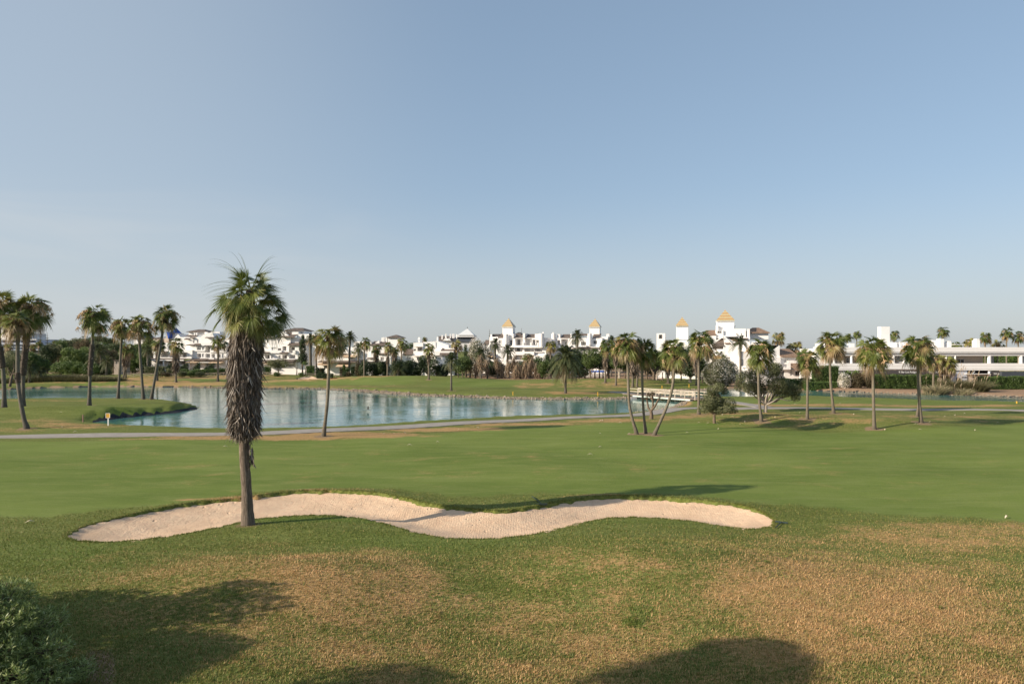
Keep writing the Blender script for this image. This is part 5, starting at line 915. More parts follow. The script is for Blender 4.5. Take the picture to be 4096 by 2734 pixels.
for k, (l, (a, b, rx, ry, lf, tn, Y)) in enumerate(zip(WL, WD)):
    rr = np.random.default_rng(600 + k); lob = [(a + rx * rr.uniform(-.7, .7), b + ry * rr.uniform(-.5, .8), rx * rr.uniform(.45, .7), ry * rr.uniform(.5, .8)) for _ in range(8)] + [(a, b + ry * .7, rx * .95, ry * .95)]
    tr(l, (a, 1500), lob, Y, lf, tone=min(tn + .15, .85), wpx=6, seed=620 + k, group='woodland trees beyond the far shore', size=.34, zr=.6, spread=.34, dens=2.3)
for k, (a, b, rx, ry, Y) in enumerate([(3700, 1440, 60, 60, 240), (3860, 1430, 60, 50, 235), (3960, 1440, 50, 52, 232), (4060, 1430, 60, 46, 236), (4200, 1430, 70, 50, 236), (3560, 1440, 60, 50, 236)]):
    tr(['green tree mass behind the arcade near the tower', 'green tree seen through the open gallery, first bay', 'green tree seen through the second open bay', 'green tree seen through the last open bay', 'tree beyond the arcade outside the gallery end', 'hidden green tree behind the arcade shops'][k], (a, 1500), [(a - 20, b, rx * .5, ry * .7), (a + 20, b + 5, rx * .5, ry * .7), (a, b + 20, rx * .7, ry * .7)], Y, 'green', tone=.5, wpx=8, seed=660 + k, group='trees behind the arcade', size=.45)
for k, (l, a, b, rx, ry, lf, tn, Y) in enumerate([('tall rounded green tree at the back of the woods near the tiered pines', 255, 1395, 34, 34, 'green', .7, 275), ('tall olive toned tree at the back of the woods', 320, 1372, 40, 26, 'olive', .5, 288), ('broad bright tree under the flat topped pines', 385, 1385, 44, 30, 'green', .7, 280), ('dark broad tree at the woodland end near the hut', 462, 1400, 36, 36, 'green', .45, 270), ('bright green crown in front of the brown ones', 335, 1420, 34, 24, 'green', .85, 245), ('tree screening the foot of the far hotel', 150, 1440, 44, 34, 'green', .55, 236), ('dark tree by the picture edge before the hotel', 60, 1450, 50, 30, 'green', .4, 232), ('green tree between the twin stemmed palm and blue tower', 530, 1425, 34, 34, 'green', .7, 246), ('low leafy tree beside the first terraces', 575, 1425, 26, 30, 'green', .5, 244)]):
    rr = np.random.default_rng(800 + k); lob = [(a + rx * rr.uniform(-.7, .7), b + ry * rr.uniform(-.5, .8), rx * rr.uniform(.45, .7), ry * rr.uniform(.5, .8)) for _ in range(8)] + [(a, b + ry * .7, rx * .95, ry * .95), (a, 1470, rx * .9, 22)]
    tr(l, (a, 1500), lob, Y, lf, tone=tn, wpx=6, seed=820 + k, group='woodland trees beyond the far shore', size=.34, zr=.6, spread=.34, dens=2.3)
for k, (l, a, ry, Y) in enumerate([('wood beyond the picture edge, tree nearest the hotel', -120, 60, 240), ('wood beyond the picture edge, second tree', -230, 70, 250), ('wood beyond the picture edge, third tree', -350, 55, 235), ('wood beyond the picture edge, fourth tree', -480, 75, 250), ('wood beyond the picture edge, fifth tree', -620, 60, 240), ('wood beyond the picture edge, sixth tree', -770, 70, 255), ('wood beyond the picture edge, seventh tree', -930, 65, 245), ('wood beyond the picture edge, eighth tree', -1100, 70, 250)]):
    rr = np.random.default_rng(1000 + k); b_ = 1500 - ry; lob = [(a + 60 * rr.uniform(-.8, .8), b_ + ry * rr.uniform(-.5, .8), 60 * rr.uniform(.45, .7), ry * rr.uniform(.4, .6)) for _ in range(7)] + [(a, b_ + ry * .5, 60, ry * .5)]
    tr(l, (a, 1500), lob, Y, ['green', 'dark', 'olive'][k % 3], tone=.55, wpx=6, seed=1020 + k, group='woodland trees beyond the far shore', size=.45, zr=.6, spread=.34, dens=1.8)
norfolk('broad tiered pine by the far hotel', 161, 1320, 38, 300, 9, 1); norfolk('slimmer tiered pine right of the broad one, dark below', 189, 1331, 46, 270, 11, 2)
norfolk('small tiered pine left of the first gold tipped tower', 1958, 1316, 26, 330, 12, 3, 1.5); norfolk('tiered pine just right of the first gold tipped tower', 2048, 1303, 30, 310, 12, 4); norfolk('thin spire of a tiered pine over the hotel roof', 2086, 1312, 24, 330, 9, 5)
tr('young orange green tree behind the third house', (1640, 1500), [(1640, 1385, 20, 12), (1655, 1378, 16, 10), (1625, 1392, 14, 12)], 262, 'pine', tone=.8, seed=70, wpx=4)
tr('pale green tree behind the first palm of the row', (1385, 1500), [(1382, 1378, 18, 12), (1370, 1385, 14, 10)], 262, 'green', tone=.5, seed=71, wpx=4)
# lake-side tall reeds, pampas, small tree by the reeds
for k, (l, a, b, rx, ry, lf, tn, Y) in enumerate([('dense evergreen behind the first dead palms', 1890, 1455, 34, 26, 'dark', .45, 234), ('dense evergreen hiding the hotel foot under the tall date palm', 1965, 1462, 44, 20, 'dark', .4, 234), ('dense evergreen hiding the hotel foot mid row', 2060, 1462, 46, 20, 'dark', .5, 234), ('leafy evergreen under the right end of the first hotel wing', 2140, 1452, 38, 26, 'green', .4, 234), ('leafy evergreen between the two hotel wings', 2205, 1450, 36, 28, 'dark', .5, 233), ('dark evergreen under the second hotel wing', 2270, 1450, 40, 28, 'dark', .4, 234), ('bright leaved evergreen near the pool', 2350, 1445, 40, 26, 'green', .5, 236), ('evergreen behind the skirted pool palm', 2430, 1450, 40, 30, 'dark', .5, 234), ('evergreen past the pool before the large white block', 2510, 1448, 44, 34, 'green', .35, 230),
        ('large dark evergreen below the small white tower', 2610, 1450, 46, 40, 'dark', .5, 198), ('large green evergreen under the plain white block', 2670, 1440, 44, 44, 'pine', .5, 197), ('dark evergreen joining the forked white tree', 2725, 1445, 40, 44, 'dark', .4, 196), ('small evergreen left of the big oleander', 2810, 1475, 26, 34, 'dark', .45, 182)]):
    rr = np.random.default_rng(900 + k); lob = [(a + rx * rr.uniform(-.7, .7), b + ry * rr.uniform(-.6, .7), rx * rr.uniform(.4, .6), ry * rr.uniform(.45, .7)) for _ in range(7)] + [(a, b + ry * .4, rx * .85, ry * .8)]
    tr(l, (a, 1510), lob, Y, lf, tone=tn, wpx=5, seed=920 + k, group='evergreens before the hotels', size=.34, zr=.6, spread=.32, dens=2.2)
blades('reed_bed', 'dense reed bed with brown base on the far shore left', 'stuff', -46 * 2.46, 181, 20, 3.0, 9000, 2.1, 0.035, 'reed', tone=(.1, .7), seed=71)
tree('low multi-stemmed tree with grey foliage behind the palm foot group', 'tree', TB, (40, 1545), [(50, 1440, 26, 18), (75, 1430, 20, 16), (30, 1450, 22, 16), (100, 1465, 18, 14)], Y=165, leaf='olive', wpx=9, seed=72, split=(48, 1500))
for k, (l, px_, Y, rx, h, n, pl, tn) in enumerate([('dry bleached pampas clump leaning over the water', 3745, 143, 2.2, 2.2, 700, 8, (.6, 1)), ('tall green pampas grass clump with upright plumes', 3815, 148, 2.6, 3.2, 1200, 26, (.2, .6)), ('pampas grass clump next to the tall one', 3868, 147, 2.2, 2.6, 900, 14, (.3, .7)), ('rounded pampas grass clump where the right hedge starts', 3905, 146, 2.2, 2.9, 1100, 12, (.3, .6)), ('small brown grass tuft below the stepped hedges', 3212, 150, 1.2, 1.3, 350, 0, (.5, 1)), ('straw coloured tuft at the water edge', 3715, 141.5, 1.5, 1.1, 300, 0, (.7, 1)), ('low pale tuft in front of the pampas clumps', 3850, 141.5, 1.8, 1.3, 350, 3, (.6, 1))]):
    blades('pampas_grass', l, 'thing', (px_ - CX) / F * Y, Y, rx, 1.4, n, h * 1.25, .035, 'reed', 'pampas grasses on the right bank', 'pampas grass', seed=700 + k, lean=.38, curve=.4, plumes=pl, tone=tn)
def big_leaf_plant():
    rng = np.random.default_rng(6); Y = 158; b = V3((3408 - CX) / F * Y, Y, gz((3408 - CX) / F * Y, Y)); root = empty('broad_leaf_plant', b, 'broad upright leaved plant over the small oleander', 'plant', None); mb = MB()
    for k in range(34):
        az = rng.uniform(0, 6.28); o = b + V3(rng.uniform(-1.8, 1.8), rng.uniform(-.5, .5), 2.2); d = V3(math.cos(az) * .5, math.sin(az) * .5, 1); t = np.linspace(0, 1, 5)[:, None]; p = o + d * t * rng.uniform(1.2, 2.0) - UP * t ** 3 * .4; s_ = nrm(np.cross(d, rng.normal(0, 1, 3))); w_ = .22 * np.array([.2, .8, 1, .8, .05])[:, None]
        mb.add(np.stack([p - s_ * w_, p + s_ * w_], 1).reshape(-1, 3), [(2 * i, 2 * i + 1, 2 * i + 3, 2 * i + 2) for i in range(4)], tone=rng.uniform(.4, 1))
        mb.tube([V3(o[0], o[1], b[2]), o], [.05, .04], 4, tone=.2)
    mb.build('leaves', M['green'], root)
big_leaf_plant()
# ------------------------------------------------------------------ foreground oleander at the corner, and the trees outside the frame that shade the lawn
def leafy_bush(label, centre_, lobes, n, seed, name='oleander_bush'):
    rng = np.random.default_rng(seed); b = V3(*centre_, gz(*centre_)); root = empty(name, b, label, 'bush', None); VV = []; TT = []; st = MB()
    wts = np.array([l[3] * l[4] for l in lobes]); wts = wts / wts.sum()
    for (x_, y_, z_, r, rz), w_ in zip(lobes, wts):
        k = int(n * w_); d = nrm(rng.normal(0, 1, (k, 3))); q = rng.random(k) ** 0.5; rad = (0.62 + 0.42 * q) * (1 + 0.12 * np.sin(d[:, 0] * 5 + x_) * np.sin(d[:, 2] * 6 + y_)); c = b + V3(x_, y_, z_) + d * np.array([r, r, rz]) * rad[:, None]; c = c[c[:, 2] > b[2] + .05]; d = d[:len(c)]; rd = rad[:len(c)]
        # each tip is a rosette of narrow leaves round an upward twig
        ax = nrm(nrm(c - b - V3(x_, y_, z_)) * .8 + V3(-.15, 0, .9) + rng.normal(0, .35, (len(c), 3))); m_ = 9
        for j in range(m_):
            a = rng.uniform(0, 6.28, len(c)); u = nrm(np.cross(ax, rng.normal(0, 1, (len(c), 3)))); dr = nrm(ax * rng.uniform(.3, 1.2, len(c))[:, None] + u); L_ = rng.uniform(.08, .15, len(c))[:, None]; s_ = nrm(np.cross(dr, ax + .01)) * .0125; o = c - ax * rng.uniform(0, .13, len(c))[:, None]
            V = np.stack([o, o + dr * L_ * .5 - s_, o + dr * L_, o + dr * L_ * .5 + s_], 1); VV.append(V.reshape(-1, 3)); base = np.clip(rng.beta(2.2, 2.4, len(c)) + .25 * (1 if j < 3 else 0) - .1, 0, 1); TT.append(np.repeat(base, 4))
        for i in rng.integers(0, len(c), 26): st.tube([b + V3(rng.normal(0, .25), rng.normal(0, .25), 0), b + V3(x_, y_, z_) * .6 + rng.normal(0, .15, 3), c[i]], [.028, .016, .006], 5, tone=0)
    V = np.vstack(VV); mesh('foliage', V, [np.arange(len(V)).reshape(-1, 4)], M['bushleaf'], root, tone=np.concatenate(TT)); st.build('stems', M['wood'], root)
_r = np.random.default_rng(15); _L = [(a, c, h * 1.08, r, r * .62) for a, c, h, r in [(-.9, .5, 2.15, .75), (-.2, .2, 2.0, .7), (.4, .7, 1.9, .65), (-1.6, 0, 2.3, .8), (.9, .2, 1.55, .6), (1.3, .8, 1.35, .5), (-.6, -.6, 1.7, .75), (.3, -.7, 1.45, .7), (1.0, -.6, 1.15, .65), (1.7, .1, .95, .55), (-1.5, -1.0, 1.5, .8), (-.4, -1.5, 1.05, .75), (.7, -1.5, .85, .7), (1.5, -1.0, .7, .6), (2.1, -.5, .5, .5), (2.3, .4, .4, .4), (-.2, 1.1, 1.6, .7), (-1.2, 1.0, 1.9, .7), (-2.3, .4, 2.2, .8), (-2.2, -.8, 1.7, .8), (.2, 0, .8, 1.1), (-1.2, 0, 1.0, 1.2)]]
leafy_bush('leafy green oleander bush filling the near corner of the lawn', (-12.6, 17.4), _L, 7500, 91)
def shade_tree(label, x_, y_, lob, seed, size=.3, dens=2.2, r=.2, name='tree', leaf='dark', cat='tree'):
    rng = np.random.default_rng(seed); b = V3(x_, y_, gz(x_, y_)); root = empty(name, b, label, cat); LB = [(b + V3(*l[:3]), (l[3], l[3], l[4])) for l in lob]; mb = MB(); zt = min(l[2] for l in lob) * .6
    limb(mb, rng, b - V3(0, 0, .1), b + V3(0, 0, zt), r * 1.3, r, wob=.04)
    for c, q in LB: limb(mb, rng, b + V3(0, 0, zt), c, r * .6, r * .2)
    mb.build('trunk', M['wood'], root); V, q, t = foliage(rng, LB, size, dens, .45, .25); mesh('crown', V, [q], M[leaf], root, tone=t)
shade_tree('tall tree outside the view whose crown drops a shadow on the dry grass', -15.4, 10.3, [(0, 0, 9.6, 1.5, .8), (2.9, .9, 8.8, .9, .4), (-2.2, -.6, 9.3, .9, .45), (1.4, .4, 9.2, 1.2, .65), (-1.3, -.3, 9.4, 1.1, .6), (.5, -.9, 9.1, 1.2, .6), (2.2, -.3, 9.0, .7, .4)], 93, r=.16)
shade_tree('second tall tree outside the view near the camera side', -19.8, 11.0, [(0, 0, 7.5, 1.2, .7), (1.2, .4, 7.0, .9, .5), (-1.0, -.5, 7.1, 1.0, .5)], 94, r=.16)
shade_tree('broad oleander outside the view throwing the spiky shadow over the lawn', -18.6, 19.6, [(.4, -.9, 3.5, 1.3, .9), (-1.8, -1.8, 4.4, 1.2, .9), (1.1, -1.4, 4.4, 1.1, .8), (.2, -.8, 5.0, 1.0, .7), (-.6, -1.4, 3.3, 1.5, .8), (-1.6, -2.4, 3.6, 1.3, .8), (1.0, -1.6, 2.2, 1.1, .7), (0, 0, 2.9, 1.6, .9), (1.2, .6, 2.3, 1.2, .8), (-1.2, .5, 2.6, 1.4, 1.0), (.6, -1.0, 2.2, 1.2, .9), (.2, -1.9, 2.4, 1.2, .8), (-.6, 1.3, 2.2, 1.1, .8)], 95, size=.22, dens=1.6)
# ------------------------------------------------------------------ buildings: facades written in the columns and rows of a photo crop, at a real distance
class Bld:
    def __init__(s, name, label, D, ox, oy, k, cx, yaw=0, cat='building', group=None):
        s.D, s.ox, s.oy, s.k = D, ox, oy, k; s.c = V3((s.X(cx)), D, 0); s.yaw = R(yaw); s.root = empty(name, (s.c[0], D, 0), label, cat, group); s.parts = {}
    def X(s, cx): return (s.ox + cx * s.k - CX) / F * s.D
    def Z(s, cy): return -1.0 if cy is None else CH - (s.oy + cy * s.k - HZ) / F * s.D
    persp = False                       # True: rows and columns were read at the piece's own depth
    def kf(s, f): return (s.D + f) / s.D if s.persp else 1.0
    def zz(s, cy, f): return s.Z(cy) if cy is None or not s.persp else CH + (s.Z(cy) - CH) * s.kf(f)
    def mb(s, part, m):
        k = (part, m) if part in ('wall', 'awning_bar', 'bar_interior') else (part, m, len(s.parts)); return s.parts.setdefault(k, MB())
    def rot(s, V):
        V = np.array(V, float); c, n = math.cos(s.yaw), math.sin(s.yaw); x_ = (V[:, 0] - s.c[0]) / c if s.yaw else V[:, 0] - s.c[0]; y_ = V[:, 1] - s.D
        V[:, 0] = s.c[0] + x_ * c - y_ * n; V[:, 1] = s.D + x_ * n + y_ * c; return V
    def box(s, x0, x1, y0, y1, f=0, b=6, m='white', part='wall', mb=None):
        mb = mb or s.mb(part, m); a = len(mb.V); kf = s.kf(f); mb.box((s.X(x0) * kf, s.D + f, s.zz(y1, f)), (s.X(x1) * kf, s.D + b, s.zz(y0, f))); mb.V[-1] = s.rot(mb.V[-1])
    def prism(s, pts, f, b, m='white', part='wall'):
        """outline in crop pixels (counter-clockwise or not) pushed from f to b"""
        mb = s.mb(part, m); n = len(pts); V = [(s.X(x_), s.D + f, s.Z(y_)) for x_, y_ in pts] + [(s.X(x_), s.D + b, s.Z(y_)) for x_, y_ in pts]; V = s.rot(V)
        T = [(0, i, i + 1) for i in range(1, n - 1)] + [(n, n + i + 1, n + i) for i in range(1, n - 1)]; Q = [(i, (i + 1) % n, n + (i + 1) % n, n + i) for i in range(n)]; mb.add(V, Q, T)
    def hip(s, x0, x1, yt, yb, f, b, m='tile', ridge=0.0, part='roof', over=0):
        mb = s.mb(part, m); X0, X1, z0, z1 = s.X(x0), s.X(x1), s.Z(yb), s.Z(yt); y0, y1 = s.D + f, s.D + b; mx_ = (X0 + X1) / 2; r = (X1 - X0) / 2 * ridge; my = (y0 + y1) / 2
        V = [(X0, y0, z0), (X1, y0, z0), (X1, y1, z0), (X0, y1, z0), (mx_ - r, my, z1), (mx_ + r, my, z1), (X0, y0, z0 - .15), (X1, y0, z0 - .15), (X1, y1, z0 - .15), (X0, y1, z0 - .15)]
        mb.add(s.rot(V), [(0, 1, 5, 4), (2, 3, 4, 5), (6, 7, 1, 0), (7, 8, 2, 1), (8, 9, 3, 2), (9, 6, 0, 3)], [(1, 2, 5), (3, 0, 4)])
    def shed(s, x0, x1, yt, yb, f, b, m='tile', part='roof', th=.18):
        """roof slope: low edge in front at row yb, high edge behind at row yt"""
        mb = s.mb(part, m); X0, X1, z0, z1 = s.X(x0), s.X(x1), s.Z(yb), s.Z(yt); y0, y1 = s.D + f, s.D + b
        V = [(X0, y0, z0), (X1, y0, z0), (X1, y1, z1), (X0, y1, z1), (X0, y0, z0 - th), (X1, y0, z0 - th), (X1, y1, z1 - th), (X0, y1, z1 - th)]
        mb.add(s.rot(V), [(0, 1, 2, 3), (7, 6, 5, 4), (4, 5, 1, 0), (5, 6, 2, 1), (6, 7, 3, 2), (7, 4, 0, 3)])
    def cyl(s, x0, x1, y0, y1, f, m='white', part='turret'):
        mb = s.mb(part, m); r = (s.X(x1) - s.X(x0)) / 2; c = (s.X(x0) + s.X(x1)) / 2 * s.kf(f); p = s.rot([(c, s.D + f + r, s.zz(y1, f)), (c, s.D + f + r, s.zz(y0, f))]); mb.tube(p, r, 20)
    def opening(s, x0, x1, y0, y1, f, kind):
        pane = {'g': 'glass', 'w': 'shutter', 'd': 'dkshutter'}[kind]; fr = MB(); w_ = .09; X0, X1, Z0, Z1 = s.X(x0) * s.kf(f), s.X(x1) * s.kf(f), s.zz(y1, f), s.zz(y0, f); Y0 = s.D + f
        for a, b in [((X0, Z0), (X1, Z0 + w_)), ((X0, Z1 - w_), (X1, Z1)), ((X0, Z0 + w_), (X0 + w_, Z1 - w_)), ((X1 - w_, Z0 + w_), (X1, Z1 - w_)), (((X0 + X1) / 2 - w_ / 2, Z0 + w_), ((X0 + X1) / 2 + w_ / 2, Z1 - w_))]: fr.box((a[0], Y0 - .08, a[1]), (b[0], Y0 - .003, b[1])); fr.V[-1] = s.rot(fr.V[-1])
        w = fr.build('window', M['frame'], s.root); pn = MB(); pn.box((X0 + w_, Y0 - .045, Z0 + w_), (X1 - w_, Y0 - .012, Z1 - w_)); pn.V[-1] = s.rot(pn.V[-1]); pn.build('pane', M[pane], w)
    def facade(s, x0, x1, y0, y1, ops=(), f=0.0, d=1.7, m='white', back=None, body=6, bm=None):
        """wall skin of depth d with real openings cut in it; ops = (x0,x1,y0,y1,kind) kind b balcony, g glass, w white shutter, d dark shutter, o bare"""
        y1v = 9999 if y1 is None else y1; xs = sorted({x0, x1} | {v for o in ops for v in o[:2]}); ys_ = sorted({y0, y1v} | {v for o in ops for v in o[2:4]})
        for a, b in zip(ys_[:-1], ys_[1:]):
            run = None
            for p, q in zip(xs[:-1], xs[1:]):
                mx_, my = (p + q) / 2, (a + b) / 2; hole = any(o[0] < mx_ < o[1] and o[2] < my < o[3] for o in ops)
                if not hole: run = (run[0], q) if run else (p, q)
                if hole or q == xs[-1]:
                    if run: s.box(run[0], run[1], a, None if b == 9999 else b, f, f + d, m); run = None
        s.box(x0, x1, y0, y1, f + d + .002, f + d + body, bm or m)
        for o in ops:
            a, b, c, e, k = o[:5]
            if k in 'gwd': s.box(a, b, c, e, f + .28, f + d, 'white'); s.opening(a, b, c, e, f + .277, k)
            elif k == 'b':
                w_ = b - a; dk = o[5] if len(o) > 5 else 'g'; s.opening(a + w_ * .15, a + w_ * .15 + min(w_ * .55, 40), c + (e - c) * .12, e, f + d, dk)
    def finish(s):
        for k, mb in s.parts.items(): mb.build(k[0], M[k[1]], s.root)
        return s.root
WB = 'white apartment buildings across the lake'
# A: first stepped terraces
b = Bld('apartment_building', 'stepped white terraces with brown roofs, directly beside the shaggy giant palm', 250, 560, 1180, .298, 660, -6, group=WB)
b.facade(165, 330, 638, 780, [(180, 230, 660, 700, 'w')], f=1, body=7); b.prism([(330, 640), (445, 520), (480, 560), (640, 560), (640, 780), (330, 780)], 2.5, 9)
b.box(540, 760, 482, 530, 5, 11); b.hip(525, 800, 450, 484, 4, 12, ridge=.35); b.shed(525, 640, 500, 540, 4, 8); b.shed(560, 640, 545, 590, 1, 5)
b.facade(640, 880, 560, 735, [(680, 702, 600, 642, 'w'), (735, 757, 600, 642, 'w'), (822, 850, 598, 642, 'w')], f=1.5, body=7); b.shed(650, 710, 530, 572, .8, 4); b.prism([(790, 560), (875, 505), (960, 505), (985, 570), (985, 640), (790, 640)], 1.2, 8); b.box(790, 850, 495, 560, 6, 8); b.box(790, 812, 490, 530, 4, 5, part='chimney'); b.box(835, 850, 492, 540, 3, 4, part='chimney')
b.prism([(860, 490), (985, 486), (985, 560), (860, 560)], 5, 9, 'white2'); b.shed(875, 990, 540, 568, .2, 3.5)
b.facade(800, 1180, 572, 640, [(880, 960, 590, 632, 'b'), (1060, 1100, 590, 632, 'w')], f=2.2, body=6)
b.facade(720, 1180, 680, 850, [(765, 825, 685, 735, 'b', 'w'), (840, 875, 690, 735, 'w'), (887, 952, 684, 768, 'b', 'd'), (962, 1022, 690, 738, 'b', 'w'), (1062, 1102, 690, 764, 'b', 'w'), (768, 825, 783, 838, 'b', 'd'), (840, 870, 785, 830, 'w'), (888, 952, 786, 840, 'b', 'w'), (972, 1020, 788, 840, 'b', 'w'), (1062, 1100, 790, 840, 'b', 'w'), (1116, 1150, 784, 836, 'w')], f=0, body=8)
b.shed(715, 830, 640, 668, -.8, 2.2); b.shed(620, 720, 655, 668, -.5, 2); b.box(830, 1185, 638, 680, -.25, .6); b.box(990, 1185, 632, 640, .2, 1.0)
b.box(715, 885, 738, 752, -.3, -.01); b.box(955, 1180, 738, 770, -.3, -.01); b.shed(702, 950, 848, 868, -2.6, -.02); b.shed(950, 1185, 852, 868, -2.2, -.02); b.box(940, 1020, 838, 862, -.6, -.02)
b.facade(700, 1185, 870, None, [(770, 830, 905, 960, 'o'), (900, 1050, 905, 960, 'o')], f=-.6, body=6)
b.shed(700, 850, 882, 900, -4.2, -.7, 'awning', 'awning', .06); b.shed(860, 1000, 884, 902, -3.6, -.7, 'awnw', 'awning', .06); b.shed(1010, 1180, 885, 905, -4, -.7, 'awning', 'awning', .06); b.shed(885, 1010, 672, 682, -1.6, -.3, 'dkshutter', 'awning', .05)
b.facade(165, 440, 780, 850, [(270, 380, 790, 832, 'b', 'w'), (395, 430, 790, 830, 'w')], f=-.4, body=6); b.box(160, 445, 735, 782, -.9, -.41); b.shed(265, 385, 750, 765, -2.2, -.92, 'tile'); b.box(300, 370, 762, 772, -2, -.92, 'awnw', 'awning')
b.facade(440, 720, 735, 850, [(530, 570, 772, 832, 'b', 'd'), (575, 640, 780, 832, 'b', 'w'), (460, 500, 780, 830, 'w')], f=-.7, body=6); b.box(525, 645, 768, 773, -2.6, -.7, 'dkshutter', 'pergola'); b.box(640, 648, 773, 835, -2.6, -2.3, 'dkshutter', 'pergola'); b.prism([(640, 835), (720, 790), (720, 850), (640, 850)], -1.2, -.71)
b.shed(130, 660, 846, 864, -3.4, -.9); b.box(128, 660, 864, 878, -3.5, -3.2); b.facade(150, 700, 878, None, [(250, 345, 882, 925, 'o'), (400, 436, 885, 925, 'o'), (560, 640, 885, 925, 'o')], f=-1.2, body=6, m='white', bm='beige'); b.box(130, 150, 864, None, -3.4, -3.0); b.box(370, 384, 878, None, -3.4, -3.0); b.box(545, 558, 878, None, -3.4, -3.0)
for cx_ in (660, 690): b.box(cx_, cx_ + 14, 500, 535, 3, 3.8, part='chimney')
b.finish()
# B: second terraces
b = Bld('apartment_building', 'white terraced block with big brown slope, between shaggy palm and cypress', 246, 560, 1180, .298, 1900, -6, group=WB)
b.box(1880, 2150, 464, 532, 4, 11); b.hip(1868, 2165, 430, 468, 3, 12, ridge=.4); b.opening(2112, 2132, 500, 525, 4, 'g'); b.box(2010, 2100, 490, 535, 2, 4)
b.facade(1640, 2110, 566, 685, [(1670, 1700, 595, 640, 'w'), (1820, 1850, 597, 645, 'w'), (1915, 1948, 597, 645, 'w')], f=1.5, body=8); b.shed(1600, 1750, 518, 568, .8, 4.5); b.shed(1795, 1890, 522, 566, .8, 4); b.prism([(1740, 568), (1790, 500), (1800, 500), (1800, 568)], .6, 5); b.shed(1890, 2080, 478, 560, -.2, 5); b.prism([(1880, 480), (1900, 476), (2010, 560), (2010, 640), (1880, 640)], .8, 1.45)
b.box(1750, 1870, 475, 500, 6, 8, 'dkshutter', 'pergola'); b.box(1775, 1795, 500, 570, 3, 4, part='chimney'); b.box(2080, 2330, 520, 585, 2, 9, 'white'); b.box(2250, 2330, 540, 600, 0, 2)
b.facade(1640, 2005, 685, 870, [(1760, 1830, 700, 738, 'w'), (1845, 1895, 712, 740, 'o'), (1912, 1965, 686, 744, 'b', 'w'), (1672, 1735, 797, 852, 'b', 'd'), (1755, 1790, 808, 850, 'w'), (1858, 1895, 808, 852, 'w'), (1910, 1975, 800, 852, 'b', 'd')], f=0, body=8)
b.box(1640, 1910, 740, 778, -.5, -.01); b.shed(1670, 1740, 762, 775, -1.8, -.52); b.shed(1900, 2005, 762, 775, -1.8, -.02); b.box(1715, 1995, 640, 684, .3, 1.4)
b.facade(2005, 2240, 680, 870, [(2012, 2095, 690, 776, 'b', 'd'), (2012, 2100, 800, 852, 'b', 'w'), (2150, 2180, 700, 745, 'w')], f=-.6, body=8); b.shed(2000, 2245, 610, 672, -1.2, 3.6); b.box(2072, 2110, 738, 780, -1.2, -.61); b.box(1990, 2112, 850, 862, -1.4, -.61)
b.shed(1920, 2130, 862, 884, -3.6, -.7); b.shed(1640, 1900, 866, 884, -3.4, -.7); b.facade(1640, 2240, 884, None, [(1660, 1740, 930, 990, 'o'), (2000, 2100, 910, 960, 'o')], f=-.9, body=6); b.shed(1650, 1760, 900, 918, -3.6, -.95, 'awning', 'awning', .06); b.shed(2000, 2110, 898, 912, -3.2, -.95, 'awnw', 'awning', .06)
b.facade(2240, 2480, 680, None, [(2330, 2345, 650, 690, 'd')][:0], f=1.2, body=7); b.facade(2350, 2600, 610, 760, [], f=3, body=6)
b.finish()
# C0: dark roofed low block, C: chimneyed house
b = Bld('house', 'low white house with dark roof behind the cypress and lone path palm', 248, 1180, 1200, .298, 300, -6, group=WB)
b.facade(150, 330, 600, None, [(256, 272, 640, 662, 'g'), (250, 275, 750, 810, 'w')], f=1, body=8); b.facade(240, 420, 690, None, [(250, 280, 745, 812, 'w'), (250, 280, 850, 876, 'w')], f=-.5, body=6); b.shed(236, 440, 655, 712, -1, 4); b.box(400, 445, 640, 700, 3, 7, 'dkshutter')
b.finish()
b = Bld('house', 'white house with three chimneys and little hip-roofed tower', 240, 1180, 1200, .298, 1000, -7, group=WB)
b.facade(415, 850, 720, 830, [(540, 600, 735, 775, 'w'), (640, 715, 742, 775, 'b', 'w'), (722, 800, 742, 778, 'b', 'w')], f=0, body=7); b.shed(525, 680, 655, 716, -.6, 4.2); b.prism([(640, 716), (680, 660), (720, 716)], -.5, 3); b.box(530, 562, 628, 700, 3, 4.6); b.box(660, 770, 630, 680, 3, 8, 'white'); b.shed(640, 840, 735, 760, -2.6, -.02, 'awning', 'awning', .06)
b.shed(745, 835, 680, 718, .2, 3.2); b.box(820, 850, 672, 720, -.2, 2)
b.shed(325, 850, 810, 828, -2.8, -.02); b.box(375, 850, 795, 812, -.7, -.05); b.facade(300, 850, 829, None, [(380, 460, 870, 915, 'o'), (610, 720, 860, 905, 'o')], f=-.8, body=6, m='white', bm='beige'); b.shed(308, 485, 846, 868, -4, -.82, 'awning', 'awning', .06); b.shed(590, 760, 848, 888, -4.2, -.82, 'awning', 'awning', .06)
b.facade(765, 1010, 555, 800, [(975, 1004, 640, 688, 'w'), (1030, 1031, 600, 601, 'o')][:1], f=1.2, body=8); b.facade(1010, 1215, 605, 800, [(1045, 1075, 640, 685, 'w')], f=.4, body=8); b.shed(1005, 1205, 548, 604, -.2, 4.5); b.prism([(1010, 606), (1100, 540), (1110, 545), (1110, 606)], 2, 6); b.prism([(765, 560), (800, 550), (1010, 560), (1010, 600), (765, 600)], 3, 8, 'white')
b.box(1125, 1150, 500, 560, 3, 3.9, part='chimney'); b.box(1152, 1167, 495, 560, 3, 3.9, part='chimney'); b.box(1184, 1206, 492, 560, 3, 3.9, part='chimney')
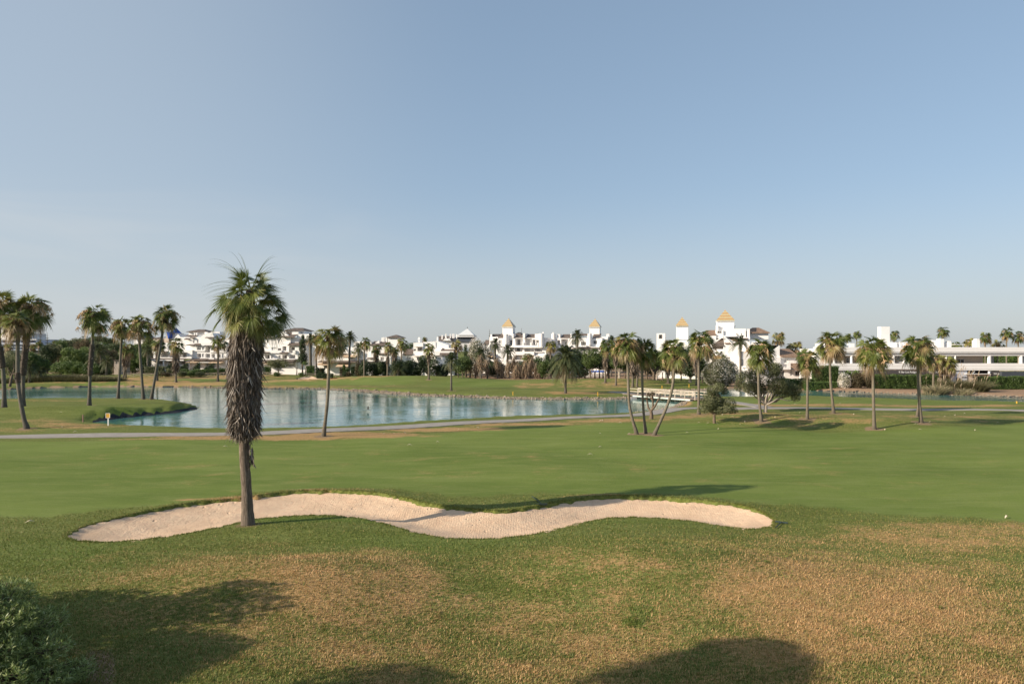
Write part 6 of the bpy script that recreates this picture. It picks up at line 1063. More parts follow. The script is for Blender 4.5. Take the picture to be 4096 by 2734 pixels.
b.box(1215, 1375, 494, 700, 3, 9); b.hip(1202, 1390, 460, 496, 2.3, 9.7, ridge=.1); b.facade(1148, 1300, 735, 830, [(1158, 1206, 762, 806, 'b', 'g')], f=-.6, body=5); b.shed(1140, 1300, 688, 722, -1.2, 3.2); b.prism([(1225, 722), (1265, 690), (1300, 722)], -.9, 2); b.box(1140, 1310, 722, 736, -.8, 3)
b.facade(1300, 1450, 680, None, [(1318, 1340, 700, 730, 'w')], f=1, body=6); b.box(975, 1230, 805, 822, -1, -.02); b.shed(975, 1050, 768, 784, -1.2, .38); b.shed(970, 1240, 822, 842, -3, -.02); b.facade(850, 1300, 842, None, [(1080, 1160, 870, 930, 'o')], f=-.4, body=5); b.shed(1040, 1170, 850, 866, -2.8, -.42, 'awnw', 'awning', .06)
b.finish()
b = Bld('house', 'white gabled house with pantile roof behind the rounded green tree', 238, 1180, 1200, .298, 1750, -7, group=WB)
b.facade(1435, 1580, 725, None, [(1492, 1552, 760, 800, 'w'), (1500, 1540, 850, 900, 'w')], f=0, body=6); b.shed(1440, 1572, 655, 727, -.5, 4); b.facade(1580, 1712, 570, 735, [(1582, 1616, 655, 682, 'g'), (1635, 1700, 625, 684, 'b', 'w')], f=.6, body=8); b.box(1610, 1700, 622, 628, -1.2, .6, 'bridgewood', 'pergola')
b.facade(1570, 1712, 735, None, [(1632, 1702, 765, 805, 'b', 'd')], f=0, body=6); b.shed(1584, 1700, 738, 752, -2.4, -.02, 'awnw', 'awning', .06); b.box(1560, 1715, 805, 835, -.6, -.02)
b.prism([(1705, 570), (1880, 560), (1885, 545), (2055, 600), (2055, 800), (1705, 800)], 1.2, 8); b.facade(1705, 2140, 640, None, [(1742, 1785, 660, 695, 'g'), (1974, 2006, 640, 670, 'g')], f=.4, body=4) ; b.box(1850, 2140, 682, 740, -1.2, .39); b.shed(1960, 2140, 660, 728, -2, .38)
b.box(1620, 1645, 495, 560, 3, 4, part='chimney'); b.box(1614, 1650, 520, 528, 2.8, 4.2, part='chimney'); b.box(1876, 1896, 490, 548, 3, 4, part='chimney'); b.box(1708, 1880, 560, 640, 1, 6)
b.facade(1900, 2145, 760, None, [(1925, 1980, 765, 805, 'w'), (1930, 2070, 895, 950, 'o')], f=-1.6, body=4, bm='beige'); b.shed(1930, 2080, 862, 895, -4.5, -1.62, 'awnw', 'awning', .06)
b.finish()
# E: tent roof and slate building behind
b = Bld('pavilion', 'white pyramid tent roof with dark slate roofs below it', 300, 1180, 1200, .298, 2150, 0, group=WB)
b.hip(2185, 2400, 370, 465, 0, 21, 'paint', 0, 'tent_roof'); b.box(2180, 2405, 465, 495, .3, 20, 'white'); b.shed(1900, 2130, 478, 545, -1, 6, 'tile'); b.box(1900, 2130, 545, 640, -.5, 8); b.shed(2130, 2420, 495, 556, -2, 3, 'navy'); b.box(2130, 2420, 556, 640, -1.5, 8, 'white2')
for cx_, y0_ in ((1962, 468), (2012, 450), (2074, 450), (2105, 450), (2122, 450), (2158, 455)): b.box(cx_, cx_ + 16, y0_, y0_ + 60, 1, 2.2, part='chimney')
b.prism([(1985, 545), (2030, 500), (2075, 545)], -1.4, 3); b.prism([(2040, 545), (2070, 505), (2100, 545)], -1.8, 2); b.mb('finial', 'dkshutter').tube([V3(b.X(2292), 310.5, b.Z(372)), V3(b.X(2292), 310.5, b.Z(348))], .12, 6)
b.finish()
def tower(b, x0, x1, yw, yt, ya, f, dd, body_to, cor=6):
    dd = (b.X(x1) - b.X(x0)) / math.cos(b.yaw)
    b.box(x0, x1, yw, body_to, f, f + dd, part='tower'); b.box(x0 - cor, x1 + cor, yt - 3, yw, f - .35, f + dd + .35, part='tower'); b.hip(x0 - cor - 1, x1 + cor + 1, ya, yt - 2, f - .5, f + dd + .5, 'gold', 0, 'tower_roof')
    b.box((x0 + x1) / 2 - 2, (x0 + x1) / 2 + 2, ya - 6, ya + 6, f + dd / 2 - .15, f + dd / 2 + .15, 'bridgewood', 'finial')
# F: hotel with first tower
b = Bld('hotel_building', 'white hotel wing with first gold striped pyramid tower and two round turrets', 258, 1840, 1200, .298, 700, -14, group=WB)
tower(b, 530, 668, 362, 348, 232, 4, 12, 470); b.cyl(588, 655, 455, 605, -1.2); b.shed(503, 588, 438, 502, .2, 5.5); b.hip(685, 790, 425, 460, 3, 10, ridge=.3); b.shed(725, 845, 452, 502, .2, 4.5); b.shed(872, 1000, 452, 502, .2, 4.5)
b.facade(490, 1135, 504, 625, [(520, 560, 535, 580, 'w'), (662, 700, 535, 600, 'b', 'g'), (738, 840, 515, 608, 'b', 'd'), (868, 962, 515, 608, 'b', 'w'), (968, 1008, 530, 608, 'b', 'w'), (1016, 1054, 535, 608, 'b', 'w')], f=.2, body=12)
b.box(845, 873, 445, 510, -.3, 5); b.box(1000, 1060, 455, 510, .2, 6); b.box(655, 725, 455, 510, .5, 6); b.box(700, 720, 450, 505, -.2, 1, part='chimney'); b.cyl(1060, 1128, 450, 625, -1.4); b.box(1106, 1122, 430, 452, -.4, .5, part='chimney')
for cx_ in (735, 845, 948, 1040): b.box(cx_, cx_ + 18, 570, 625, -1.0, .19)
b.box(660, 1060, 606, 626, -1.1, .19); b.box(655, 1115, 626, 634, -1.3, .6)
b.facade(490, 1150, 634, 735, [(665, 715, 645, 690, 'b', 'w'), (735, 838, 634, 690, 'b', 'g'), (862, 995, 642, 690, 'b', 'w'), (1000, 1100, 642, 690, 'b', 'w')], f=0, body=12); b.box(862, 980, 626, 642, -1.2, -.01, 'awnw', 'awning'); b.box(984, 1100, 626, 642, -1.2, -.01, 'awnw', 'awning')
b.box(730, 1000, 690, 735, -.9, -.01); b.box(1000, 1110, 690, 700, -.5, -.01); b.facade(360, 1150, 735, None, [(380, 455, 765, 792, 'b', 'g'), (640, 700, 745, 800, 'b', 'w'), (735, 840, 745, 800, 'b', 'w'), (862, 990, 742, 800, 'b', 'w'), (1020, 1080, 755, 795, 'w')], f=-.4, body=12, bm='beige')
b.facade(385, 500, 500, 735, [(395, 440, 600, 650, 'w'), (395, 440, 650, 690, 'o')][:1], f=.6, body=9); b.box(405, 495, 450, 490, 3, 7, 'dkshutter', 'pergola'); b.box(385, 500, 490, 502, 1, 7); b.box(385, 405, 455, 500, 2, 3); b.shed(365, 460, 700, 718, -2.4, -.42); b.shed(365, 455, 738, 762, -2.6, -.42, 'awning', 'awning', .06); b.box(362, 384, 620, 740, -.6, .2)
b.shed(300, 370, 530, 590, .5, 4); b.box(290, 385, 590, None, .8, 8); b.shed(1138, 1160, 555, 610, .5, 3)
b.finish()
# G: second tower wing
b = Bld('hotel_building', 'white hotel wing with second plain gold pyramid tower behind the highest date palm', 260, 1840, 1200, .298, 1600, -14, group=WB)
tower(b, 1712, 1846, 364, 350, 240, 4, 11.5, 470); b.cyl(1712, 1768, 450, 602, -1.2); b.cyl(1230, 1290, 450, 560, -.6); b.shed(1358, 1486, 452, 504, .2, 4.5); b.shed(1500, 1700, 445, 470, 1, 5); b.shed(1770, 1868, 447, 509, .2, 4.5); b.box(1246, 1260, 428, 452, 0, .9, part='chimney'); b.box(1736, 1750, 428, 452, -.6, .3, part='chimney')
b.facade(1290, 1900, 506, 625, [(1310, 1345, 535, 600, 'b', 'w'), (1360, 1450, 520, 605, 'b', 'w'), (1500, 1600, 530, 608, 'b', 'w'), (1622, 1690, 560, 610, 'b', 'w'), (1785, 1830, 542, 590, 'g')], f=.2, body=12); b.box(1300, 1345, 455, 508, .5, 5); b.box(1485, 1500, 450, 508, -.2, 5); b.box(1610, 1700, 606, 626, -1, .19); b.box(1500, 1560, 600, 626, -1, .19); b.box(1868, 1965, 488, 560, 2, 9); b.box(1500, 1900, 626, 634, -1.2, .2)
b.box(1240, 1290, 560, 700, .4, 6); b.facade(1230, 1960, 634, 730, [(1300, 1400, 650, 690, 'b', 'w'), (1480, 1580, 650, 690, 'b', 'w'), (1612, 1740, 636, 680, 'b', 'w'), (1775, 1842, 650, 692, 'b', 'g'), (1885, 1930, 650, 692, 'g')], f=0, body=12); b.box(1600, 1750, 626, 636, -1.6, -.01, 'dkshutter', 'awning')
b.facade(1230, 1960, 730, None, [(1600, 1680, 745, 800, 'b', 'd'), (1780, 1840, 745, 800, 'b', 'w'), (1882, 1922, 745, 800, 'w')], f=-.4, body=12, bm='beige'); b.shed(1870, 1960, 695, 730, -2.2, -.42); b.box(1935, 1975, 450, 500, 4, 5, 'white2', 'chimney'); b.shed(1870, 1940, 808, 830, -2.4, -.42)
b.finish()
# H: third block with two towers, big gable
b = Bld('hotel_building', 'large white block with two gold striped pyramid towers and long brown roof slopes', 205, 2400, 1200, .37, 1200, -13, group=WB)
tower(b, 838, 966, 272, 263, 162, 8, 8.6, 420, 4); tower(b, 1268, 1446, 225, 212, 90, 5, 11, 400, 5)
b.facade(628, 720, 350, None, [(652, 690, 365, 410, 'b', 'd')], f=6, body=6); b.facade(720, 960, 430, None, [(735, 765, 450, 490, 'w'), (800, 830, 450, 490, 'w'), (880, 930, 500, 560, 'w')], f=6.4, body=8); b.box(1255, 1280, 268, 330, 4, 5, part='chimney'); b.box(1390, 1465, 268, 275, 7, 10, part='pergola'); b.box(1394, 1402, 275, 305, 7, 7.3, part='pergola'); b.box(1452, 1460, 275, 305, 7, 7.3, part='pergola')
b.box(1325, 1560, 306, 400, 3, 12); b.box(1250, 1330, 325, 410, 2.5, 8); b.opening(1268, 1308, 328, 356, 2.5, 'd'); b.shed(1150, 1255, 318, 370, 2, 6, 'tile_w'); b.box(1100, 1256, 370, 480, 2.2, 9)
b.facade(940, 1210, 470, None, [(1160, 1195, 490, 560, 'w'), (1150, 1188, 600, 670, 'b', 'w'), (1000, 1050, 500, 550, 'w'), (960, 1010, 590, 640, 'b', 'd')], f=1, body=8)
b.shed(1205, 1330, 392, 488, -.2, 5.5, 'tile'); b.prism([(1205, 490), (1225, 470), (1330, 395), (1330, 385), (1215, 455)], -.4, -.21); b.facade(1210, 1345, 488, 700, [(1215, 1325, 495, 528, 'o'), (1345, 1346, 500, 501, 'o')][:1], f=.2, body=8, bm='beige')
b.prism([(1335, 400), (1345, 396), (1480, 470), (1610, 520), (1610, 790), (1335, 790)], .2, 10); b.box(1335, 1610, 780, None, .25, 9); b.shed(1338, 1500, 394, 465, -.2, 6, 'tile_w'); b.prism([(1330, 402), (1338, 392), (1420, 470), (1405, 474)], -.5, -.21)
b.facade(1338, 1412, 600, 690, [(1350, 1398, 615, 680, 'b', 'w')], f=-.6, body=.7); b.facade(1545, 1605, 480, None, [(1550, 1580, 638, 716, 'w')], f=-.8, body=1); b.box(1140, 1345, 585, 600, -.8, .9); b.shed(1130, 1210, 582, 598, -1.4, .9)
b.hip(1560, 1825, 285, 345, 8, 18, 'tile_w', .25); b.box(1580, 1810, 345, 420, 9, 17); b.box(1572, 1600, 310, 400, 3, 4, part='chimney'); b.box(1325, 1465, 380, 392, 2.5, 3.2); b.shed(1460, 1580, 356, 420, 2, 5, 'tile'); b.box(1480, 1600, 400, 520, 2.5, 9)
b.finish()
# I: house with porch
b = Bld('house', 'low white house with warm tiled roofs and porch behind the wide olive', 176, 2900, 1200, .3188, 800, 0, group=WB)
b.prism([(480, 570), (600, 630), (690, 565), (696, 575), (696, 715), (480, 715)], .5, 8); b.facade(480, 698, 715, None, [(574, 626, 742, 790, 'w'), (520, 550, 760, 800, 'w')][:1], f=0, body=8); b.facade(698, 925, 704, 860, [(750, 800, 742, 786, 'w')], f=.4, body=8); b.shed(696, 925, 608, 704, -.3, 6, 'tile_w'); b.shed(540, 690, 560, 625, 2, 6, 'tile_w')
b.box(550, 760, 790, 796, -1.1, -1.0, 'grey', 'balcony_rail'); b.box(550, 756, 800, 832, -1.1, -1.04, 'grey', 'balcony_rail'); b.box(755, 800, 785, 842, -1.2, .3); b.box(700, 800, 842, 868, -1.3, .38)
b.shed(802, 1170, 790, 866, -4.2, .3, 'tile_w'); b.box(815, 1170, 866, 880, -4.0, -3.6); b.facade(700, 1010, 868, None, [(720, 750, 885, 945, 'g'), (885, 960, 885, 945, 'd'), (822, 850, 870, 945, 'w')], f=.2, body=5)
for cx_ in (862, 995, 1143): b.box(cx_, cx_ + 24, 880, None, -4.0, -3.5)
b.box(1010, 1165, 880, None, .6, 4, 'white2'); b.shed(286, 490, 800, 856, -2.4, .2, 'tile_w'); b.facade(290, 490, 856, None, [(330, 370, 880, 930, 'w')], f=.3, body=5); b.facade(215, 480, 640, 800, [(230, 265, 740, 830, 'w'), (300, 330, 690, 760, 'w')][:1], f=2, body=6); b.box(380, 485, 700, 760, 0, 2)
for cx_ in (570, 600, 630): b.cyl(cx_, cx_ + 26, 788, 830, -1.0, part='urn')
b.box(675, 750, 512, 580, 14, 20); b.box(550, 680, 545, 580, 14, 20); b.finish()
# J: the long arcade
b = Bld('arcade_building', 'long white two-storey shopping arcade with columns, flat roof and dark bar awnings', 168, 3400, 1250, .306, 700, 0, group=WB); b.persp = True
x0, x1 = -440, 3400; b.box(x0, x1, 450, 512, -.6, 1.2); b.box(x0 + 8, x1, 512, 522, -.35, 1.2, 'white2'); b.box(x0, x1, 522, 528, -.7, 1.2); b.box(x0 + 4, x1, 538, 562, -.3, 1.0); b.box(x0, x1, 528, 538, -.15, 1.2, 'white2'); b.box(x0, x1, 470, 512, 1.21, 11, 'white2', 'roof')
b.box(x0, x1, 662, 700, -.6, 1.2); b.box(x0, x1, 700, 703, -.55, 1.2, 'white2'); b.box(x0, x1, 703, 732, -.6, 1.2); b.box(x0, x1, 732, 738, -.45, 1.2, 'white2'); b.box(x0, x1, 738, 752, -.75, 1.2); b.box(x0, x1, 700, 740, 1.21, 11, 'white2', 'floor_slab')
segs = [(-440, -330, 'white2'), (-330, -210, 'beige'), (-210, -60, 'grey'), (-60, 20, 'beige'), (20, 150, 'grey'), (150, 280, 'white2'), (280, 440, 'grey'), (440, 540, 'white2'), (540, 730, 'beige'), (730, 830, 'white2'), (830, 1000, 'grey'), (1000, 1180, 'white2'), (1180, 1380, 'white2'), (1380, 1742, 'beige')]
for k, (a, c, m_) in enumerate(segs): b.box(a, c, 562, 662, 3.0, 9, m_ if m_ != 'white2' else 'white')
for (a, c, y0_, y1_, k) in [(-300, -250, 600, 662, 'g'), (-180, -80, 575, 660, 'w'), (-50, 0, 590, 655, 'g'), (50, 110, 580, 655, 'g'), (300, 360, 590, 655, 'g'), (480, 530, 570, 650, 'd'), (600, 720, 572, 650, 'w'), (860, 960, 580, 655, 'g'), (1395, 1490, 605, 662, 'd'), (1040, 1120, 585, 655, 'g')]: b.opening(a, c, y0_, y1_, 3.0, k)
for cx_, w_ in [(-435, 30), (-335, 30), (-218, 32), (-100, 32), (10, 32), (132, 32), (270, 30), (430, 42), (560, 34), (700, 34), (832, 34), (970, 34), (1110, 34), (1250, 34), (1372, 20), (1812, 45), (2225, 45), (2640, 45), (3050, 45)]: b.cyl(cx_, cx_ + w_, 562, 662, -.3, part='column')
for cx_ in (1862, 2270, 2690): b.box(cx_, cx_ + 18, 562, 662, 8, 8.8, 'white2', 'column')
b.box(540, 585, 600, 655, .5, 2); b.box(640, 830, 642, 655, .4, .9)
for (a, c, y0_, y1_, f_, d_) in [(405, 520, 182, 450, 5, 9), (550, 622, 388, 450, 4, 6), (1080, 1190, 360, 450, 5, 10), (1182, 1230, 342, 450, 4, 6), (1280, 1326, 386, 450, 4, 6), (1650, 1698, 360, 450, 4, 6), (640, 760, 376, 450, 6, 9), (0, 60, 400, 450, 4, 8), (-150, -90, 385, 450, 4, 7), (-330, -200, 400, 450, 4, 8), (-420, -380, 400, 450, 4, 7)]: b.box(a, c, y0_, y1_, f_, min(d_, f_ + 1.6), 'white', 'roof_box')
b.box(1284, 1322, 368, 386, 4.2, 5.4, 'white2', 'roof_box'); b.box(1655, 1693, 340, 360, 4.2, 5.4, 'white2', 'roof_box'); b.box(1380, 1500, 415, 420, 6, 8, 'white', 'roof_box')
for cx_ in (600, 650, 700): b.box(cx_, cx_ + 18, 395, 450, 3.4, 3.9, 'white', 'roof_box')
# ground floor
b.box(x0, 280, 752, 800, -.2, 3, 'white'); b.box(x0, 280, 800, None, 2.2, 6, 'white2'); b.box(-100, -50, 752, None, -.3, .5); b.box(60, 100, 752, None, -.3, .5); b.opening(-60, 40, 800, 850, 2.2, 'd'); b.opening(120, 230, 800, 880, 2.2, 'd')
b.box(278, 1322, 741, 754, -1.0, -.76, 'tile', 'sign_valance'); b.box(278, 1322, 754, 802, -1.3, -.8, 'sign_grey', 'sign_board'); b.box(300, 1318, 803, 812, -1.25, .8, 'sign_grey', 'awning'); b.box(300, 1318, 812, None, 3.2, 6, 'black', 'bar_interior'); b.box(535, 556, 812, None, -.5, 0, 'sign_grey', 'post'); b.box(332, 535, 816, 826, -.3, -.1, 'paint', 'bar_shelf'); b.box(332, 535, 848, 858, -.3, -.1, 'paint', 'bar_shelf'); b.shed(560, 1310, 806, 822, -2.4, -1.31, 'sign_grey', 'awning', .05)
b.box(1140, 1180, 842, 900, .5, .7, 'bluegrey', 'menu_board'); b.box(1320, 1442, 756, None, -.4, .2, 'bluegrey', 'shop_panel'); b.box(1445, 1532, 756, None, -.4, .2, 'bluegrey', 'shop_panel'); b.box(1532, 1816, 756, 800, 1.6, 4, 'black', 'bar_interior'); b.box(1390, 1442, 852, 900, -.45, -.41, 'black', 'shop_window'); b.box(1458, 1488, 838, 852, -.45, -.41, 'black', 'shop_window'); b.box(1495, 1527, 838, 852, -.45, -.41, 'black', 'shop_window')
b.box(1535, 1815, 802, None, -.2, .2, 'beige', 'roller_screen'); b.box(1530, 1840, 797, 803, -1.4, -.3, 'paint', 'awning_bar'); b.mb('awning_bar', 'paint').bar(V3(b.X(1545), 166.6, b.Z(800)), V3(b.X(1610), 167.4, b.Z(765)), .08); b.mb('awning_bar', 'paint').bar(V3(b.X(1740), 166.6, b.Z(796)), V3(b.X(1830), 167.4, b.Z(762)), .08)
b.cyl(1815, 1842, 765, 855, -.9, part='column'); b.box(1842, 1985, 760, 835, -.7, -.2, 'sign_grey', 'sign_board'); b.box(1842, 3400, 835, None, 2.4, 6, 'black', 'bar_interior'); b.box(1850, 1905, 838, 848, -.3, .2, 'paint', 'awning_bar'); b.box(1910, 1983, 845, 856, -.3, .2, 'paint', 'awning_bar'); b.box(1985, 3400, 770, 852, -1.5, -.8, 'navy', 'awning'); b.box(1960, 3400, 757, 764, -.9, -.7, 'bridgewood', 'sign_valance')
for a in range(1990, 3300, 228): b.shed(a + 4, a + 222, 852, 886, -3.2, -1.51, 'grey', 'awning', .05)
for a in (2140, 2180, 2410, 2640): b.box(a, a + 14, 886, None, -.2, .2, 'white2', 'post')
def txt(body, cx_, cy_, hpx, m='paint', f=-1.33, w=None, parent=b.root, B=None):
    c = bpy.data.curves.new('lettering', 'FONT'); c.body = body; c.size = 1.0; c.extrude = .012; c.align_x = 'CENTER'; c.align_y = 'CENTER'; c.offset = 0.012
    o = bpy.data.objects.new('lettering', c); COL.objects.link(o); c.materials.append(M[m]); o.parent = parent; h = hpx * b.k / F * b.D / .72
    o.location = (b.X(cx_) - b.c[0], f, b.Z(cy_)); o.rotation_euler = (R(90), 0, 0); bpy.context.view_layer.update(); wd = o.dimensions[0]
    o.scale = (h if w is None else (w * b.k / F * b.D) / max(wd, .1), h, 1)
    me = bpy.data.meshes.new_from_object(o); me.name = 'lettering'; n2 = bpy.data.objects.new('lettering', me); COL.objects.link(n2); n2.parent = parent; n2.location = o.location; n2.rotation_euler = o.rotation_euler; n2.scale = o.scale; n2.name = 'lettering'; bpy.data.objects.remove(o)
b.finish()
_T = []
txt('K Bar Los Amigos', 718, 774, 24, w=235); txt('RESTAURANTE', 398, 776, 8, w=76); txt('●', 398, 763, 12, w=14); txt('TAPAS RACIONES BOCADILLOS', 1062, 768, 9, w=155); txt('DESAYUNOS MERIENDAS', 1070, 780, 8, w=135)
txt('Gemma', 1874, 794, 16, w=44, f=-.73); txt('La Tapa', 1934, 797, 24, w=50, f=-.73); txt('TAKE AWAY', 1660, 788, 12, m='grey', w=90, f=1.57)
# K, blue towers, hut
b = Bld('hotel_building', 'far pale hotel with stepped balconies at the picture edge', 300, 0, 1250, .1786, 500, 0, group=WB)
b.box(-500, 150, 380, 600, 4, 16); b.box(150, 480, 455, 600, 3, 16, 'white2'); b.box(-500, 850, 590, 612, -1, 16, 'white2', 'roof'); b.facade(-500, 840, 612, 690, [(60, 200, 625, 672, 'o'), (230, 420, 625, 672, 'o'), (470, 640, 625, 672, 'o'), (680, 800, 625, 672, 'o')], f=0, body=14, m='bluegrey'); b.facade(-500, 950, 690, 830, [(60, 250, 740, 780, 'o'), (300, 520, 740, 780, 'o'), (560, 760, 740, 780, 'o'), (790, 900, 740, 780, 'o')], f=-1, body=14, m='bluegrey')
b.box(-500, 990, 690, 708, -2.2, -1.01, 'bluegrey'); b.box(-500, 960, 755, 772, -2.4, -1.01, 'bluegrey'); b.box(-500, 1060, 822, 842, -2.6, 12, 'bluegrey'); b.facade(-500, 1020, 842, 890, [(760, 960, 848, 886, 'o')], f=-1, body=12, m='bluegrey'); b.box(-500, 985, 890, None, -1, 12, 'beige')
for cx_ in (80, 130): b.cyl(cx_, cx_ + 34, 400, 592, 2, part='column')
b.finish()
b = Bld('tower', 'cream tower with blunt blue tiled roof over the woodland', 300, 300, 1250, .1913, 1350, -6, group='blue roofed towers')
b.facade(1220, 1470, 535, None, [(1300, 1350, 560, 600, 'o')], f=0, body=10, m='white', bm='beige'); b.box(1210, 1485, 528, 537, -.6, 12, 'white2'); b.hip(1290, 1440, 465, 530, .5, 10, 'blueroof', .55); b.hip(1215, 1480, 510, 528, -.8, 12, 'tile', .6); b.finish()
b = Bld('tower', 'house tower with sharp blue tiled spire and winged roof', 300, 300, 1250, .1913, 1990, -12, group='blue roofed towers')
b.hip(1965, 2040, 312, 425, 1, 6, 'blueroof', 0); b.prism([(1925, 405), (2010, 400), (1985, 520), (1960, 545)], -.5, 5, 'blueroof', 'roof'); b.prism([(1905, 530), (1925, 410), (1965, 545), (1965, 600), (1905, 600)], -.3, 4.8, 'beige'); b.box(1960, 2050, 425, None, 1.5, 7); b.box(1850, 1965, 540, None, 0, 7, 'beige'); b.shed(1560, 1720, 500, 530, 0, 5, 'tile'); b.box(1580, 1720, 530, None, .4, 5, 'beige'); b.finish()
b = Bld('hut', 'small white hut at the woodland edge behind the spit palm', 236, 300, 1250, .1913, 870, 0)
b.facade(815, 925, 1000, None, [(850, 880, 1030, 1070, 'w')], f=0, body=5, m='beige'); b.box(800, 935, 992, 1001, -.4, 6, 'rail', 'roof'); b.finish()
# ------------------------------------------------------------------ pool parasols, fences, bridge
for k, px_ in enumerate([2366, 2374, 2383, 2392, 2404, 2412, 2052]):
    Y = 232; x_ = (px_ - CX) / F * Y; root = empty('parasol', (x_, Y, 0), ['closed-in blue parasol nearest the light pine trunk', 'second blue parasol in the pool row', 'middle blue parasol in the pool row', 'fourth blue parasol in the pool row', 'blue parasol beside the skirted palm stem', 'last blue parasol of the pool row', 'blue parasol glimpsed through the dead palms'][k], 'parasol', 'blue parasols by the pool')
    mb = MB(); z = 1.35; n = 8; V = [(x_, Y, z + .45)] + [(x_ + .8 * math.cos(a), Y + .8 * math.sin(a), z) for a in np.arange(n) * 6.283 / n] + [(x_ + .8 * math.cos(a), Y + .8 * math.sin(a), z - .12) for a in np.arange(n) * 6.283 / n]
    mb.add(V, [(1 + i, 1 + (i + 1) % n, 9 + (i + 1) % n, 9 + i) for i in range(n)], [(0, 1 + i, 1 + (i + 1) % n) for i in range(n)]); mb.build('canopy', M['blue'], root); mb = MB(); mb.tube([V3(x_, Y, 0), V3(x_, Y, z + .4)], .04, 6); mb.build('pole', M['paint'], root)
def rail_fence(label, pts, h=1.0, step=2.2, cross=True, m='rail'):
    pts = [V3(a, c, gz(a, c)) for a, c in pts]; root = empty('timber_fence', pts[0], label, 'fence', 'timber fences across the lake'); rb = MB()
    for p, q in zip(pts[:-1], pts[1:]):
        n = max(1, int(round(np.linalg.norm((q - p)[:2]) / step)))
        for i in range(n):
            a = p + (q - p) * i / n; c = p + (q - p) * (i + 1) / n; pb = MB(); pb.bar(a - UP * .2, a + UP * h, .12); pb.build('post', M[m], root)
            rb.bar(a + UP * (h - .08), c + UP * (h - .08), .11)
            if cross: rb.bar(a + UP * .1, c + UP * (h - .15), .08); rb.bar(a + UP * (h - .15), c + UP * .1, .08)
            else: rb.bar(a + UP * h * .5, c + UP * h * .5, .09)
    rb.build('rail', M[m], root)
rail_fence('crossed timber rail fence before the second terraces', [hx(1035, 218), hx(1130, 217)], cross=True); rail_fence('crossed timber rail fence near the lone path palm', [hx(1225, 217), hx(1300, 217), hx(1430, 217)], step=3.2, cross=False)
rail_fence('timber rail fence on the dry slope by the leaning palms', [hx(500, 220), hx(640, 219), hx(720, 219)], cross=True, step=3); rail_fence('timber rail fence left of the shaggy giant palm', [hx(820, 218), hx(930, 218)], step=3)
rail_fence('low timber rail behind the dead palms', [hx(1960, 214), hx(2200, 213)], cross=False, step=3.2); rail_fence('low timber rail under the shaded pines', [hx(2420, 208), hx(2560, 204), hx(2640, 200)], cross=False, step=3.0)
def pool_fence():
    Y = 222; root = empty('metal_fence', (*hx(2290, Y), 0), 'dark picket fence round the pool behind the pine trunks', 'fence'); mb = MB()
    for px_ in np.arange(2290, 2420, 2.6): x_ = hx(px_, Y)[0]; mb.box((x_ - .03, Y - .03, 0), (x_ + .03, Y + .03, 1.5))
    x0_, x1_ = hx(2290, Y)[0], hx(2420, Y)[0]; mb.box((x0_, Y - .03, 1.4), (x1_, Y + .035, 1.47)); mb.box((x0_, Y - .03, .2), (x1_, Y + .035, .27)); mb.build('pickets', M['paint'], root)
pool_fence()
def bridge():
    L0 = V3(20.9, 130.9, .32); R0 = V3(28.9, 119.6, .30); d = nrm(R0 - L0); nn = V3(-d[1], d[0], 0) if -d[1] > 0 else V3(d[1], -d[0], 0); W = 2.5
    if nn[1] < 0: nn = -nn
    root = empty('footbridge', L0, 'white timber footbridge with rails over the lake narrows', 'bridge'); Ln = np.linalg.norm(R0 - L0)
    def pt(s_, w_, z): return L0 + d * s_ + nn * w_ + UP * z
    mb = MB(); 
    for w_ in (0, W): mb.bar(pt(.3, w_, -.22), pt(Ln - .6, w_, -.22), .16, .34)
    mb.build('girder', M['palegreen'], root); mb = MB(); A = [pt(-2.2, -.1, -.02), pt(Ln + 2.0, -.1, -.02), pt(Ln + 2, W + .1, -.02), pt(-2.2, W + .1, -.02)]; mb.add([*A, *[a - UP * .12 for a in A]], [(0, 1, 2, 3), (7, 6, 5, 4), (0, 4, 5, 1), (1, 5, 6, 2), (2, 6, 7, 3), (3, 7, 4, 0)]); mb.build('deck', M['deck'], root)
    for w_, s0, s1 in ((-.05, -.6, Ln + .4), (W + .05, -1.0, Ln + 2.6)):
        rb = MB(); rb.bar(pt(s0, w_, .98), pt(s1, w_, .98), .13, .10); rb.bar(pt(s0, w_, .52), pt(s1, w_, .52), .07, .12); rb.build('handrail', M['bridgewood'], root)
        for s_ in np.linspace(s0, s1, 8): pb = MB(); pb.bar(pt(s_, w_, -.25), pt(s_, w_, 1.02), .15); pb.build('post', M['bridgewood'], root)
    for s_ in (.5, Ln - .8): pb = MB(); pb.box(tuple(pt(s_, 0, 0) - V3(.5, .3, 1.4)), tuple(pt(s_, 0, 0) + V3(.5, .3, -.42))); pb.build('footing', M['grey'], root)
bridge()
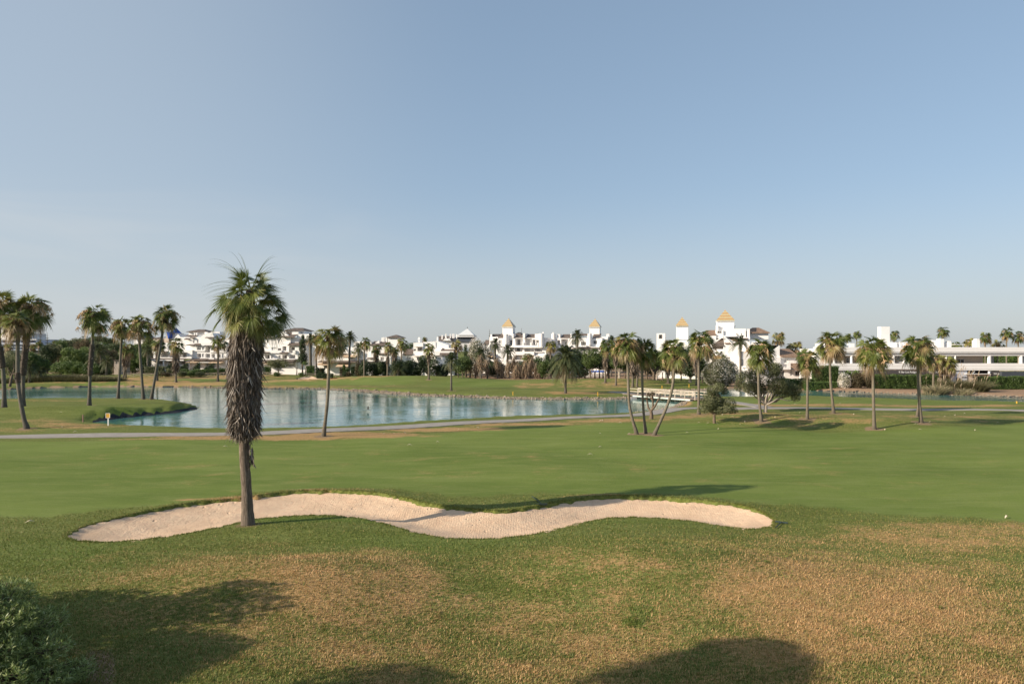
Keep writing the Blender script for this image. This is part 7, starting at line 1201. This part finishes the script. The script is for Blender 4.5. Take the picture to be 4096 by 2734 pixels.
# yellow stakes, signs, rakes, bird, ball, litter
for k, (px_, py_, h, l) in enumerate([(2052, 1580, .55, 'yellow stake on the far lawn edge, leaning slightly'), (2391, 1582, .55, 'yellow stake on the far shore behind the big date palm'), (2648, 1558, .6, 'yellow stake near the bridge, on the lawn'), (2756, 1549, .6, 'yellow stake below the forked white tree'), (4067, 1613, .25, 'short yellow marker at the channel edge'), (2731, 1607, .8, 'pale stake on the bank by the bridge end')]):
    b_ = gp(px_, py_); mb = MB(); mb.bar(b_ - UP * .1, b_ + UP * h * 1.0 + V3(-.05 if k == 0 else 0, 0, 0), .12); mb.bar(b_ + UP * h, b_ + UP * (h + .1), .14, tone=.9); o = mb.build('marker_stake', M['yellow' if k < 5 else 'bridgewood'], loc=b_); tag(o, l, 'stake', 'marker stakes')
def sign():
    b_ = gp(433, 1701); sc = b_[1] / F; root = empty('warning_sign', b_, 'yellow notice board on a white post at the water edge', 'sign'); mb = MB(); mb.box((b_[0] - .055, b_[1] - .04, b_[2] - .2), (b_[0] + .055, b_[1] + .04, b_[2] + 31 * sc)); mb.build('post', M['paint'], root)
    c = b_ + V3(0, 0, 40 * sc); w_, h = 8.7 * sc, 9.5 * sc; mb = MB(); mb.box((c[0] - w_, c[1] - .085, c[2] - h), (c[0] + w_, c[1] - .045, c[2] + h)); bd = mb.build('board', M['yellow'], root); mb = MB()
    mb2 = MB()
    for a, e in (((-w_, -h), (w_, -h + .035)), ((-w_, h - .035), (w_, h)), ((-w_, -h + .035), (-w_ + .035, h - .035)), ((w_ - .035, -h + .035), (w_, h - .035))): mb2.box((c[0] + a[0], c[1] - .10, c[2] + a[1]), (c[0] + e[0], c[1] - .086, c[2] + e[1]))
    mb2.build('board_edge', M['paint'], root)
    for q, u in enumerate(np.linspace(h * .66, -h * .66, 7)):
        if q == 3: continue
        l = w_ * (.75, .68, .55, 0, .72, .78, .7)[q]; mb.box((c[0] - w_ * .8, c[1] - .095, c[2] + u - .011), (c[0] - w_ * .8 + 2 * l, c[1] - .086, c[2] + u + .011))
    mb.build('lettering', M['ochre'], root)
    b_ = gp(331, 1687); mb = MB(); mb.bar(b_ - UP * .1, b_ + UP * .72, .13); mb.bar(b_ + UP * .72, b_ + UP * .78, .16); tag(mb.build('wooden_stake', M['tile_w'], loc=b_), 'brown wooden stake on the grass spit near the yellow notice', 'stake')
sign()
def rake(p, q, label):
    a = gp(*p) + UP * .06; b_ = gp(*q) + UP * .06; root = empty('bunker_rake', b_, label, 'rake', 'bunker rakes'); mb = MB(); mb.tube([a, b_], .022, 6); mb.build('handle', M['rakeg'], root); d = nrm(b_ - a); s_ = nrm(np.cross(d, UP)); mb = MB(); mb.bar(b_ - s_ * .28, b_ + s_ * .28, .06)
    for k in np.linspace(-.27, .27, 9): mb.bar(b_ + s_ * k, b_ + s_ * k - UP * .1 + d * .03, .018)
    mb.build('rake_head', M['rakeg'], root)
rake((2128, 1988), (2168, 2017), 'dark bunker rake lying on the grass between the bunker lobes'); rake((3102, 2114), (3126, 2092), 'dark bunker rake lying at the rounded bunker end')
def bird():
    Y = 104; c = P(1472, 1634, Y); root = empty('bird', c, 'dark bird flying low over the lake with raised wings', 'bird'); mb = MB(); sc = Y / F
    mb.tube([c + V3(-5.2 * sc, 0, .02), c + V3(-4.2 * sc, 0, .03), c + V3(-2 * sc, 0, -.02), c + V3(1 * sc, 0, -.03), c + V3(3.2 * sc, 0, 0), c + V3(5.4 * sc, 0, .01)], [.01, .03, .055, .055, .03, .015], 8, tone=0); mb.build('body', M['bird'], root, smooth=True)
    for s_ in (-1, 1):
        wg = MB(); y_ = s_ * .04; V = [c + V3(-1.2 * sc, y_, .02), c + V3(2.2 * sc, y_, .02), c + V3(2.4 * sc, s_ * .14, .18), c + V3(1.5 * sc, s_ * .18, .33), c + V3(-.2 * sc, s_ * .18, .36), c + V3(-1.5 * sc, s_ * .12, .2)]; V = V + [v + V3(0, .012, 0) for v in V]
        wg.add(V, [(0, 1, 2, 5), (5, 2, 3, 4), (11, 8, 7, 6), (10, 9, 8, 11)] + [(i, 6 + i, 6 + (i + 1) % 6, (i + 1) % 6) for i in range(6)]); wg.build('wing', M['bird'], root)
bird()
b_ = gp(1188, 1517); mb = MB(); r = .22; mb.tube([b_ + UP * z for z in (0, .06, .16, .3, .38, .44)], [r * .4, r * .8, r, r * .8, r * .5, .02], 14); tag(mb.build('round_marker', M['black'], smooth=True, loc=b_), 'small round black marker on the far sand bunker', 'marker')
LIT = [(1536, 1737), (1575, 1737), (1617, 1733), (1910, 1712), (1962, 1692), (2010, 1695), (2400, 1736), (2402, 1684), (2410, 1683), (2480, 1693), (2517, 1737), (2868, 1697), (2873, 1717), (2930, 1668), (2890, 1660), (2832, 1694), (2795, 1692), (2748, 1732), (1638, 1782), (1835, 1720), (2360, 1820), (2400, 1790), (3415, 1658), (3780, 1667), (3820, 1662), (3858, 1655), (3990, 1692), (3663, 1698), (3540, 1720), (3720, 1690), (3900, 1722), (3680, 1720), (4025, 2072), (118, 2092), (243, 1650), (248, 1710), (300, 1729), (900, 1788), (1750, 1770), (3200, 1652), (3100, 1670), (2960, 1700), (2980, 1688), (760, 1512), (700, 1530), (648, 1521), (2270, 1538), (2360, 1543), (1945, 1542), (2100, 1548), (1670, 1522), (1577, 1541), (3180, 1618), (3360, 1615)]
rg = np.random.default_rng(12)
for k, (px_, py_) in enumerate(LIT):
    b_ = gp(px_, py_); L_ = rg.uniform(.18, .42); a = rg.uniform(-.7, .7); d = V3(math.cos(a), math.sin(a) * 1.5, 0) * L_ / 2; n_ = V3(-math.sin(a), math.cos(a), 0) * rg.uniform(.03, .07); mb = MB(); pts = [b_ - d, b_ + UP * .09, b_ + d * .7 + UP * .05, b_ + d]
    V = []
    for i, p in enumerate(pts): q = (.3, 1, .8, .15)[i]; V += [p - n_ * q + UP * .05, p + UP * (.02 + .05 * q), p + n_ * q + UP * .04]
    mb.add(V, [(3 * i + j, 3 * i + j + 1, 3 * i + j + 4, 3 * i + j + 3) for i in range(3) for j in range(2)] ); tag(mb.build('fallen_frond', M['deadbit'], loc=b_), 'scrap of pale dry palm frond lying on the lawn', 'palm litter', 'pale frond scraps on the grass')
# ------------------------------------------------------------------ shore stones, grass, and the ground itself
def stones():
    rng = np.random.default_rng(21); LP = LAKE; seg = np.roll(LP, -1, 0) - LP; L_ = np.linalg.norm(seg, axis=1); pxs = np.array(LAKE_PX); pr = np.zeros(len(LP))
    for i in range(len(LP)):
        a, c = pxs[i]; a2, c2 = pxs[(i + 1) % len(LP)]
        if 1180 <= a <= 2560 and 1550 < c < 1600 and a2 > a: pr[i] = 1.0
        elif 700 <= a < 1180 and c < 1560: pr[i] = .35
        elif 2560 <= a <= 2900 and c < 1592 and a2 >= a: pr[i] = .8
        elif 2560 < a < 2760 and c > 1598: pr[i] = .35
        elif 3300 < a < 4200 and c < 1600: pr[i] = .25
    dens = 60; N = int((L_ * pr * dens).sum()); i = rng.choice(len(LP), N, p=L_ * pr / (L_ * pr).sum()); t = rng.random(N)[:, None]; c = LP[i] + seg[i] * t; nn = np.stack([seg[i][:, 1], -seg[i][:, 0]], 1); nn /= np.linalg.norm(nn, axis=1, keepdims=True)
    test = sdf(c[:, 0] + nn[:, 0], c[:, 1] + nn[:, 1], LAKE); nn[test < 0] *= -1; off = rng.uniform(-.35, 1.25, N)[:, None]; c = c + nn * off; r = rng.uniform(.06, .17, N) * (1 + .6 * (rng.random(N) < .1)); z = terrain(c[:, 0], c[:, 1]) + r * .25
    oc = np.array([(1, 0, 0), (0, 1, 0), (-1, 0, 0), (0, -1, 0), (0, 0, 1), (0, 0, -1)], float); V = oc[None] * (r[:, None, None] * rng.uniform(.55, 1.25, (N, 6, 1))) + rng.normal(0, .15, (N, 6, 3)) * r[:, None, None]; V = V * np.array([1.2, 1.2, .75]) + np.column_stack([c, z])[:, None]
    T = np.array([(0, 1, 4), (1, 2, 4), (2, 3, 4), (3, 0, 4), (1, 0, 5), (2, 1, 5), (3, 2, 5), (0, 3, 5)]); T = (T[None] + np.arange(N)[:, None, None] * 6).reshape(-1, 3)
    tag(mesh('shore_stones', V.reshape(-1, 3), [T], M['stone'], loc=(0, 150, 0)), 'band of pale broken stones along the lake edge', None, None, 'stuff')
stones()
def grass():
    rng = np.random.default_rng(31); N = 400000
    py_ = 3100 - (3100 - 1955) * rng.random(N) ** 0.95; px_ = rng.uniform(-300, 4400, N); X_, Y_ = plane_xy(px_, py_); X_ = X_ + rng.normal(0, .05, N); Y_ = Y_ + rng.normal(0, .05, N)
    PXx = CX + X_ / Y_ * F; PYy = HZ + CH / Y_ * F; fm = fairmask(PXx, PYy); ds = sdf(X_, Y_, BUNK, 6); k = (fm < .5) & (ds > .04); 
    # a denser fringe right at the bunker lip
    t = rng.random(16000) * len(BUNK); i = t.astype(int) % len(BUNK); fr = (t - np.floor(t))[:, None]; e = BUNK[i] * (1 - fr) + BUNK[(i + 1) % len(BUNK)] * fr + rng.normal(0, .07, (16000, 2)); 
    X_ = np.concatenate([X_[k], e[:, 0]]); Y_ = np.concatenate([Y_[k], e[:, 1]]); n = len(X_); Z_, _, _, _, _, bb = terrain(X_, Y_, True); Z_ = np.maximum(Z_, bb - .12)
    PXx = CX + X_ / Y_ * F; PYy = HZ + CH / Y_ * F; dr = drymask(PXx, PYy); lu = lushmask(PXx, PYy)
    pn = np.sin(X_ * 1.3 + 2 * np.sin(Y_ * .9)) * np.sin(Y_ * 1.9 + X_ * .5 + np.sin(X_ * 2.1)) * .5 + .5; pn = pn * .7 + .3 * (np.sin(X_ * 3.1 + np.sin(Y_ * 2.3)) * np.sin(Y_ * 3.7 + X_ * .8) * .5 + .5); tn = np.clip(.36 + dr * 1.0 * (.15 + 1.05 * pn) - .16 * lu + rng.normal(0, .17, n), 0, 1); tn = np.where((dr > .25) & (rng.random(n) < dr * .5), rng.uniform(.7, 1, n), tn)
    h = rng.uniform(.035, .085, n) * (1 + .5 * (rng.random(n) < .06)); tc_ = np.array([plane_xy(a_, b_) for a_, b_ in zip(rng.uniform(200, 4000, 30), rng.uniform(2230, 2720, 30))] + [plane_xy(2540, 2500)] * 2 + [plane_xy(2550, 2300), plane_xy(2560, 2468)]); rt_ = rng.uniform(.06, .2, len(tc_)); rt_[30:] = .4
    for (tx, ty), q in zip(tc_, rt_): m_ = np.hypot(X_ - tx, Y_ - ty) < q * rng.uniform(.7, 1.1, n); m_ &= rng.random(n) < .75; h[m_] *= 1.4; tn[m_] = rng.uniform(0.1, .42, m_.sum())
    a = rng.uniform(0, 6.28, n); ln = rng.uniform(.2, 1.0, n) * h; w_ = .010 + .010 * rng.random(n); b0 = np.stack([X_, Y_, Z_ - .01], 1); s_ = np.stack([-np.sin(a), np.cos(a), 0 * a], 1) * w_[:, None]
    tip = b0 + np.stack([np.cos(a) * ln, np.sin(a) * ln, h], 1); V = np.stack([b0 - s_, b0 + s_, tip], 1).reshape(-1, 3)
    tag(mesh('rough_grass', V, [np.arange(len(V)).reshape(-1, 3)], M['grass'], tone=np.repeat(tn, 3), loc=(0, 25, 0)), 'short rough turf, part green and part straw coloured', None, None, 'stuff')
grass()
feet = [o.location[:] for o in bpy.data.objects if o.get('category') == 'palm tree' and o.location[1] < 200]
sc_ = np.zeros(len(GROUND['x']))
for fx, fy, fz in feet:
    m_ = (np.abs(GROUND['x'] - fx) < 2.2) & (np.abs(GROUND['y'] - fy) < 2.2); d_ = np.hypot(GROUND['x'][m_] - fx, GROUND['y'][m_] - fy); rr_ = .55 if fy < 60 else .9
    sc_[m_] = np.maximum(sc_[m_], sstep(rr_ + .35, rr_ - .1, d_) * (.9 if fy > 60 else .6))
GROUND['attrs']['scorch'] = sc_
tag(mesh('ground', GROUND['V'], [GROUND['Q']], M['turf'], smooth=True, attrs=GROUND['attrs']), 'rolling golf course turf, mown green fairways and dry brown patches', None, None, 'structure')
